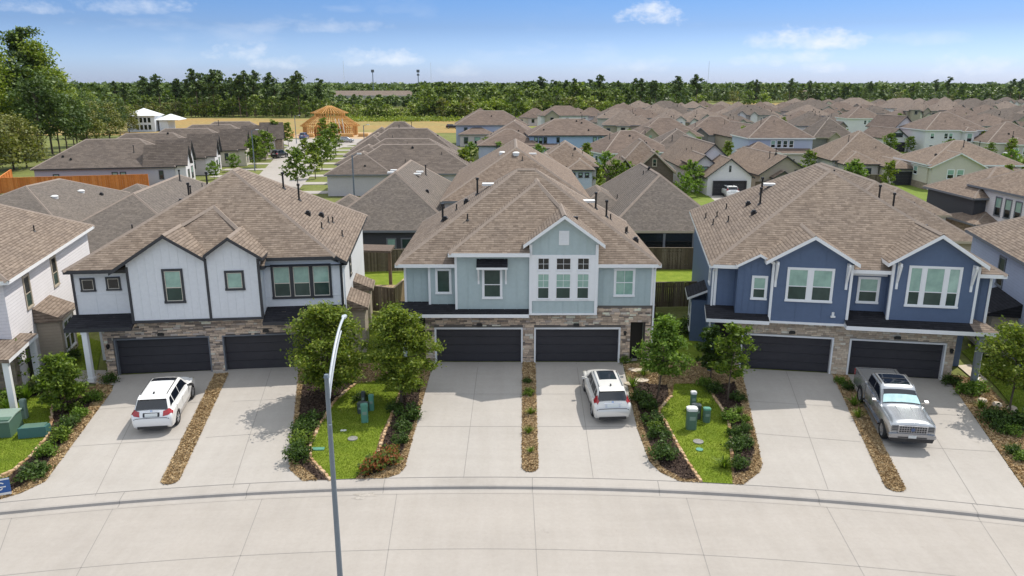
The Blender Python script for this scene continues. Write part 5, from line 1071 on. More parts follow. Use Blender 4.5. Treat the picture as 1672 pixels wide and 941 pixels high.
house('white garage-front house with black-edged gables and a white car on its drive', at(1120, 279, 3.0), 0, 8.4, 22, 3.0, .92, 'white_lap', 'roof_mid', 'trim_dark', kind='gf', wings=[('gf', 1.5, 8.7, -6.2, 3, 2.5, .76, 'white_lap'), ('gf', .4, 4.2, -2.4, 6, 3.9, .78, 'white_lap')], wins=[(1.2, 3.3, .7, 1.1, -2.4), (2.3, 3.3, 1.2, 1.1, -2.4), (5.1, 3.9, .3, .9, -6.2)], door=(2.8, 7.5, 2.1, -6.2), vents=4)
house('two-storey grey house with a row of four upstairs windows over a dark porch roof', at(1221, 227.5, 5.4), 0, 13.4, 12.5, 5.4, .66, 'pale_blue_lap', 'roof_far', 'trim_white', wings=[('hip', -1.4, 5.6, -3.6, 3, 2.9, .55, 'teal_lap'), ('shed', 5, 12.6, -2.2, .6, 2.8, .3, 'grey_lap')], wins=[(5.2, 4.4, 1.0, 1.5, 'f'), (6.4, 4.4, 1.0, 1.5, 'f'), (7.6, 4.4, 1.0, 1.5, 'f'), (8.8, 4.4, 1.0, 1.5, 'f'), (2, 1.5, 3.2, 1.8, -3.6)], vents=3)
house('tan one-storey house with one broad front gable, behind the blue duplex', at(1238, 288, 2.6), 4, 8.4, 18, 2.6, .66, 'tan_lap', 'roof_mid', 'trim_dark', kind='gf', wings=[('gf', 1.9, 5.2, -1.0, 4, 2.3, .6, 'brick_grey')], wins=[(5.9, 2.9, .5, 1.2, 'f')], vents=4)
house('low house with a bright porch window and a small hipped garage wing', at(1356, 264, 3.0), -4, 14.0, 15, 3.0, .66, 'teal_lap', 'roof_mid', 'trim_dark', wings=[('hip', 1.0, 7.5, -3.0, 5, 2.7, .55, 'grey_lap'), ('hip', 7.0, 11.0, -8.0, 3, 2.5, .6, 'cream_lap')], wins=[(2.6, 1.7, .9, 1.0, -3.0), (4.0, 1.7, .9, 1.0, -3.0), (5.5, 1.7, .9, 1.0, -3.0), (12, 1.5, 1.6, 1.6, 'f')], door=(7.7, 10.3, 2.1, -8.0), vents=5)
house('tan house with rough stone base and a broad white-edged front gable', at(1513, 271, 3.7), -5, 14.5, 13, 3.7, .5, 'cream_lap', 'roof_mid', 'trim_white', base='brick_tan', wings=[('gf', .2, 8.6, -1.0, 6, 3.4, .52, 'cream_lap'), ('hip', 9.0, 14, -.8, 5, 2.9, .5, 'cream_lap')], wins=[(3.4, 2.5, 1.1, 1.5, -1.0), (4.8, 2.5, 1.1, 1.5, -1.0), (11.4, 2.0, 1.7, 1.5, -.8), (4.6, 2.6, 1.5, 1.4, 'l')], vents=3)
house('white two-storey house with a columned entrance at its middle', at(1511, 214, 5.4), 0, 15, 13, 5.4, .6, 'white_lap', 'roof_far', 'trim_white', wings=[('hip', 8.4, 11.4, -1.4, 4, 5.2, .6, 'white_lap')], wins=[(2, 4.2, 1.0, 1.4, 'f'), (5.2, 4.2, 1.0, 1.4, 'f'), (6.3, 4.2, 1.0, 1.4, 'f'), (9.9, 3.9, 1.3, 2.0, -1.4), (13.2, 4.2, 1.0, 1.4, 'f'), (2, 1.5, 1.0, 1.4, 'f'), (12.6, 1.5, 1.6, 1.6, 'f')], vents=3)
house('tall white modern house with steep black-edged gable and low garage gable', at(1459, 212, 5.0), 3, 6.2, 14, 5.0, 1.0, 'white_lap', 'roof_far', 'trim_dark', kind='gf', wings=[('gf', -4.6, 1.4, -5.5, 8, 3.0, .8, 'white_lap'), ('gs', 5.5, 10, 2, 10, 3.0, .5, 'white_lap')], wins=[(3.0, 4.6, 1.2, 1.6, 'f'), (-1.6, 4.0, 2.4, 1.0, -5.5), (7.6, 1.8, 1.6, 1.1, 2)], door=(-3.9, .3, 2.2, -5.5), vents=2)
house('white two-storey house with three black windows, left of the tall modern gable', at(1383, 194.5, 5.2), -3, 12, 11, 5.2, .62, 'white_lap', 'roof_far', 'trim_white', wins=[(6, 4.1, .9, 1.4, 'f'), (7.3, 4.1, .9, 1.4, 'f'), (8.6, 4.1, .9, 1.4, 'f')], vents=2)
house('cream house with low brown hip roof and hedge at the right edge', at(1612, 235, 3.0), -4, 15, 14, 3.0, .62, 'cream_lap', 'roof_far', 'trim_white', wings=[('hip', 4, 9, -2.4, 5, 2.8, .55, 'grey_lap')], wins=[(5.4, 1.5, .9, 1.5, -2.4), (7.2, 1.5, .9, 1.5, -2.4)], vents=3)
house('tan house with a tall narrow gable, left of the grey two-storey house', at(1196, 226, 3.4), 2, 9, 16, 3.4, .7, 'tan_lap', 'roof_far', 'trim_dark', kind='gf', wings=[('gf', 2.4, 6.9, -1.5, 5, 4.6, .8, 'cream_lap')], wins=[(4.6, 4.4, 1.1, 1.6, -1.5)], vents=2)
house('dark-roofed cottage with arched brick entry, right of the grey two-storey house', at(1327, 226, 3.0), -2, 11, 13, 3.0, .85, 'brick_grey', 'roof_far2', 'trim_tan', wings=[('gf', 3.4, 6.6, -1.6, 5, 3.0, .9, 'tan_lap')], wins=[(5.0, 1.5, 1.1, 2.0, -1.6)], vents=2)
house('brown house with a pointed front gable, beyond the tan-roofed corner house', at(1040, 224, 3.2), 3, 17, 14, 3.2, .62, 'pale_blue_lap', 'roof_far', 'trim_tan', wings=[('gf', .6, 5.6, -2.2, 6, 3.0, .95, 'tan_lap'), ('gf', 9.6, 15, -3.0, 6, 2.9, .7, 'white_lap')], wins=[(3.0, 3.2, .9, 1.3, -2.2), (12.3, 1.6, 1.6, 1.6, -3.0)], vents=3)
house('low brown-roofed house with a blue skylit wing, above the white garage-front house', at(1118, 222, 3.0), -3, 18, 15, 3.0, .6, 'teal_lap', 'roof_far', 'trim_grey', wings=[('gf', 1, 6, -2.5, 6, 3.0, .8, 'brick_grey')], wins=[(9, 1.7, 2.4, 1.4, 'f'), (13.5, 1.7, 2.4, 1.4, 'f')], vents=4)
# further rows: roof peaks, each with its own size and roof tone
FAR = [ # px, eave y, eave z, width, depth, bearing, pitch, wall, roof, words
 (786, 197, 3.0, 16, 14, 5, .6, 'grey_lap', 'roof_far', 'brown roof just below the bright shrubs, left end of the far rows'),
 (872, 193, 3.0, 15, 12, -4, .6, 'cream_lap', 'roof_far', 'small brown roof peeping over the long sky blue house'),
 (922, 190, 5.2, 20, 12, 4, .55, 'white_lap', 'roof_far', 'broad brown roof with pale side wall in front of the wood'),
 (965, 194, 3.0, 17, 13, -6, .6, 'grey_lap', 'roof_far', 'brown hip roof with a white dormer front, beyond the sky blue house'),
 (1000, 201, 3.0, 17, 13, 2, .6, 'grey_lap', 'roof_far2', 'brown roof with dark solar patch, left of the pointed-gable house'),
 (1022, 188, 5.0, 18, 12, 8, .6, 'sky_lap', 'roof_far', 'two-storey pale blue house half hidden by roofs near the wood'),
 (1062, 203, 3.0, 19, 14, 3, .6, 'teal_lap', 'roof_far', 'long brown roof behind the pointed-gable house'),
 (1100, 192, 3.0, 18, 13, -5, .64, 'grey_lap', 'roof_far2', 'greyer hip roof midway along the far rows'),
 (1092, 181, 5.0, 20, 13, 4, .6, 'cream_lap', 'roof_far2', 'tall grey-brown roof with chimney pipes against the wood'),
 (1141, 184, 3.0, 18, 13, 0, .58, 'grey_lap', 'roof_far', 'brown hip roof left of the dirt lot'),
 (1152, 197, 5.0, 15, 12, 4, .6, 'teal_lap', 'roof_pale', 'paler brown roof left of the tan tall-gable house'),
 (1178, 187, 3.0, 17, 13, -3, .6, 'tan_lap', 'roof_far', 'brown roof just below the dirt lot'),
 (1187, 207, 3.0, 14, 12, 5, .6, 'grey_lap', 'roof_far', 'small brown roof left of the tan tall-gable house, close to it'),
 (1228, 189, 5.0, 18, 12, -2, .6, 'grey_lap', 'roof_far2', 'dark grey wide roof below the bright lone tree'),
 (1262, 196, 3.0, 15, 12, 3, .6, 'white_lap', 'roof_pale', 'pale brown roof behind the grey two-storey house'),
 (1292, 183, 3.0, 18, 13, -6, .6, 'cream_lap', 'roof_far', 'brown roof with pale gable right of the dark wide roof'),
 (1316, 201, 3.0, 15, 13, 0, .62, 'grey_lap', 'roof_far', 'brown roof directly above the dark cottage'),
 (1330, 190, 5.0, 15, 12, 6, .62, 'white_lap', 'roof_pale', 'pale-roofed tall house above the dark cottage'),
 (1338, 178, 5.0, 20, 13, 4, .6, 'grey_lap', 'roof_far2', 'grey roof against the trees, above the pale-roofed tall house'),
 (1378, 181, 3.0, 20, 13, -4, .6, 'tan_lap', 'roof_far', 'brown roof behind the three-window white house'),
 (1405, 174, 5.0, 22, 14, 2, .6, 'cream_lap', 'roof_pale', 'pale wide roof near the tree line, middle right'),
 (1440, 188, 3.0, 16, 12, 5, .6, 'teal_lap', 'roof_far2', 'greyer roof left of the tall modern gable'),
 (1446, 178, 3.0, 18, 13, -3, .62, 'grey_lap', 'roof_far', 'brown roof left of the big pale hip near the trees'),
 (1486, 178, 5.2, 22, 14, 0, .66, 'white_lap', 'roof_pale', 'large pale hip roof nearest the trees on the right'),
 (1492, 190, 3.0, 16, 13, -4, .6, 'grey_lap', 'roof_far', 'brown roof above the white columned house, left part'),
 (1536, 188, 3.0, 18, 13, 3, .6, 'cream_lap', 'roof_far2', 'greyer roof above the white columned house, right part'),
 (1535, 176, 3.0, 20, 14, -2, .6, 'grey_lap', 'roof_far', 'brown roof right of the large pale hip'),
 (1560, 181, 5.0, 18, 13, 5, .62, 'tan_lap', 'roof_pale', 'pale pointed roof right of the large pale hip'),
 (1580, 191, 3.0, 16, 13, 0, .62, 'grey_lap', 'roof_far', 'brown roof right behind the white columned house'),
 (1598, 177, 5.0, 20, 14, -4, .62, 'grey_lap', 'roof_far2', 'grey double-peaked roof by the right trees'),
 (1622, 187, 3.0, 17, 13, 4, .6, 'cream_lap', 'roof_far', 'brown roof left of the far right corner, upper row'),
 (1640, 199, 3.0, 15, 13, 0, .66, 'grey_lap', 'roof_far2', 'steep grey roof above the cream house at the right edge'),
 (1600, 203, 3.0, 13, 12, -3, .62, 'white_lap', 'roof_far', 'small roof right of the white columned house, hugging it'),
 (1655, 180, 3.0, 18, 14, 3, .6, 'grey_lap', 'roof_pale', 'pale roof at the right edge, highest of its column'),
 (1668, 208, 3.0, 14, 12, 0, .62, 'grey_lap', 'roof_far', 'brown roof cut by the right edge above the cream house'),
 (1258, 178, 3.0, 16, 12, 8, .6, 'white_lap', 'roof_pale', 'small pale roof right of the bright lone tree'),
 (1375, 203, 3.0, 12, 12, 4, .64, 'grey_lap', 'roof_far2', 'dark roof edge just below the three-window white house')]
rf9 = random.Random(41); have = [(f[0], f[1]) for f in FAR]
for py in (170, 174, 178, 183, 188, 194, 200, 207):
    px = 930 + (200 - py) * 3 if py < 200 else 985
    while px < 1672:
        px += rf9.uniform(16, 30) * (1 + (py - 170) / 45)
        if py < 176 and px < 1290: continue
        if all(abs(px - a) > 17 * (1 + (py - 170) / 60) or abs(py - b) > 4 for a, b in have) and not (py > 185 and any(abs(px - q) < 45 for q in (1408, 1478, 1567, 1275))):
            have.append((px, py)); FAR.append((int(px), py + rf9.uniform(-1, 1), rf9.choice([3.0, 3.0, 5.0]), rf9.uniform(12, 16), rf9.uniform(11, 13), rf9.uniform(-7, 7), rf9.uniform(.55, .72), rf9.choice(['white_lap', 'cream_lap', 'grey_lap', 'tan_lap', 'teal_lap']), rf9.choice(['roof_far', 'roof_far2', 'roof_pale']), 'one of many small brown roofs packed tightly in the far rows'))
for (px, py, ze, W, D, an, p, wl_, rf_, words) in FAR:
    x, y = at(px, py, ze); c, s = math.cos(R(an)), math.sin(R(an)); rn = random.Random(px)
    W *= .88; wg = []; xa = rn.uniform(.06, .5) * W; ww = rn.uniform(3.6, 5.6); gz_ = ze - rn.choice([.1, .1, -.5]); gw = rn.choice(['white_lap', 'tan_lap', 'cream_lap', 'grey_lap', 'brick_tan', 'white_lap'])
    wg.append((rn.choice(['gf', 'gf', 'gf', 'hip']), xa, xa + ww, -1.8, D * .5, gz_, p * rn.uniform(1.0, 1.5), gw))
    if rn.random() < .45: xb = xa + ww + rn.uniform(.2, 1.2); wg.append(('gf', xb, xb + rn.uniform(2.6, 3.6), -1.1, D * .45, ze - .15, p * 1.4, gw))
    if rn.random() < .5: wg.append(('hip', W * .55, W + 2.5, D * .25, D + 3, ze - .4, p, wl_))
    wz = ze - 1.3; ws = [(rn.uniform(.12, .3) * W, wz, 1.1, 1.4, 'f'), (rn.uniform(.5, .6) * W, wz, 1.1, 1.4, 'f'), (rn.uniform(.75, .9) * W, wz, 1.1, 1.4, 'f'), (xa + ww / 2, gz_ - 1.0, 1.2, 1.5, -1.8)]
    house(words, (x - W / 2 * c, y - W / 2 * s), an, W, D, ze, p, wl_, rf_, 'trim_grey', wings=wg, wins=ws, vents=3, far=True, group='far roofs of the subdivision')
# apartment blocks seen over the wood
for (px, py, W, words) in ((585, 163, 46, 'long pale apartment block left in the gap of the wood'), (640, 161, 52, 'pale apartment block midway between the two phone masts'), (480, 162, 40, 'pale apartment block behind the pines'), (395, 166, 40, 'pale block almost hidden behind the pines, far left'), (1135, 152, 30, 'bright white gable end inside the right wood'), (1335, 161, 44, 'long pale building at the far wood edge')):
    Y = 600 if px < 700 else 820; r0 = at_px(px, Y); ze = 8.0 if px < 700 else 7.0
    house(words, (r0 - W / 2, Y), 2, W, 16, ze, .45, 'cream_lap', 'roof_pale', 'trim_white', kind='gs', wins=[(W * f, z, 1.6, 1.6, 'f') for f in (.15, .35, .55, .75, .9) for z in (2.6, 5.8)], vents=0, far=True, cat='building', name='apartment_block')
# ------------------------------------------------------------------ fences
def fence(pts, hgt, m, label, posts=True, rails=True, bw=.14, name='board_fence', z0=0.0):
    P0 = pts[0]; f = thing(name, label, 'fence', (P0[0], P0[1], gz(*P0)))
    loc = [Vector((p[0] - P0[0], p[1] - P0[1], 0)) for p in pts]; rn = random.Random(int(abs(P0[0] * 31 + P0[1] * 7)))
    mb = MB(); rl = MB()
    for a, b in zip(loc, loc[1:]):
        d = b - a; L = d.length; an = math.atan2(d.y, d.x); n = max(1, int(L / bw))
        for k in range(n):
            mb.T = Matrix.Translation(a) @ Matrix.Rotation(an, 4, 'Z'); x = k * L / n; j = rn.uniform(-.012, .012)
            mb.box(x + .006, x + L / n - .006, -.012 + j, .012 + j, .04, hgt + rn.uniform(-.02, .02))
        rl.T = Matrix.Translation(a) @ Matrix.Rotation(an, 4, 'Z')
        for z in (.35, hgt - .3): rl.box(0, L, .02, .08, z - .05, z + .05)
        rl.box(0, L, -.05, .09, hgt + .01, hgt + .06)
    mb.T = None; rl.T = None
    mb.build('board_panel', m, f)
    if rails: rl.build('rail', m, f)
    if posts:
        for a, b in zip(loc, loc[1:]):
            n = max(1, int((b - a).length / 2.4))
            for k in range(n + 1):
                c = a.lerp(b, k / n); pm = MB(); pm.box(c.x - .06, c.x + .06, c.y + .02, c.y + .14, 0, hgt + .05); pm.build('post', m, f)
    return f
fence([(-84, 110.5), (-56.6, 117.4)], 2.3, M['fence_new'], 'new orange cedar fence in front of the lilac-sided house', bw=.3)
fence([(-76.5, 112.6), (-82, 124)], 2.3, M['fence_new'], 'short return of new orange fence at the left edge', bw=.3)
fence([(-30, 60.5), (-8.5, 63.9), (-7.0, 63.9)], 1.9, M['fence_brown'], 'weathered brown fence across the back of the gap left of the mint house')
fence([(7.5, 64.4), (24, 64.3)], 1.9, M['fence_brown'], 'weathered brown fence below the open patio, right of the mint house')
fence([(-11.9, 52.6), (-8.3, 50.9)], 1.85, M['fence_brown'], 'near dark fence joining the white and mint houses')
fence([(-8.3, 50.9), (-7.3, 57.5)], 1.85, M['fence_light'], 'light new fence return running back beside the mint house')
fence([(7.9, 47.2), (9.2, 46.6), (9.1, 52.5)], 1.85, M['fence_brown'], 'dark fence corner beside the right end of the mint house')
fence([(9.1, 52.5), (13.6, 52.8)], 1.85, M['fence_brown'], 'dark fence across the narrow gap beside the blue house')
fence([(-24.5, 55.5), (-23.8, 49.5)], 1.85, M['fence_brown'], 'brown fence gate in the gap left of the white house')
fence([(-7, 84.5), (-24, 88)], 1.8, M['fence_light'], 'pale fence with young trees behind the steep grey roof', bw=.3)
fence([(10.5, 92), (23, 99)], 1.8, M['fence_brown'], 'dark fence behind the patio house, left of the white garage-front house', bw=.3)
fence([(36.2, 112), (42, 112.5), (42, 124)], 1.8, M['fence_brown'], 'dark fence right of the white garage-front house', bw=.3)
fence([(15.5, 120), (16.5, 138)], 1.8, M['fence_brown'], 'fence left of the steep brick house', bw=.3)
fence([(16.5, 138), (31, 137)], 1.8, M['fence_brown'], 'fence behind the steep brick house', bw=.3)
fence([(-4, 117), (-3, 150), (4, 172)], 1.8, M['fence_brown'], 'long dark fence running back left of the sky blue house', bw=.4)
fence([(48.5, 122), (60, 121)], 1.8, M['fence_brown'], 'fence behind the broad tan gable house', bw=.3)
fence([(57.5, 140), (64.5, 139.5)], 1.8, M['brick_brown'] if False else M['fence_brown'], 'fence right of the grey two-storey house', bw=.3)
# pergola-like swing post in the back yard
pg = thing('patio_cover', 'small reddish patio cover on a timber post between the white and mint houses', 'patio cover', (-9.7, 58.3, 0))
mb = MB(); mb.box(-.12, .12, -.12, .12, 0, 3.0); mb.build('post', M['bark_pine'], pg); mb = MB(); mb.prism([(-4.2, 3.05), (.2, 2.95), (.2, 3.12), (-4.2, 3.22)], 'y', -.7, 1.6); mb.build('cover', M['brick_brown'], pg)
dk = thing('deck', 'low wooden deck in the back yard between the white and mint houses', 'deck', (-10.6, 56.6, 0)); mb = MB()
for k in range(12): mb.box(-1.6 + k * .27, -1.6 + k * .27 + .25, -1.2, 1.4, .1, .28)
mb.build('board', M['fence_light'], dk)
# ------------------------------------------------------------------ street lamps, masts, poles
M['alloy_grey'] = plain('lamp_grey', (.42, .45, .48), .4)
lp = thing('street_lamp', 'tall blue-grey street lamp with a curved arm, in front of the left lawn', 'street lamp', (-5.15, 19.55, -.955))
H0 = 8.75
mb = MB(); mb.tube((0, 0, 0), (0, 0, H0), .092, .062, 14); mb.tube((0, 0, 0), (0, 0, .12), .28, .26, 14); mb.build('pole', M['steel'], lp, smooth=False)
mb = MB(); mb.tube((0, 0, H0 - .02), (0, 0, H0 + .07), .085, .06, 14); mb.build('pole_cap', M['steel'], lp)
mb = MB(); tip = Vector(at(561, 519, 8.55)) - Vector((-5.15, 19.55)); tipz = 8.55 + .955
pts = []
for k in range(13):
    t = k / 12; bx = t ** .92; pts.append(Vector((tip.x * bx, tip.y * t, (H0 - .55) + (tipz - H0 + .55) * math.sin(t * math.pi / 2) ** .9)))
for a, b in zip(pts, pts[1:]): mb.tube(a, b, .042 - .001, .040, 8)
off = Vector((.055, -.02, -.10))
for a, b in zip(pts[:9], pts[1:10]): mb.tube(a + off * (1 - 0.1), b + off * .9, .025, .025, 6)
mb.build('arm', M['alloy_grey'], lp)
mb = MB(); d = (pts[-1] - pts[-3]).normalized(); d.z = 0.05; e = pts[-1]
mb.T = Matrix.Translation(e) @ Matrix.Rotation(math.atan2(d.y, d.x), 4, 'Z'); mb.prism([(-.06, -.05), (.18, -.08), (.28, 0), (.18, .08), (-.06, .05)], 'z', -.03, .03); mb.T = None; mb.build('lamp_head', M['alloy_grey'], lp)
mb = MB(); mb.tube((.04, -.1, 7.2), (.04, -.1, 7.35), .05, .05, 8); mb.build('clamp', M['steel'], lp)
def lamp2(x, y, hh, label, dx=1.0):
    l = thing('street_lamp', label, 'street lamp', (x, y, 0)); mb = MB(); mb.tube((0, 0, 0), (0, 0, hh), .12, .08, 8); mb.build('pole', M['steel'], l)
    mb = MB(); mb.bar((0, 0, hh - .1), (dx, 0, hh + .2), .08, .08); mb.build('arm', M['steel'], l); mb = MB(); mb.box(min(dx, dx + .5 * (1 if dx > 0 else -1)), max(dx, dx + .5 * (1 if dx > 0 else -1)), -.12, .12, hh + .12, hh + .26); mb.build('lamp_head', M['vent_white'], l)
lamp2(-19.2 + .2, 90.5, 7.6, 'pale street lamp standing before the pale grey house, left of centre', .6); lamp2(-48.5, 143, 7.5, 'slim street lamp beside the trees of the back street', .8); lamp2(-60, 213, 7.5, 'street lamp at the end of the left row by the cul-de-sac', 1); lamp2(-33.2, 172, 7, 'distant lamp pole among right row roofs', .8)
for (px, Y, top, lb) in ((609, 760, 30.5, 'slim phone mast left, rising above the apartment blocks'), (683, 760, 30.5, 'phone mast right, with bushy antenna head, above the wood')):
    x = at_px(px, Y, 20); m_ = thing('phone_mast', lb, 'mast', (x, Y, 0)); mb = MB(); mb.tube((0, 0, 0), (0, 0, top), .55, .32, 8); mb.build('pole', M['steel'], m_)
    mb = MB()
    for k in range(6):
        a = k * math.pi / 3; mb.box(1.2 * math.cos(a) - .25, 1.2 * math.cos(a) + .25, 1.2 * math.sin(a) - .25, 1.2 * math.sin(a) + .25, top - 2.6, top)
        mb.bar((0, 0, top - 1.2), (1.2 * math.cos(a), 1.2 * math.sin(a), top - 1.2), .15, .15)
        if px == 683: mb.box(1.0 * math.cos(a) - .2, 1.0 * math.cos(a) + .2, 1.0 * math.sin(a) - .2, 1.0 * math.sin(a) + .2, top - 5.6, top - 4)
    mb.build('antenna', M['trim_grey'], m_)
for (px, top, lb) in ((562, 46, 'hair-thin lattice mast left of both phone masts'), (704, 44, 'hair-thin mast right of both phone masts'), (1156, 46, 'hair-thin mast rising over the right-hand wood')):
    Y = 1000; m_ = thing('lattice_mast', lb, 'mast', (at_px(px, Y, 20), Y, 0)); mb = MB()
    for a in (0, 2.1, 4.2): mb.bar((.35 * math.cos(a), .35 * math.sin(a), 0), (.3 * math.cos(a), .3 * math.sin(a), top), .1, .1)
    for k in range(20): mb.bar((.35, 0, k * top / 20), (-.2, .3, (k + 1) * top / 20), .06, .06)
    mb.build('lattice', M['vent_white'], m_)
M['util_vault'] = plain('utility_vault_green', (0.05, 0.14, 0.13), 0.5, noise=.1)
# ------------------------------------------------------------------ utility boxes, covers, sign
def post_box(px, py, w, d, hh, m, label, name='utility_pedestal', rz=0.0, cat='utility box', capm=None, lean=0.0):
    x, y = atg(px, py); o = thing(name, label, cat, (x, y, gz(x, y) + .04), rz); mb = MB()
    c = .18 * min(w, d)
    poly = [(-w / 2 + c, -d / 2), (w / 2 - c, -d / 2), (w / 2, -d / 2 + c), (w / 2, d / 2 - c), (w / 2 - c, d / 2), (-w / 2 + c, d / 2), (-w / 2, d / 2 - c), (-w / 2, -d / 2 + c)]
    mb.prism(poly, 'z', -.1, hh * .86); mb.build('body', m, o)
    mb = MB(); k = 1.06; mb.prism([(a * k, b * k) for a, b in poly], 'z', hh * .86, hh * .97); mb.prism([(a * .85, b * .85) for a, b in poly], 'z', hh * .97, hh); mb.build('lid', capm or m, o)
    mb = MB(); mb.box(-w * .3, w * .3, -d / 2 - .012, -d / 2 + .02, hh * .45, hh * .62); mb.build('label_plate', M['util_pale'] if m != M['util_pale'] else M['util_green'], o)
    return o
post_box(596, 690, .34, .30, .95, M['util_teal'], 'light teal utility post on the left lawn, nearest the camera of its group', rz=.2, capm=M['util_teal'])
post_box(607, 671, .25, .22, .85, M['util_teal'], 'small green utility post on the left lawn, at the right of its group', rz=.1)
post_box(593, 675, .5, .4, .55, M['util_grey'], 'dark squat utility box on the left lawn between the two green posts', rz=-.2)
post_box(594, 664, .2, .2, .8, M['util_grey'], 'thin dark post rising behind the squat utility box on the left lawn')
post_box(1128, 701, .48, .40, 1.12, M['util_green'], 'thick green utility post with white cap on the right lawn, tallest of its group', capm=M['vent_white'])
post_box(1131, 667, .28, .26, .9, M['util_green'], 'green utility post with white cap standing at the back of the right lawn group', capm=M['vent_white'])
post_box(1136, 684, .42, .36, .75, M['util_grey'], 'dark utility box half hidden behind the thick green post on the right lawn')
post_box(1153, 690, .33, .30, .75, M['util_green'], 'green utility post standing apart at the right of the right lawn group', capm=M['util_teal'])
post_box(42, 684, .26, .26, 1.0, M['util_pale'], 'pale round-topped utility post behind the big transformer box at the left edge')
x, y = atg(16, 718); tb = thing('transformer_box', 'big green transformer box on the lawn at the left edge', 'transformer', (x - .75, y + .6, gz(x, y) + .04), R(8)); tb.scale = (.82, .82, .85)
mb = MB(); mb.prism([(-.75, 0), (.75, 0), (.75, .95), (.1, 1.08), (-.75, 1.08)], 'x', -1.0, .85); mb.build('body', M['util_green'], tb)
mb = MB(); mb.prism([(-.82, .93), (-.82, .99), (.02, 1.13), (.82, 1.13), (.82, 1.07), (0.02, 1.07)], 'x', -1.05, .9); mb.build('lid', M['util_pale'], tb)
mb = MB(); mb.box(-.35, .2, -.77, -.74, .72, .86); mb.build('label_plate', M['cream_lap'], tb)
mb = MB(); mb.box(-.1, .06, -.77, -.745, .3, .45); mb.build('padlock', M['util_pale'], tb)
x, y = atg(58, 711); tb = thing('utility_vault', 'low teal utility box beside the big transformer box', 'utility box', (x, y, gz(x, y) + .04), R(12)); mb = MB(); mb.prism([(-.35, 0), (.35, 0), (.3, .4), (-.3, .48)], 'x', -.6, .6); mb.build('body', M['util_vault'], tb); mb = MB(); mb.box(-.5, .5, -.3, .28, .44, .47); mb.build('lid', M['util_green'], tb)
def cover(px, py, w, d, m, label, rnd=False):
    x, y = atg(px, py); o = MB()
    if rnd: o.tube((0, 0, -.05), (0, 0, .03), w, w * .97, 20)
    else: o.box(-w, w, -d, d, -.05, .025); o.box(-w * .9, w * .9, -d * .85, d * .85, .025, .035)
    b = o.build('utility_cover', m, loc=(x, y, gz(x, y) + .05), rz=.05); tag(b, label, 'ground cover')
cover(519, 735, .30, .14, M['util_teal'], 'rectangular bright green cover in the left lawn'); cover(576, 718, .24, .2, M['iron'], 'round iron cover in the left lawn', True)
cover(561, 705, .14, .06, M['vent_white'], 'small white cover in the left lawn'); cover(1140, 723, .25, .2, M['iron'], 'round iron cover in the right lawn', True); cover(1142, 736, .17, .2, M['util_teal'], 'small round green cover in the right lawn', True)
x, y = atg(5, 812); sg = thing('yard_sign', 'blue yard sign with a white swirl at the left edge', 'sign', (x, y, gz(x, y)), R(24))
mb = MB(); mb.box(-.62, .32, -.015, .015, .1, .82, 0); mb.box(-.62, .32, -.02, -.0155, .1, .2, 1); mb.box(-.62, .32, -.02, -.0155, .76, .82, 1); mb.build('board', [plain('sign_blue', (.025, .10, .30), .5), M['vent_white']], sg)
mb = MB()
for k in range(22):
    a0, a1 = R(40 + k * 13), R(40 + (k + 1) * 13); r0 = .22 - k * .004; mb.face([(r0 * math.cos(a0) - .05, -.022, .47 + r0 * math.sin(a0)), (r0 * math.cos(a1) - .05, -.022, .47 + r0 * math.sin(a1)), ((r0 - .05) * math.cos(a1) - .05, -.022, .47 + (r0 - .05) * math.sin(a1)), ((r0 - .05) * math.cos(a0) - .05, -.022, .47 + (r0 - .05) * math.sin(a0))])
mb.box(-.06, .17, -.024, -.021, .44, .49); mb.box(-.5, -.3, -.024, -.021, .25, .29); mb.build('emblem', M['vent_white'], sg)
for xx in (-.55, .25):
    mb = MB(); mb.box(xx - .02, xx + .02, .016, .05, 0, .8); mb.build('stake', M['vent_white'], sg)
bl = thing('path_light', 'black post light by the bed left of the white house driveway', 'path light', (*atg(139, 655), gz(*atg(139, 655)))); mb = MB(); mb.tube((0, 0, 0), (0, 0, .75), .05, .05, 8); mb.build('post', M['black_metal'], bl); mb = MB(); mb.tube((0, 0, .75), (0, 0, .95), .10, .12, 8); mb.tube((0, 0, .95), (0, 0, 1.02), .13, .02, 8); mb.build('lamp_head', M['black_metal'], bl)
# ------------------------------------------------------------------ vehicles
def carpaint(name, col, metal=0.0, rough=0.28): return plain(name, col, rough, metal, 0.5, coat=0.6)
M['paint_white'] = carpaint('white_paint', (0.78, 0.78, 0.77)); M['paint_pearl'] = carpaint('pearl_paint', (0.66, 0.645, 0.61), .15)
M['paint_silver'] = carpaint('silver_paint', (0.43, 0.445, 0.465), .75, .26); M['paint_black'] = carpaint('black_paint', (0.012, 0.013, 0.016)); M['paint_red'] = carpaint('red_paint', (0.32, 0.02, 0.05)); M['paint_blue'] = carpaint('blue_paint', (0.05, 0.09, 0.2))
M['car_glass'] = plain('car_glass', (0.006, 0.009, 0.016), 0.05, spec=0.8); M['rubber'] = plain('rubber', (0.014, 0.014, 0.015), 0.8); M['alloy'] = plain('alloy', (0.55, 0.55, 0.56), 0.3, metal=0.7)
M['chrome'] = plain('chrome', (0.75, 0.75, 0.77), 0.12, metal=1.0); M['tail_red'] = plain('tail_lens', (0.33, 0.012, 0.018), 0.15, coat=.5); M['lens'] = plain('clear_lens', (0.52, 0.50, 0.42), 0.1, spec=.8, coat=.5)
M['plastic'] = plain('black_plastic', (0.025, 0.025, 0.027), 0.55); M['plate'] = plain('plate', (0.62, 0.64, 0.62), 0.5); M['shade'] = plain('sun_shade', (0.50, 0.72, 0.72), 0.35, noise=.4, nscale=4)
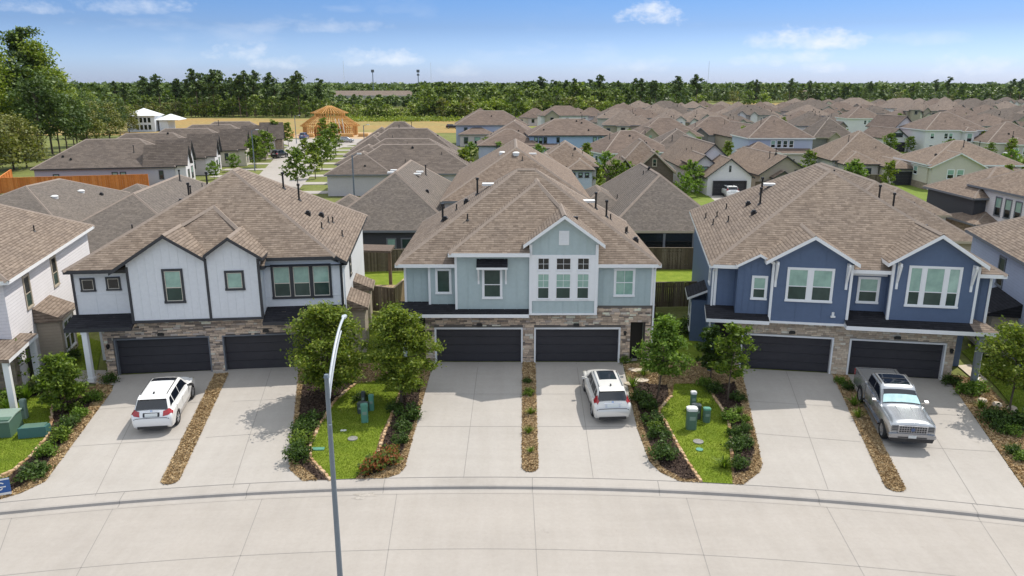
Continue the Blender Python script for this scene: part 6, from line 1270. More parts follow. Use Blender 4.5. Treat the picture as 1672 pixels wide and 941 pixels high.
M['grille_grey'] = plain('grille_grey', (.40, .40, .41), .3, metal=.5); M['bumper_grey'] = plain('bumper_silver', (.36, .36, .37), .25, metal=.6); M['lamp_smoke'] = plain('headlamp', (.16, .165, .17), .08, spec=.9, coat=.6)
class CarShape:
    def __init__(s, st): s.st = np.array(st, float); s.x0, s.x1 = s.st[0, 0], s.st[-1, 0]
    def raw(s, x): return np.array([np.interp(x, s.st[:, 0], s.st[:, k]) for k in range(1, 8)])
    def sec(s, x, r=0.05):
        xs = [min(max(x + o * r, s.x0), s.x1) for o in (-1, -.5, 0, .5, 1)]
        zb, wb, ws, zs, wr, zr, zc = np.mean([s.raw(q) for q in xs], 0)
        return np.array([(0, zb), (wb * .92, zb), (wb, zb + .05), (ws, zb + .45 * (zs - zb)), (ws, zs - .12), (ws - .015, zs - .02), (ws - .06, zs + .01), (wr + .015, zr - .05), (wr - .05, zr), (wr * .55, zr + .75 * (zc - zr)), (0, zc)])
    def P(s, x, q, side=1, off=0.0):
        """q in 0..10 along the half section"""
        def pt(xx, qq):
            c = s.sec(xx); k = int(min(max(math.floor(qq), 0), 9)); f = qq - k; y, z = c[k] * (1 - f) + c[k + 1] * f; return Vector((xx, y * side, z))
        p = pt(x, q)
        if off:
            dx = pt(min(x + .03, s.x1), q) - pt(max(x - .03, s.x0), q); dq = pt(x, min(q + .15, 10)) - pt(x, max(q - .15, 0)); n = dx.cross(dq) * side
            if n.length > 1e-6:
                n.normalize(); c = Vector((x, 0, .8))
                if n.dot(p - c) < 0: n = -n
                p = p + n * off
        return p
    def body(s, nx=70, sub=2):
        mb = MB(); xs = np.linspace(s.x0, s.x1, nx); qs = np.linspace(0, 10, 10 * sub + 1); nq = len(qs); G_ = []
        for x in xs:
            row_ = [s.P(x, q, 1) for q in qs]; row_ += [s.P(x, q, -1) for q in qs[-2:0:-1]]; G_.append([mb.vert(p) for p in row_])
        m = len(G_[0])
        for i in range(nx - 1):
            for k in range(m): mb.f.append([G_[i][k], G_[i][(k + 1) % m], G_[i + 1][(k + 1) % m], G_[i + 1][k]]); mb.m.append(0)
        mb.f.append(G_[0][::-1]); mb.m.append(0); mb.f.append(G_[-1]); mb.m.append(0)
        return mb
    def patch(s, mb, c, side=1, off=.006, n=8, m_=4, m=0):
        """c: four (x,q) corners in order"""
        g = []
        for i in range(n + 1):
            u = i / n; r = []
            for k in range(m_ + 1):
                v = k / m_; a = [(c[0][j] * (1 - u) + c[1][j] * u) * (1 - v) + (c[3][j] * (1 - u) + c[2][j] * u) * v for j in (0, 1)]
                r.append(mb.vert(s.P(a[0], a[1], side, off)))
            g.append(r)
        for i in range(n):
            for k in range(m_): mb.f.append([g[i][k], g[i + 1][k], g[i + 1][k + 1], g[i][k + 1]]); mb.m.append(m)
    def top(s, mb, x0, x1, q, off=.006, n=6, m=0, q1=None):
        """patch across the top between q on both sides"""
        q1 = q if q1 is None else q1; g = []
        for i in range(n + 1):
            x = x0 + (x1 - x0) * i / n; qq = q + (q1 - q) * i / n; row_ = [s.P(x, qq + (10 - qq) * k / 5, 1, off) for k in range(6)] + [s.P(x, qq + (10 - qq) * k / 5, -1, off) for k in range(4, -1, -1)]; g.append([mb.vert(p) for p in row_])
        for i in range(n):
            for k in range(10): mb.f.append([g[i][k], g[i + 1][k], g[i + 1][k + 1], g[i][k + 1]]); mb.m.append(m)
def cut_arches(mesh_obj, wheels, r):
    """real wheel openings, cut with a boolean and baked"""
    cm = MB()
    for x, y in wheels: cm.tube((x, y - .42 if y < 0 else y - .16, r * .98), (x, y + .16 if y < 0 else y + .42, r * .98), r * 1.17, n=28)
    co = cm.build('arch_cutter', M['plastic']); md = mesh_obj.modifiers.new('arch', 'BOOLEAN'); md.object = co; md.operation = 'DIFFERENCE'; md.solver = 'EXACT'
    dg = bpy.context.evaluated_depsgraph_get(); dg.update(); me = bpy.data.meshes.new_from_object(mesh_obj.evaluated_get(dg))
    mesh_obj.modifiers.clear(); mesh_obj.data = me; bpy.data.objects.remove(co)
def set_smooth(o, angle=38):
    me = o.data; me.polygons.foreach_set('use_smooth', [True] * len(me.polygons))
    try: me.set_sharp_from_angle(angle=R(angle))
    except Exception: pass
def wheel(parent, x, y, r, w=.24, spokes=5):
    s = 1 if y > 0 else -1; mb = MB(); n = 28; prof_ = [(r * .66, -w / 2), (r * .93, -w / 2), (r, -w * .34), (r, w * .34), (r * .93, w / 2), (r * .66, w / 2)]
    g = []
    for k in range(n):
        a = 2 * math.pi * k / n; g.append([mb.vert((q * math.cos(a), o, q * math.sin(a))) for q, o in prof_])
    for k in range(n):
        for j in range(5): mb.f.append([g[k][j], g[k][j + 1], g[(k + 1) % n][j + 1], g[(k + 1) % n][j]]); mb.m.append(0)
    t = mb.build('wheel', M['rubber'], parent, (x, y, r))
    rb = MB(); o = s * w * .42
    for k in range(n):
        a, b = 2 * math.pi * k / n, 2 * math.pi * (k + 1) / n
        for (r0, o0), (r1, o1) in (((r * .68, o), (r * .60, o - s * .02)), ((r * .60, o - s * .02), (r * .58, o - s * .1))):
            rb.face([(r0 * math.cos(a), o0, r0 * math.sin(a)), (r0 * math.cos(b), o0, r0 * math.sin(b)), (r1 * math.cos(b), o1, r1 * math.sin(b)), (r1 * math.cos(a), o1, r1 * math.sin(a))], 0)
    rb.disc((0, o - s * .1, 0), (0, 1, 0), r * .6, 20, 1)
    for k in range(spokes):
        a = 2 * math.pi * k / spokes; rb.bar((0, o - s * .03, 0), (r * .61 * math.cos(a), o - s * .02, r * .61 * math.sin(a)), .075, .05, 0)
    rb.tube((0, o - s * .08, 0), (0, o - s * .005, 0), .07, .06, 10, 0); rb.build('rim', [M['alloy'], M['plastic']], t)
def mirror_part(root, x, y, z, m):
    s = 1 if y > 0 else -1; mb = MB(); mb.prism([(x - .05, z - .06), (x + .07, z - .05), (x + .09, z + .04), (x - .05, z + .07)], 'y', y + s * .03, y + s * .19); mb.bar((x, y - s * .12, z - .03), (x, y + .02 * s, z - .02), .07, .05); mb.build('side_mirror', m, root)
def suv(label, loc, rz, paint, L=4.65, W=1.86, H=1.72, detail='square', group=None, low=False):
    root = thing('parked_suv', label, 'car', loc, rz, group); h = L / 2; w = W / 2
    rear = -h
    st = [(-h, .50, w * .80, w * .84, .74, w * .80, .78, .80), (-h + .04, .36, w * .90, w * .95, .84, w * .88, .90, .92), (-h + .10, .30, w * .93, w * .98, .98, w * .86, 1.02, 1.04), (-h + .18, .28, w * .94, w * .99, 1.03, w * .83, 1.13, 1.16),
          (-h + .50, .27, w * .95, w, 1.06, w * .73, 1.58, 1.64), (-h + .62, .26, w * .95, w, 1.06, w * .72, H - .07, H - .02), (-h + 1.2, .25, w * .95, w, 1.05, w * .725, H - .035, H), (0, .24, w * .95, w * .995, 1.03, w * .73, H - .03, H),
          (.35, .24, w * .95, w * .99, 1.02, w * .72, H - .06, H - .025), (.55, .24, w * .95, w * .99, 1.01, w * .715, H - .12, H - .08), (1.20, .25, w * .95, w * .99, .99, w * .80, 1.08, 1.12), (1.32, .25, w * .95, w * .99, .985, w * .83, 1.02, 1.06),
          (1.9, .26, w * .94, w * .97, .92, w * .74, .96, 1.0), (h - .16, .28, w * .86, w * .90, .84, w * .64, .87, .91), (h - .05, .34, w * .78, w * .82, .70, w * .60, .72, .75), (h, .42, w * .66, w * .70, .58, w * .5, .60, .62)]
    S = CarShape(st); b = S.body().build('body', paint, root, smooth=True); r = .36
    wx = (-h + .98, h - .92); wy = w - .13
    cut_arches(b, [(x, s * w) for x in wx for s in (1, -1)], r); set_smooth(b)
    for x in wx:
        for s in (1, -1): wheel(root, x, s * wy, r, .23, 5 if detail == 'square' else 6)
    for s in (1, -1):
        for c in (((.62, 6.35), (.22, 6.95), (-.28, 6.97), (-.28, 6.3)), ((1.08, 6.35), (.66, 6.9), (.30, 6.97), (.68, 6.35)), ):
            pass
        for (xa, xb) in ((-.42, .88), (-1.32, -.48)):
            mb = MB(); c = [(xa, 6.28), (xb, 6.28), (min(xb, .42) if xb > 0 else xb, 6.93), (xa, 6.93)]; S.patch(mb, c, s); mb.build('side_window', M['car_glass'], root, smooth=True)
        mb = MB(); S.patch(mb, [(-h + .42, 6.35), (-1.40, 6.3), (-1.40, 6.92), (-h + .68, 6.88)], s); mb.build('rear_quarter_window', M['car_glass'], root, smooth=True)
        mb = MB()
        for xx in (-1.36, -.45, .92): S.patch(mb, [(xx, 2.4), (xx + .018, 2.4), (xx + .018, 6.0), (xx, 6.0)], s, .004, 1, 8)
        mb.build('door_seam', M['plastic'], root)
        for xx in (-1.22, -.28):
            mb = MB(); p = S.P(xx, 5.0, s); mb.box(p.x - .1, p.x + .1, p.y - .03, p.y + .03, p.z - .025, p.z + .015); mb.build('door_handle', paint, root)
        mb = MB(); S.patch(mb, [(-h + 1.5, 1.9), (h - 1.45, 1.9), (h - 1.45, 2.6), (-h + 1.5, 2.6)], s, .012, 6, 2); mb.build('sill_trim', M['plastic'] if detail != 'square' else M['chrome'], root)
        mb = MB(); S.patch(mb, [(-1.75, 8.05), (.30, 8.05), (.30, 8.22), (-1.75, 8.22)], s, .035, 14, 2); mb.build('roof_rail', M['plastic'] if detail == 'square' else M['chrome'], root)
        mirror_part(root, .82, s * (w - .02), 1.06, M['plastic'] if detail == 'square' else paint)
        mb = MB()
        if detail == 'square': S.patch(mb, [(-h + .045, 8.75), (-h + .17, 8.65), (-h + .40, 5.3), (-h + .22, 4.3)], s, .014, 6, 6)
        else: S.patch(mb, [(-h + .12, 7.9), (-h + .21, 8.2), (-h + .62, 5.9), (-h + .34, 5.2)], s, .014, 7, 6)
        mb.build('taillight', M['tail_red'], root, smooth=True)
        mb = MB(); S.patch(mb, [(h - .12, 5.0), (h - .55, 4.6), (h - .62, 5.6), (h - .2, 7.5)], s, .01, 5, 4); mb.build('headlight', M['lens'], root, smooth=True)
    mb = MB(); S.top(mb, -h + .22, -h + .52, 7.6, .008, 6, 0, 7.9); mb.build('rear_window', M['car_glass'], root, smooth=True)
    mb = MB(); S.top(mb, .60, 1.20, 7.7, .006, 6, 0, 7.3); mb.build('windshield', M['car_glass'], root, smooth=True)
    mb = MB(); S.top(mb, -.05 if detail == 'square' else -.75, .36 if detail == 'square' else .32, 8.7 if detail != 'square' else 8.3, .006, 4); mb.build('sunroof', M['car_glass'], root, smooth=True)
    mb = MB(); p = S.P(-h + .62, 10, 1); mb.prism([(-h + .40, H - .09), (-h + .75, H - .03), (-h + .75, H), (-h + .38, H - .06)], 'y', -w * .66, w * .66); mb.build('spoiler', paint, root)
    mb = MB(); S.top(mb, -h + .035, -h + .135, 9.15, .010, 3); mb.build('plate_recess', M['plastic'] if detail == 'square' else M['alloy'], root)
    mb = MB(); S.top(mb, -h + .045, -h + .115, 9.35, .022, 3); mb.build('license_plate', M['plate'], root)
    mb = MB(); S.top(mb, -h + .005, -h + .022, 6.9, .006, 1); S.top(mb, -h + .205, -h + .215, 7.7, .006, 1); mb.build('tailgate_seam', M['plastic'], root)
    mb = MB(); mb.disc(S.P(-h + .17, 10, 1, .02), (-1, 0, .45), .055, 12); mb.build('emblem', M['chrome'], root)
    q = -h + .045
    mb = MB(); S.top(mb, -h + .135, -h + .15, 8.9, .018, 1); mb.build('tailgate_handle', M['chrome'], root)
    mb = MB(); mb.box(-h - .012, -h + .25, -w * .72, w * .72, .30, .43); mb.build('bumper_trim', M['plastic'], root)
    mb = MB(); mb.box(-1.5, -1.38, -.03, .03, H, H + .07); mb.build('roof_antenna', M['plastic'], root)
    mb = MB(); mb.box(-h + .6, h - .5, -w * .7, w * .7, .2, .34); mb.build('underbody', M['plastic'], root)
    return root
def pickup(label, loc, rz, paint, L=5.9, W=2.03, H=1.94):
    root = thing('pickup_truck', label, 'pickup', loc, rz); h = L / 2; w = W / 2; cb = -1.05                # back of the cab
    st = [(cb, .48, w * .95, w * .98, 1.30, w * .78, H - .12, H - .09), (cb + .10, .46, w * .95, w * .985, 1.31, w * .79, H - .05, H - .02), (cb + .3, .45, w * .95, w * .985, 1.31, w * .79, H - .03, H), (.15, .45, w * .95, w * .985, 1.30, w * .785, H - .03, H), (.42, .45, w * .95, w * .985, 1.29, w * .77, H - .07, H - .04),
          (.55, .45, w * .95, w * .985, 1.28, w * .76, H - .15, H - .11), (1.22, .46, w * .95, w * .99, 1.26, w * .86, 1.33, 1.38), (1.32, .46, w * .95, w * .99, 1.25, w * .87, 1.27, 1.33), (2.1, .48, w * .95, w * .99, 1.21, w * .83, 1.23, 1.30), (h - .34, .48, w * .93, w * .98, 1.19, w * .86, 1.21, 1.28), (h - .16, .46, w * .92, w * .97, 1.17, w * .87, 1.19, 1.24), (h - .11, .46, w * .91, w * .96, 1.12, w * .89, 1.16, 1.19), (h - .08, .47, w * .90, w * .95, 1.06, w * .90, 1.11, 1.13)]
    S = CarShape(st); b = S.body(80).build('body', paint, root, smooth=True); r = .415; wx = (-h + 1.28, h - 1.0)
    cut_arches(b, [(wx[1], s * w) for s in (1, -1)], r); set_smooth(b)
    # open cargo bed with thick sides
    mb = MB(); zt = 1.33; bx0, bx1 = -h + .04, cb - .02; ra = r * 1.17
    arch = [(wx[0] + ra * math.cos(R(t)), r + ra * math.sin(R(t))) for t in range(8, 173, 12)]
    for s in (1, -1):
        o, i_ = s * w * .985, s * w * .86
        mb.prism([(bx0, .5), (bx0, zt - .03), (bx0 + .03, zt), (bx1, zt), (bx1, .5)] + arch, 'y', min(o, i_), max(o, i_))
    mb.box(bx0 + .001, bx0 + .09, -w * .86, w * .86, .6, zt - .01); mb.box(bx1 - .06, bx1 - .002, -w * .86, w * .86, .62, zt - .02); mb.box(bx0 + .05, bx1, -w * .7, w * .7, .6, .80)
    bed = mb.build('cargo_bed', paint, root)
    mb = MB(); mb.box(bx0 + .10, bx1 - .07, -w * .85, w * .85, zt - .07, zt - .035)
    mb.build('bed_cover', plain('bed_liner', (.16, .155, .15), .7), root)
    for x in wx:
        for s in (1, -1): wheel(root, x, s * (w - .14), r, .27, 6)
    for s in (1, -1):
        for xa, xb, xt in ((-.98, -.16, -.16), (-.10, .98, .36)):
            mb = MB(); S.patch(mb, [(xa, 6.3), (xb, 6.3), (xt, 6.93), (xa + .05, 6.93)], s); mb.build('side_window', M['car_glass'], root, smooth=True)
        mb = MB()
        for xx in (-.96, -.13, 1.02): S.patch(mb, [(xx, 1.6), (xx + .02, 1.6), (xx + .02, 6.0), (xx, 6.0)], s, .004, 1, 8)
        mb.build('door_seam', M['plastic'], root)
        for xx in (-.72, .1):
            mb = MB(); p = S.P(xx, 5.0, s); mb.box(p.x - .11, p.x + .11, p.y - .035, p.y + .035, p.z - .03, p.z + .02); mb.build('door_handle', M['chrome'], root)
        mirror_part(root, .92, s * (w + .05), 1.36, M['chrome'])
        mb = MB(); S.patch(mb, [(-.95, 8.05), (.25, 8.05), (.25, 8.2), (-.95, 8.2)], s, .03, 8, 2); mb.build('roof_rail', M['plastic'], root)
        mb = MB(); mb.box(h - .22, h - .055, s * w * .90 if s < 0 else w * .62, s * w * .62 if s < 0 else w * .90, .84, 1.12); mb.build('headlight', M['lamp_smoke'], root)
        hl = root.children[-1]; 
        mb = MB()
        for zz in (.92, 1.0, 1.07): mb.box(h - .06, h - .045, (w * .64 if s > 0 else -w * .88), (w * .88 if s > 0 else -w * .64), zz - .012, zz + .012)
        mb.build('lamp_trim', M['plastic'], root)
        mb = MB(); mb.box(cb + .1, h - 1.5, s * w * .98 - .05, s * w * .98 + .05, .42, .48); mb.build('running_board', M['chrome'], root)
        mb = MB(); mb.box(-h + .02, -h + .12, s * w * .97 - .04, s * w * .97 + .02, .95, 1.25); mb.build('taillight', M['tail_red'], root)
    mb = MB(); S.top(mb, .58, 1.20, 7.75, .006, 6, 0, 7.35); ws_ = mb.build('windshield', M['car_glass'], root, smooth=True)
    mb = MB(); S.top(mb, .80, 1.15, 8.1, .012, 6, 0, 7.75); mb.build('sun_shade', M['shade'], ws_, smooth=True)
    mb = MB(); S.top(mb, -.80, .28, 8.5, .006, 6); sr = mb.build('sunroof', M['car_glass'], root, smooth=True)
    mb = MB(); mb.box(-.30, -.27, -w * .55, w * .55, H + .005, H + .014); mb.build('sunroof_bar', M['plastic'], sr)
    mb = MB(); mb.box(h - .16, h - .035, -w * .62, w * .62, .78, 1.13); gr = mb.build('grille', M['grille_grey'], root); mb = MB()
    for zz in (.86, .96, 1.06):
        for k in range(11):
            y = -w * .58 + k * w * 1.16 / 11; mb.box(h - .06, h - .025, y + .014, y + w * 1.16 / 11 - .014, zz - .036, zz + .036)
    mb.build('grille_mesh', M['plastic'], gr)
    mb = MB(); mb.disc((h - .02, 0, .96), (1, 0, 0), .09, 14); mb.build('emblem', M['paint_blue'], gr)
    mb = MB(); mb.prism([(-w * .99, .56), (-w * .99, .72), (-w * .6, .77), (w * .6, .77), (w * .99, .72), (w * .99, .56)], 'x', h - .16, h + .01); mb.build('front_bumper', M['bumper_grey'], root)
    mb = MB(); mb.prism([(-w * .9, .36), (-w * .96, .56), (w * .96, .56), (w * .9, .36)], 'x', h - .2, h - .03); mb.build('valance', M['plastic'], root)
    mb = MB(); mb.box(h + .008, h + .016, -.62, .62, .575, .63); mb.build('bumper_vent', M['plastic'], root)
    mb = MB(); mb.box(h + .01, h + .03, -.17, .17, .58, .70); mb.build('license_plate', M['plate'], root)
    mb = MB(); mb.box(-h + .5, h - .4, -w * .7, w * .7, .36, .6); mb.build('underbody', M['plastic'], root)
    for y in (-.28, .28):
        mb = MB(); mb.bar((1.35, y * 1.2, 1.335), (h - .5, y, 1.265), .04, .012); mb.build('hood_crease', paint, root)
    return root
def place(rear_px, front_px, side, half_w, L, back, ):
    """stand a car on two wheel contacts seen in the view (same side): returns location, heading"""
    a, b = Vector(atg(*rear_px)), Vector(atg(*front_px)); d = (b - a).normalized(); an = math.atan2(d.y, d.x); n = Vector((-d.y, d.x)) * -side * half_w
    c = a + n + d * (L / 2 - back); return c, an
def stand(root, c, an):
    """tilt onto the sloping drive"""
    e = 1.3; d = Vector((math.cos(an), math.sin(an))); z0 = gz(*(c - d * e)); z1 = gz(*(c + d * e)); n = Vector((-d.y, d.x)); zl = gz(*(c + n * .7)); zr_ = gz(*(c - n * .7))
    root.rotation_euler = (math.atan2(zl - zr_, 1.4), -math.atan2(z1 - z0, 2 * e), an); root.location = (c.x, c.y, (z0 + z1) / 2 + .014)
c, an = place((289, 692), (314, 648), -1, .80, 4.62, .98)
v = suv('white SUV parked at an angle on the white house driveway, seen from behind', (0, 0, 0), 0, M['paint_white'], 4.62, 1.88, 1.74, 'square'); stand(v, c, an)
c = Vector(atg(990, 650)); an = math.atan2(*(Vector(atg(987, 606)) - Vector(atg(993, 684))).yx); an = R(90) + R(3.0)
v = suv('pearl white crossover on the mint house driveway with red tail lamps', (0, 0, 0), 0, M['paint_pearl'], 4.62, 1.84, 1.70, 'round'); stand(v, Vector(atg(987, 658)), an)
c, an = place((1406, 657), (1447, 724), -1, .87, 5.9, 1.28)
v = pickup('silver pickup truck with a bright sun shade, parked on the blue house driveway', (0, 0, 0), 0, M['paint_silver']); stand(v, c, an); v.scale = (1, 1, 1.06)
v = suv('white crossover on the drive of the white garage-front house', (0, 0, 0), R(90), M['paint_white'], 4.5, 1.84, 1.66, 'round'); x, y = at(1196, 324, 0); v.location = (x, y + 2.0, .02)
sheet('driveway', [(at(1150, 314)[0], 116), (at(1208, 314)[0], 116), (at(1208, 314)[0] + .4, 101), (at(1150, 314)[0] - 1, 101)], 0.02, M['drive'], 'white concrete drive in front of the white garage-front house', 'driveway', step=0)
v = suv('black off-road car on the left of the back street', (0, 0, 0), R(70), M['paint_black'], 4.3, 1.9, 1.85, 'square'); x, y = at(457, 258, 0); v.location = (x, y, .02)
v = suv('dark red car on the street at the right edge', (0, 0, 0), R(180), M['paint_red'], 4.6, 1.86, 1.7, 'round'); x, y = at(1638, 268, 0); v.location = (x, y, .02)
v = suv('white car behind the dark red car at the right edge', (0, 0, 0), R(184), M['paint_white'], 4.7, 1.86, 1.75, 'square'); x, y = at(1643, 263, 0); v.location = (x + .5, y + .8, .02)
v = suv('silver car by the lumber beside the cul-de-sac', (0, 0, 0), R(10), M['paint_silver'], 4.5, 1.84, 1.6, 'round'); x, y = at(565, 233, 0); v.location = (x, y, .02)
v = suv('black car at the field edge left of the middle row', (0, 0, 0), R(5), M['paint_black'], 4.6, 1.84, 1.6, 'round'); x, y = at(738, 210, 0); v.location = (x, y, .02)
v = suv('dark blue van in front of the framed house', (0, 0, 0), R(88), M['paint_blue'], 4.8, 1.9, 1.9, 'square'); x, y = at(497, 227, 0); v.location = (x, y, .02)
# ------------------------------------------------------------------ plants
def leaf_quads(C, size, r, up=0.35, aspect=0.55, jitter=.35):
    """one diamond-shaped leaf per centre; returns vertices"""
    n = len(C); nrm = r.normal(size=(n, 3)); nrm[:, 2] = np.abs(nrm[:, 2]) + up; nrm /= np.linalg.norm(nrm, axis=1)[:, None]
    t = r.normal(size=(n, 3)); t -= (t * nrm).sum(1)[:, None] * nrm; t /= np.linalg.norm(t, axis=1)[:, None]; b = np.cross(nrm, t)
    s = size * r.uniform(1 - jitter * 1.4, 1 + jitter * 1.3, n)[:, None]; a = s * aspect
    return np.stack([C - t * s, C - b * a + t * s * .1, C + t * s, C + b * a + t * s * .1], 1).reshape(-1, 3)
def leaf_mesh(name, C, size, m, r, **kw):
    V = leaf_quads(np.asarray(C, float), size, r, **kw); return npmesh(name, V, np.arange(len(V)).reshape(-1, 4), m)
def branch_mesh(name, segs, m):
    mb = MB()
    for p, q, r0, r1 in segs: mb.tube(p, q, r0, r1, 6, 0, False)
    return mb.mesh(name, m)
def tree_form(seed, h, trunk_h, rad_, nb, nl, leaf, m, spread=.24, top=.8, pointed=.0, tr=.07, levels=(0, 1), sub=4):
    """trunk with limbs and twig clusters; returns (trunk mesh, crown mesh)"""
    r = np.random.default_rng(seed); segs = []; tips = []
    lean = r.normal(0, .03, 2); pts = [np.array([0, 0, 0.])]
    for k in range(1, 7): pts.append(np.array([lean[0] * k * h / 6 + r.normal(0, .03), lean[1] * k * h / 6 + r.normal(0, .03), h * .92 * k / 6]))
    for k in range(6): segs.append((pts[k], pts[k + 1], tr * (1 - k / 6.6), tr * (1 - (k + 1) / 6.6)))
    for i in range(nb):
        t = trunk_h / h + (1 - trunk_h / h) * ((i + r.uniform(0, .9)) / nb) * .95; z = t * h; a = i * 2.4 + r.uniform(-.5, .5)
        u = (t - trunk_h / h) / (1 - trunk_h / h)
        env = np.interp(u, [0, .12, .4, .75, 1], [.62, .9, 1.0, .68 - .3 * pointed, .22]) * rad_ * r.uniform(.55, 1.2)
        k = min(5, int(z / (h * .92) * 6)); f = z / (h * .92) * 6 - k; base = pts[k] * (1 - f) + pts[min(6, k + 1)] * f
        end = base + np.array([math.cos(a) * env, math.sin(a) * env, env * r.uniform(.15, .55)]); mid = (base + end) / 2 + np.array([0, 0, -.06 * env])
        segs.append((base, mid, tr * .38 * (1 - .6 * u), tr * .25 * (1 - .6 * u))); segs.append((mid, end, tr * .25 * (1 - .6 * u), .006)); 
        for s in range(sub):
            w = (s + .6) / sub; p = base * (1 - w) + end * w + r.normal(0, .11 * env, 3)
            if w > .25: tips.append((p, spread * rad_ * (.55 + .4 * w)))
        tips.append((end, spread * rad_ * .8))
    tips.append((pts[-1], spread * rad_)); per = max(3, int(nl / len(tips))); C = []
    for p, s in tips: C.append(p + r.normal(0, 1, (per, 3)) * np.array([s, s, s * .62]) * .62)
    return branch_mesh('trunk', segs, M['bark']), leaf_mesh('crown', np.concatenate(C), leaf, m, r)
def put_tree(form, label, px, py, scale=1.0, rz=0.0, group=None, name='tree', xy=None):
    x, y = xy if xy else atg(px, py); t = thing(name, label, 'tree', (x, y, gz(x, y)), rz, group); t.scale = (scale,) * 3
    link_mesh('trunk', form[0], t); link_mesh('crown', form[1], t); return t
put_tree(tree_form(11, 5.15, .7, 1.8, 50, 17000, .082, M['leaf_oak'], tr=.085), 'full bushy tree just behind the street lamp, between the white and mint houses', 538, 655, name='oak_tree')
put_tree(tree_form(12, 5.2, .7, 1.6, 50, 17000, .080, M['leaf_oak'], tr=.085, pointed=.5), 'full bushy tree at the left of the mint house driveway', 655, 660, name='oak_tree')
put_tree(tree_form(13, 4.5, 1.3, 1.25, 34, 7000, .082, M['leaf_lime'], tr=.055, pointed=.6), 'light green young tree right of the pearl crossover', 1073, 650, name='young_tree')
put_tree(tree_form(14, 4.2, 1.3, 1.0, 26, 2300, .10, M['leaf_shrub'], tr=.045, spread=.26), 'sparse young tree by the left corner of the blue house garage', 1188, 655, name='young_tree')
put_tree(tree_form(15, 3.2, .6, .9, 22, 2400, .10, M['leaf_dark'], tr=.045), 'dark leafy tree left of the sparse young tree beside the blue house', 1160, 622, name='young_tree')
put_tree(tree_form(16, 4.3, 1.2, 1.7, 34, 7200, .085, M['leaf_oak'], tr=.06), 'spreading young tree at the right edge beside the blue house', 1648, 672, name='oak_tree')
put_tree(tree_form(17, 2.9, .25, 1.1, 34, 6000, .085, M['leaf_shrub'], tr=.05, pointed=.3), 'dense dark green tree at the left bed of the white house driveway', 104, 672, name='young_tree')
put_tree(tree_form(18, 2.7, .8, 1.0, 12, 330, .085, M['leaf_shrub'], tr=.05, spread=.3), 'bare twiggy small tree in front of the far left porch', 34, 640, name='bare_tree')
# shrubs: a few forms, each shrub its own copy
def shrub_form(seed, n, m, leaf=.055, flat=.8, spiky=False):
    r = np.random.default_rng(seed); C = []; segs = []
    for k in range(22):
        a = r.uniform(0, 2 * np.pi); e = math.acos(r.uniform(.0, 1)); d = np.array([math.sin(e) * math.cos(a), math.sin(e) * math.sin(a), math.cos(e) * flat]); L = r.uniform(.3, .5) * (1.15 if spiky else 1)
        tip = d * L + np.array([0, 0, .12]); segs.append((np.array([0, 0, 0.]), tip, .012, .004)); C.append(tip + r.normal(0, .085 if not spiky else .05, (n // 22, 3)))
        C.append(tip * .6 + np.array([0, 0, .05]) + r.normal(0, .08, (n // 44, 3)))
    return branch_mesh('stem', segs, M['bark']), leaf_mesh('foliage', np.concatenate(C), leaf, m, r, up=.5)
SF = {'round': [shrub_form(21, 620, M['leaf_shrub']), shrub_form(22, 620, M['leaf_dark'])], 'lime': [shrub_form(23, 560, M['leaf_lime'], flat=.7)], 'red': [shrub_form(24, 560, M['leaf_red'], .06), ], 'dark': [shrub_form(25, 600, M['leaf_dark'])]}
def blade_form(seed, n, m, L=.6):
    r = np.random.default_rng(seed); mb = MB()
    for k in range(n):
        a = r.uniform(0, 2 * np.pi); t = r.uniform(.1, .9); d = Vector((math.cos(a) * t, math.sin(a) * t, 1 - .4 * t)).normalized(); l = L * r.uniform(.6, 1.1); s = Vector((-math.sin(a), math.cos(a), 0)) * .02
        p1 = d * l * .6; p2 = d * l + Vector((math.cos(a) * t, math.sin(a) * t, -.5 * t)) * l * .25; mb.face([-s, s, p1 + s * 1.1, p1 - s * 1.1]); mb.face([p1 - s * 1.1, p1 + s * 1.1, p2])
    return (None, mb.mesh('blades', m))
SF['grassy'] = [blade_form(31, 60, M['leaf_shrub']), blade_form(32, 60, M['leaf_lime'])]
def shrub(kind, px, py, size, label, rz=None, group=None, name=None):
    f = random.choice(SF[kind]); x, y = atg(px, py); nm = name or {'round': 'shrub', 'lime': 'shrub', 'red': 'red_shrub', 'dark': 'shrub', 'grassy': 'grass_tuft'}[kind]
    t = thing(nm, label, 'shrub', (x, y, gz(x, y) + .02), random.uniform(0, 6), group); t.scale = (size * random.uniform(1.0, 1.2), size * random.uniform(1.0, 1.2), size * random.uniform(1.05, 1.35))
    if f[0]: link_mesh('stem', f[0], t)
    link_mesh('foliage', f[1], t); return t
W = 'white house driveway'
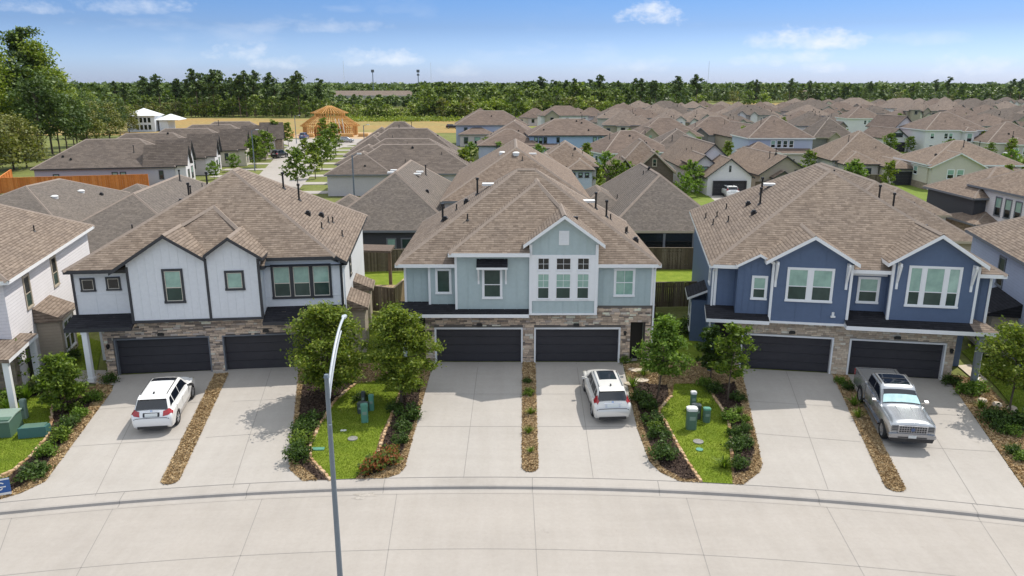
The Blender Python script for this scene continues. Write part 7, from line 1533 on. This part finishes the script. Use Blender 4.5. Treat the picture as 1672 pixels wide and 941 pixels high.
for a in (('round', 53, 780, 1.1, 'lowest round shrub in the bed left of the %s, nearest the blue sign' % W), ('lime', 76, 745, .95, 'second round shrub up from the sign, left of the %s' % W), ('round', 98, 720, 1.05, 'third round shrub up from the sign, beside the teal box'), ('dark', 112, 701, 1.0, 'fourth round shrub up from the sign, just below the dense dark tree'), ('lime', 130, 683, .8, 'shrub tucked under the right side of the dense dark tree'),
          ('lime', 152, 656, .95, 'bright round shrub beside the black path light'), ('dark', 179, 625, .75, 'dark shrub at the left corner of the white house garage'), ('grassy', 4, 800, .9, 'grass tuft behind the blue sign'),
          ('lime', 22, 655, 1.1, 'bright leafy clump in front of the far left porch, right part'), ('grassy', 45, 652, 1.3, 'arching grass tuft right of the porch clump at the far left'), ('lime', -4, 665, 1.2, 'leafy clump cut by the left edge'), ('grassy', 12, 672, 1.1, 'low grass tuft below the leafy clump at the left edge'), ('dark', 118, 590, 1.0, 'shrub under the tan box window of the left edge house'), ('dark', 128, 640, .9, 'dark shrub behind the dense dark tree'), ('round', 60, 640, .9, 'small shrub at the foot of the bare twiggy tree'),
          ('dark', 487, 752, 1.15, 'lowest of the four dark shrubs left of the lamp lawn'), ('round', 493, 728, 1.1, 'second lowest of the four dark shrubs left of the lamp lawn'), ('dark', 495, 709, 1.0, 'second highest of the four dark shrubs left of the lamp lawn'), ('round', 508, 694, 1.15, 'highest of the four dark shrubs left of the lamp lawn, in tree shade'),
          ('red', 608, 772, 1.05, 'red-leaved shrub at the right front of the lamp lawn, left part'), ('red', 628, 762, 1.25, 'tall red and green shrub at the right front of the lamp lawn'), ('red', 640, 742, .6, 'tiny reddish shrub by the stone edging, right of the tall red shrub'),
          ('round', 654, 722, .75, 'lowest small shrub at the left edge of the mint house driveway'), ('round', 657, 703, .8, 'second small shrub up along the left edge of the mint house driveway'), ('round', 668, 683, 1.05, 'third shrub up along the left edge of the mint house driveway, below the tree'), ('dark', 645, 672, .8, 'dark shrub at the foot of the tree left of the mint house driveway'), ('dark', 590, 655, .8, 'dark shrub in tree shade above the lamp lawn'),
          ('lime', 590, 545, 1.2, 'bright shrub against the near dark fence, left one'), ('lime', 603, 535, 1.3, 'bright shrub against the near dark fence, right one'),
          ('round', 862, 646, .6, 'highest small round shrub in the strip splitting the mint house driveway'), ('grassy', 866, 678, .75, 'leafy tuft second down in the strip splitting the mint house driveway'), ('grassy', 863, 709, .65, 'leafy tuft third down in the strip splitting the mint house driveway'), ('grassy', 866, 740, .55, 'lowest leafy tuft in the strip splitting the mint house driveway'), ('dark', 861, 626, .5, 'dark low plant at the head of the strip splitting the mint house driveway'),
          ('lime', 1020, 592, .8, 'bright shrub by the right end garage post of the mint house'), ('grassy', 1033, 634, 1.1, 'upright leafy tuft right of the pearl crossover'), ('grassy', 1050, 615, .9, 'leafy tuft beside the stepping stones'), ('dark', 1044, 655, .95, 'dark shrub right of the pearl crossover tail'), ('dark', 1058, 668, 1.0, 'dark shrub second down the bed right of the pearl crossover'), ('round', 1066, 692, 1.0, 'shrub third down the bed right of the pearl crossover'), ('round', 1076, 716, 1.0, 'shrub fourth down the bed right of the pearl crossover'), ('dark', 1083, 750, 1.15, 'lowest shrub in the bed right of the pearl crossover'), ('round', 1070, 706, .7, 'small shrub wedged between third and fourth in the bed right of the crossover'),
          ('grassy', 1182, 766, 1.0, 'leafy tuft at the lower left of the bed beside the blue house driveway'), ('dark', 1206, 765, .85, 'round dark shrub at the bottom of the bed beside the blue house driveway'), ('round', 1199, 733, .9, 'left shrub of the pair above the leafy tuft, blue house bed'), ('dark', 1215, 728, .8, 'right shrub of the pair above the leafy tuft, blue house bed'), ('round', 1200, 712, .7, 'shrub in the middle of the blue house bed, left side'), ('dark', 1216, 706, .65, 'shrub in the middle of the blue house bed, right side'), ('lime', 1192, 688, .9, 'bright shrub below the sparse young tree'), ('grassy', 1205, 676, .8, 'tuft below the sparse young tree, right side'), ('lime', 1150, 632, .8, 'bright low shrub at the head of the right lawn'), ('dark', 1205, 655, .8, 'dark shrub beside the sparse young tree at the drive edge'), ('dark', 1165, 640, .9, 'dark shrub at the foot of the dark leafy tree'), ('round', 1215, 690, .55, 'tiny shrub at the drive edge of the blue house bed'),
          ('lime', 1372, 627, .7, 'bright tuft at the head of the strip left of the pickup'), ('grassy', 1394, 664, .9, 'tall tuft in the strip beside the pickup door'), ('grassy', 1401, 684, .8, 'lower tuft in the strip beside the pickup door'), ('dark', 1384, 637, .7, 'dark plant in the strip behind the pickup wheel'),
          ('dark', 1553, 628, .9, 'dark shrub at the right garage corner of the blue house'), ('lime', 1578, 645, 1.2, 'bright arching shrub by the right end porch'), ('lime', 1596, 640, 1.0, 'bright shrub right of the arching shrub by the right end porch'), ('dark', 1620, 690, 1.15, 'dark wide shrub under the spreading tree at the right edge, left one'), ('dark', 1648, 695, 1.2, 'dark wide shrub under the spreading tree at the right edge, right one'), ('round', 1632, 705, .8, 'shrub in front of the dark wide shrubs at the right edge'), ('lime', 1652, 712, .8, 'bright shrub below the dark wide shrubs at the right edge'), ('dark', 1654, 742, .7, 'small dark shrub low at the right edge'), ('lime', 1668, 752, .7, 'bright shrub cut by the right edge, lowest'), ('grassy', 1600, 668, .8, 'tuft beside the pale rock at the right bed'), ('dark', 1672, 700, 1.3, 'dark shrub cut by the right edge'),
          ('dark', 1122, 545, 1.5, 'shaded bush in the narrow gap left of the blue house'), ('lime', 1077, 522, .8, 'shrub at the right corner of the mint house')):
    shrub(*a)
rk = MB(); x, y = atg(1604, 655)
for k in range(3): rk.tube((k * .45, -k * .5, -.05), (k * .45, -k * .5, .12), .28, .2, 7)
tag(rk.build('rock', M['flag'], loc=(x, y, gz(x, y))), 'pale landscape rocks in the right bed below the porch', 'rocks')
# young street trees further back
mid = [tree_form(41, 5.0, .9, 1.7, 22, 1100, .21, M['leaf_shrub'], tr=.07, pointed=.5), tree_form(42, 5.5, 1.2, 1.4, 22, 950, .21, M['leaf_oak'], tr=.07, pointed=.7), tree_form(43, 4.2, .8, 1.5, 20, 1000, .2, M['leaf_lime'], tr=.06)]
rw_ = random.Random(17)
def mt(px, py, k, s, label):
    x, y = at(px, py, 0); put_tree(mid[k], label, 0, 0, s, random.uniform(0, 6), xy=(x, y), name='young_tree')
for a in ((487, 307, 0, 1.25, 'young tree with open crown right beside the white house roof, back street'), (515, 292, 1, 1.15, 'young tree second along the right side of the back street'), (498, 272, 1, 1.0, 'thin young tree standing out before the pale back street'), (526, 278, 0, 1.25, 'young tree third along the right side of the back street'), (540, 262, 0, 1.35, 'bushy tree fourth along the right side of the back street'), (549, 254, 1, 1.35, 'bushy tree fifth along the right side of the back street'), (528, 236, 1, 1.3, 'slim tree at the mouth of the cul-de-sac, right one'),
          (418, 274, 0, 1.25, 'tree before the left row houses, nearest, by the street lamp'), (408, 262, 2, 1.2, 'yellow-green tree between left row houses and lamp'), (433, 262, 0, 1.25, 'tree just right of the lamp on the back street'), (452, 246, 1, 1.35, 'tall tree behind the black off-road car'), (471, 240, 1, 1.15, 'slim tree at the mouth of the cul-de-sac, left one'), (383, 280, 2, .75, 'short bush-like tree before the first left row gable'), (350, 293, 2, .7, 'bright bush at the corner of the nearest left row house'),
          (681, 305, 1, 1.0, 'pointed young tree before the pale grey wall, left of its two windows'), (712, 306, 2, .8, 'round young tree before the pale grey wall, between windows'), (756, 308, 1, 1.15, 'tall young tree right of the pale lamp, before the pale grey wall'), (608, 303, 2, .8, 'bright small tree at the corner of the pale grey house'),
          (770, 262, 2, .9, 'shrubby tree in the yard behind the wide veranda house, left'), (795, 258, 0, .9, 'shrubby tree in the yard behind the wide veranda house, middle'), (815, 262, 2, .9, 'shrubby tree in the yard behind the wide veranda house, right'), (868, 256, 2, .6, 'small bush under the sky blue wall'),
          (1003, 316, 0, 1.0, 'leafy tree before the steep brick house, left'), (1022, 312, 2, 1.0, 'leafy tree before the steep brick house, right'), (975, 322, 1, .9, 'thin tree right of the mint house roof'), (1128, 316, 2, 1.1, 'yellow-green tree left of the white garage-front house, tall'), (1118, 326, 2, .8, 'yellow-green bush left of the white drive'), (1138, 322, 2, .6, 'low bright bush by the white drive'),
          (1212, 250, 1, 1.15, 'dark young tree left of the grey two-storey house'), (1205, 254, 0, .95, 'bright young tree left of the grey two-storey house'), (1266, 306, 2, .8, 'bush behind the blue house roof, before the broad tan gable'), (1247, 310, 2, .6, 'small yellow bush left of the broad tan gable'), (1399, 306, 2, .8, 'bush poking over the blue house roof'),
          (1506, 246, 0, .9, 'shrub left of the white columned house'), (1522, 243, 0, .9, 'shrub at the left corner of the white columned house'), (1612, 252, 0, 1.1, 'hedge-like tree right of the white columned house'), (1598, 252, 1, 1.0, 'tree before the right end of the white columned house'), (1658, 254, 0, 1.1, 'hedge tree by the cream house at the right edge'), (1668, 256, 2, .9, 'bright hedge tree at the right edge'), (1350, 258, 2, .7, 'small bush before the dark cottage')):
    mt(*a)
def clear(x, y, m):
    for X, Y, a, x0, x1, y0, y1 in RECTS:
        u = (x - X) * math.cos(a) + (y - Y) * math.sin(a); v = -(x - X) * math.sin(a) + (y - Y) * math.cos(a)
        if x0 - m < u < x1 + m and y0 - m < v < y1 + m: return False
    return True
spots = []
for _ in range(6000):
    px, py = rw_.uniform(850, 1680), rw_.uniform(186, 330); x, y = at(px, py, 0)
    if y > 88 and clear(x, y, 1.3) and all((x - a) ** 2 + (y - b) ** 2 > 42 for a, b in spots) and not (25 < x < 38 and 96 < y < 118): spots.append((x, y))
    if len(spots) >= 95: break
for i, (x, y) in enumerate(spots):
    put_tree(mid[i % 3], 'small yard tree showing between the roofs of the subdivision', 0, 0, rw_.uniform(.6, 1.05), rw_.uniform(0, 6), group='yard trees between the subdivision roofs', xy=(x, y), name='yard_tree')
# ------------------------------------------------------------------ tall trees at the left and the wood
def crown_clumps(r, C, n, leaf, m, flat=.6):
    P = np.concatenate([c + r.normal(0, 1, (max(4, int(n * s)), 3)) * np.array([s, s, s * flat]) for c, s in C]); return leaf_mesh('crown', P, leaf, m, r, up=.5, aspect=.7)
def pine_form(seed, h, bare, rad_, layers, per, leaf, m, thick=.25):
    r = np.random.default_rng(seed); segs = [(np.array([0, 0, 0.]), np.array([r.normal(0, .2), r.normal(0, .2), h * .6]), thick, thick * .6)]; top = segs[0][1]; end = np.array([top[0] + r.normal(0, .3), top[1], h]); segs.append((top, end, thick * .6, .05)); C = []
    for k in range(layers):
        t = k / (layers - 1); z = h * (bare + (1 - bare) * t); R_ = rad_ * np.interp(t, [0, .25, .6, 1], [.5, 1.0, .95, .55]) * r.uniform(.6, 1.15); a = r.uniform(0, 6.28); b = top * (z / (h * .6)) if z < h * .6 else top + (end - top) * ((z - h * .6) / (h * .4))
        e = b + np.array([math.cos(a) * R_, math.sin(a) * R_, R_ * .25]); segs.append((b, e, thick * .22, .03)); C.append((e, R_ * .36)); C.append(((b + e) / 2, R_ * .30)); C.append((b * .4 + e * .6 + np.array([0, 0, R_ * .25]), R_ * .26))
    return branch_mesh('trunk', segs, M['bark_pine']), crown_clumps(r, C, per, leaf, m, .5)
def broad_form(seed, h, rad_, n, per, leaf, m, low=.15):
    r = np.random.default_rng(seed); C = []; segs = [(np.zeros(3), np.array([0, 0, h * .7]), .22, .08)]
    for k in range(n):
        t = r.uniform(0, 1); a = r.uniform(0, 6.28); R_ = rad_ * np.interp(t, [0, .3, .7, 1], [.75, 1, .75, .25]) * math.sqrt(r.uniform(.15, 1)) * r.uniform(.8, 1.25); c = np.array([math.cos(a) * R_, math.sin(a) * R_, h * (low + (.94 - low) * t)]); s = rad_ * r.uniform(.13, .25); C.append((c, s))
        if k % 3 == 0: segs.append((np.array([0, 0, c[2] * .6]), c, .07, .02))
    return branch_mesh('trunk', segs, M['bark']), crown_clumps(r, C, per, leaf, m, .65)
BIG = [pine_form(51, 28, .45, 4.4, 30, 120, .30, M['leaf_pine'], .34), broad_form(52, 25, 5.6, 44, 100, .31, M['leaf_wood2'], low=.32), broad_form(53, 21, 5.0, 38, 100, .31, M['leaf_pine'], low=.3), broad_form(54, 13, 5.0, 44, 90, .30, M['leaf_wood3'])]
for (px, y, k, s, lb) in ((52, 182, 0, .98, 'tallest pine at the left edge, crown above every other tree'), (30, 178, 2, 1.18, 'broad dark tree left of the tallest pine'), (75, 180, 1, 1.05, 'broad bright tree just right of the tallest pine'), (18, 172, 2, 1.1, 'dark broad tree near the left edge'), (-14, 165, 1, 1.05, 'broad tree cut by the left edge'), (100, 188, 1, .8, 'leaning-crowned tree right of the tall cluster'), (118, 182, 2, .72, 'mid-height tree right of the tall cluster'), (60, 165, 2, .95, 'dark tree in front of the tallest pine'), (88, 170, 2, .9, 'dark tree before the bright tree, above the lilac house roof'),
        (135, 205, 3, .9, 'olive tree right of the tall cluster'), (155, 215, 2, .62, 'green tree left of the white-wrapped shell, nearer one'), (172, 225, 3, .85, 'olive tree left of the white-wrapped shell'), (190, 240, 2, .6, 'dark green tree close to the white-wrapped shell'), (30, 150, 3, .75, 'yellowish undergrowth tree by the left edge'), (8, 146, 3, .8, 'dry brownish tree at the left edge'), (-20, 140, 3, .9, 'olive tree cut by the left edge, lower'), (112, 200, 2, .72, 'green tree behind the leaning-crowned tree'), (130, 235, 2, .75, 'dark tree behind the olive tree'), (205, 262, 3, .7, 'low olive tree at the foot of the white-wrapped shell'), (148, 255, 1, .55, 'bright tree far behind the olive tree')):
    put_tree(BIG[k], lb, 0, 0, s, random.uniform(0, 6), xy=(at_px(px, y, 10), y), name='tall_pine' if k == 0 else 'broadleaf_tree')
WOOD = {'pine': [pine_form(60 + k, 22, .5, 3.0, 17, 34, .55, M['leaf_pine'], .3) for k in range(4)], 'dark': [broad_form(70 + k, 13, 4.2, 26, 22, .66, M['leaf_wood']) for k in range(4)], 'bright': [broad_form(80 + k, 8.5, 3.8, 24, 22, .60, M['leaf_wood2'], low=.1) for k in range(3)], 'olive': [broad_form(90 + k, 9, 3.8, 22, 22, .60, M['leaf_wood3'], low=.1) for k in range(2)]}
WL = {'pine': 'tall pine with bare trunk rising above the wood behind the %s', 'dark': 'dark rounded tree in the wood behind the %s', 'bright': 'bright green bushy tree fronting the wood behind the %s', 'olive': 'olive green tree in the wood behind the %s'}
rw = random.Random(99)
def wood(kind, px, Y, s, where, key):
    f = rw.choice(WOOD[kind]); x = at_px(px, Y)
    t = put_tree(f, WL[kind] % where, 0, 0, s, rw.uniform(0, 6), xy=(x, Y), name={'pine': 'pine_tree'}.get(kind, 'broadleaf_tree'), group='%s trees of the wood behind the %s' % (kind, where))
pine_px = [190, 205, 248, 262, 287, 296, 310, 322, 342, 350, 358, 366, 378, 392, 395, 414, 418, 443, 449, 470, 480, 488, 497, 524, 236, 330, 402]
for px in pine_px: wood('pine', px, rw.uniform(386, 425), rw.uniform(.72, 1.06), 'tan field', 'a')
for i in range(62):
    px = 195 + i * 5.9 + rw.uniform(-3, 3); wood(rw.choice(['dark', 'dark', 'dark', 'olive', 'bright']), px, rw.uniform(388, 425), rw.uniform(.6, .92), 'tan field', 'a')
for i in range(58):
    px = 556 + i * 7.6 + rw.uniform(-4, 4); gap = px < 690
    k = rw.choice(['bright', 'bright', 'bright', 'olive', 'dark']); wood(k, px, rw.uniform(365, 385) if px < 880 else rw.uniform(385, 420), rw.uniform(.6, .95) if gap else rw.uniform(.8, 1.2), 'middle row of houses', 'b')
for i in range(46):
    px = 690 + i * 7 + rw.uniform(-4, 4); wood(rw.choice(['dark', 'dark', 'dark', 'bright']), px, rw.uniform(400, 450), rw.uniform(1.0, 1.3), 'middle row of houses', 'b')
for px in (682, 700, 720, 735, 758, 772, 790, 812, 845, 866, 884, 905, 925, 940, 962, 978, 985, 1010, 1038, 1046, 1062, 1070, 1104, 1136): wood('pine', px, rw.uniform(420, 480), rw.uniform(.70, .98), 'middle row of houses', 'b')
for i in range(44):
    px = 1010 + i * 15.6 + rw.uniform(-7, 7); wood(rw.choice(['dark', 'dark', 'bright', 'olive']), px, (500 if px < 1150 else 690) + rw.uniform(-15, 90) + (px - 1000) * .1, rw.uniform(1.05, 1.4), 'far right roofs', 'c')
for px in (1235, 1289, 1320, 1420, 1525, 1548, 1650, 1665): wood('pine', px, 730, rw.uniform(.85, 1.05), 'far right roofs', 'c')
for (px, py, k, s, lb) in ((1246, 178, 0, 1.35, 'bright lone tree among far roofs beside the dirt lot'), (1222, 179, 1, 1.0, 'dark lone tree among far roofs left of the bright lone tree')):
    x, y = at(px, py, 0); put_tree(WOOD['bright' if k == 0 else 'dark'][0], lb, 0, 0, s, xy=(x, y), name='broadleaf_tree')
# the wood beyond, as one mass reaching to the horizon
def forest():
    r = np.random.default_rng(5); V = []
    def tree(x, y, h, w, n, leaf):
        t = r.uniform(0, 1, n); a = r.uniform(0, 6.28, n); q = np.interp(t, [0, .35, .75, 1], [.7, 1, .7, .12]) * w * np.sqrt(r.uniform(.2, 1, n))
        lump = .8 + .3 * np.sin(a * 3 + x) * np.sin(t * 7 + y); C = np.c_[x + np.cos(a) * q * lump, y + np.sin(a) * q * lump, h * (.12 + .86 * t)]; V.append(leaf_quads(C, leaf, r, up=.6, aspect=.8))
    def band(y0, y1, n, pxa, pxb, h0, h1, w, nl, leaf, skip=None):
        for _ in range(n):
            y = y0 + (y1 - y0) * r.uniform(0, 1); px = r.uniform(pxa, pxb)
            if skip and skip(px, y): continue
            tree(at_px(px, y), y, r.uniform(h0, h1), w * r.uniform(.8, 1.25), nl, leaf * r.uniform(.9, 1.2))
    gap = lambda px, y: (540 < px < 690 and y < 640)
    band(425, 560, 520, -60, 560, 11, 17, 5, 90, 1.05, gap); band(440, 640, 620, 680, 1120, 12, 18, 5, 90, 1.05); band(640, 900, 520, -100, 1060, 12, 17, 7, 60, 1.7)
    band(720, 1000, 650, 1000, 1800, 13, 18, 6.5, 70, 1.6); band(900, 1500, 700, -200, 1900, 13, 18, 11, 42, 2.9); band(1500, 3000, 900, -200, 1900, 14, 20, 22, 30, 6.0); band(300, 430, 110, -260, 180, 10, 16, 5, 90, 1.0)
    band(560, 640, 60, 540, 690, 7, 9, 5, 60, 1.2); band(3000, 6500, 700, -200, 1900, 16, 26, 60, 22, 14)
    V = np.concatenate(V); o = link_mesh('forest', npmesh('forest', V, np.arange(len(V)).reshape(-1, 4), M['leaf_far'])); tag(o, 'dense green wood stretching to the horizon behind all the houses', 'forest', kind='stuff')
forest()
def undergrowth():
    r = np.random.default_rng(8); P = []
    for _ in range(260):
        px = r.uniform(560, 1010); y = r.uniform(345, 372) + max(0, px - 880) * .15; c = np.array([at_px(px, y), y, .5]); P.append(c + r.normal(0, 1, (40, 3)) * np.array([2.2, 1.6, .7]))
    P = np.concatenate(P); P[:, 2] = np.abs(P[:, 2]); o = link_mesh('tall_grass', leaf_mesh('tall_grass', P, .5, M['leaf_wood2'], r)); tag(o, 'bright rank grass and brush along the foot of the wood', 'brush', kind='stuff')
undergrowth()
# lawn blades
p = np.concatenate(BLADES); n = len(p); r_ = np.random.default_rng(3); a = r_.uniform(0, 6.28, n); hgt = r_.uniform(.03, .075, n); lean = r_.normal(0, .03, (n, 2)); z = GZ(p[:, 0], p[:, 1]) + .04
s = np.c_[np.cos(a), np.sin(a), 0 * a] * .012; base = np.c_[p, z]; tipv = base + np.c_[lean, hgt]
o = link_mesh('grass', npmesh('grass', np.stack([base - s, base + s, tipv], 1).reshape(-1, 3), np.arange(3 * n).reshape(-1, 3), M['blade'])); tag(o, 'short bright grass blades of the front lawns', 'grass', kind='stuff')
# ------------------------------------------------------------------ the air
def haze():
    mb = MB(); mb.box(-6500, 6500, -40, 6900, -2.2, 60)
    m = bpy.data.materials.new('haze_air'); m.use_nodes = True; n, l = m.node_tree.nodes, m.node_tree.links
    n.remove(n['Principled BSDF']); v = n.new('ShaderNodeVolumePrincipled'); v.inputs['Color'].default_value = (0.80, 0.90, 1.0, 1); v.inputs['Density'].default_value = 0.00002; v.inputs['Anisotropy'].default_value = 0.2
    l.new(v.outputs[0], n['Material Output'].inputs['Volume'])
    o = mb.build('haze', m); tag(o, 'thin blue summer haze over the far wood and roofs', 'haze', kind='stuff')
haze()
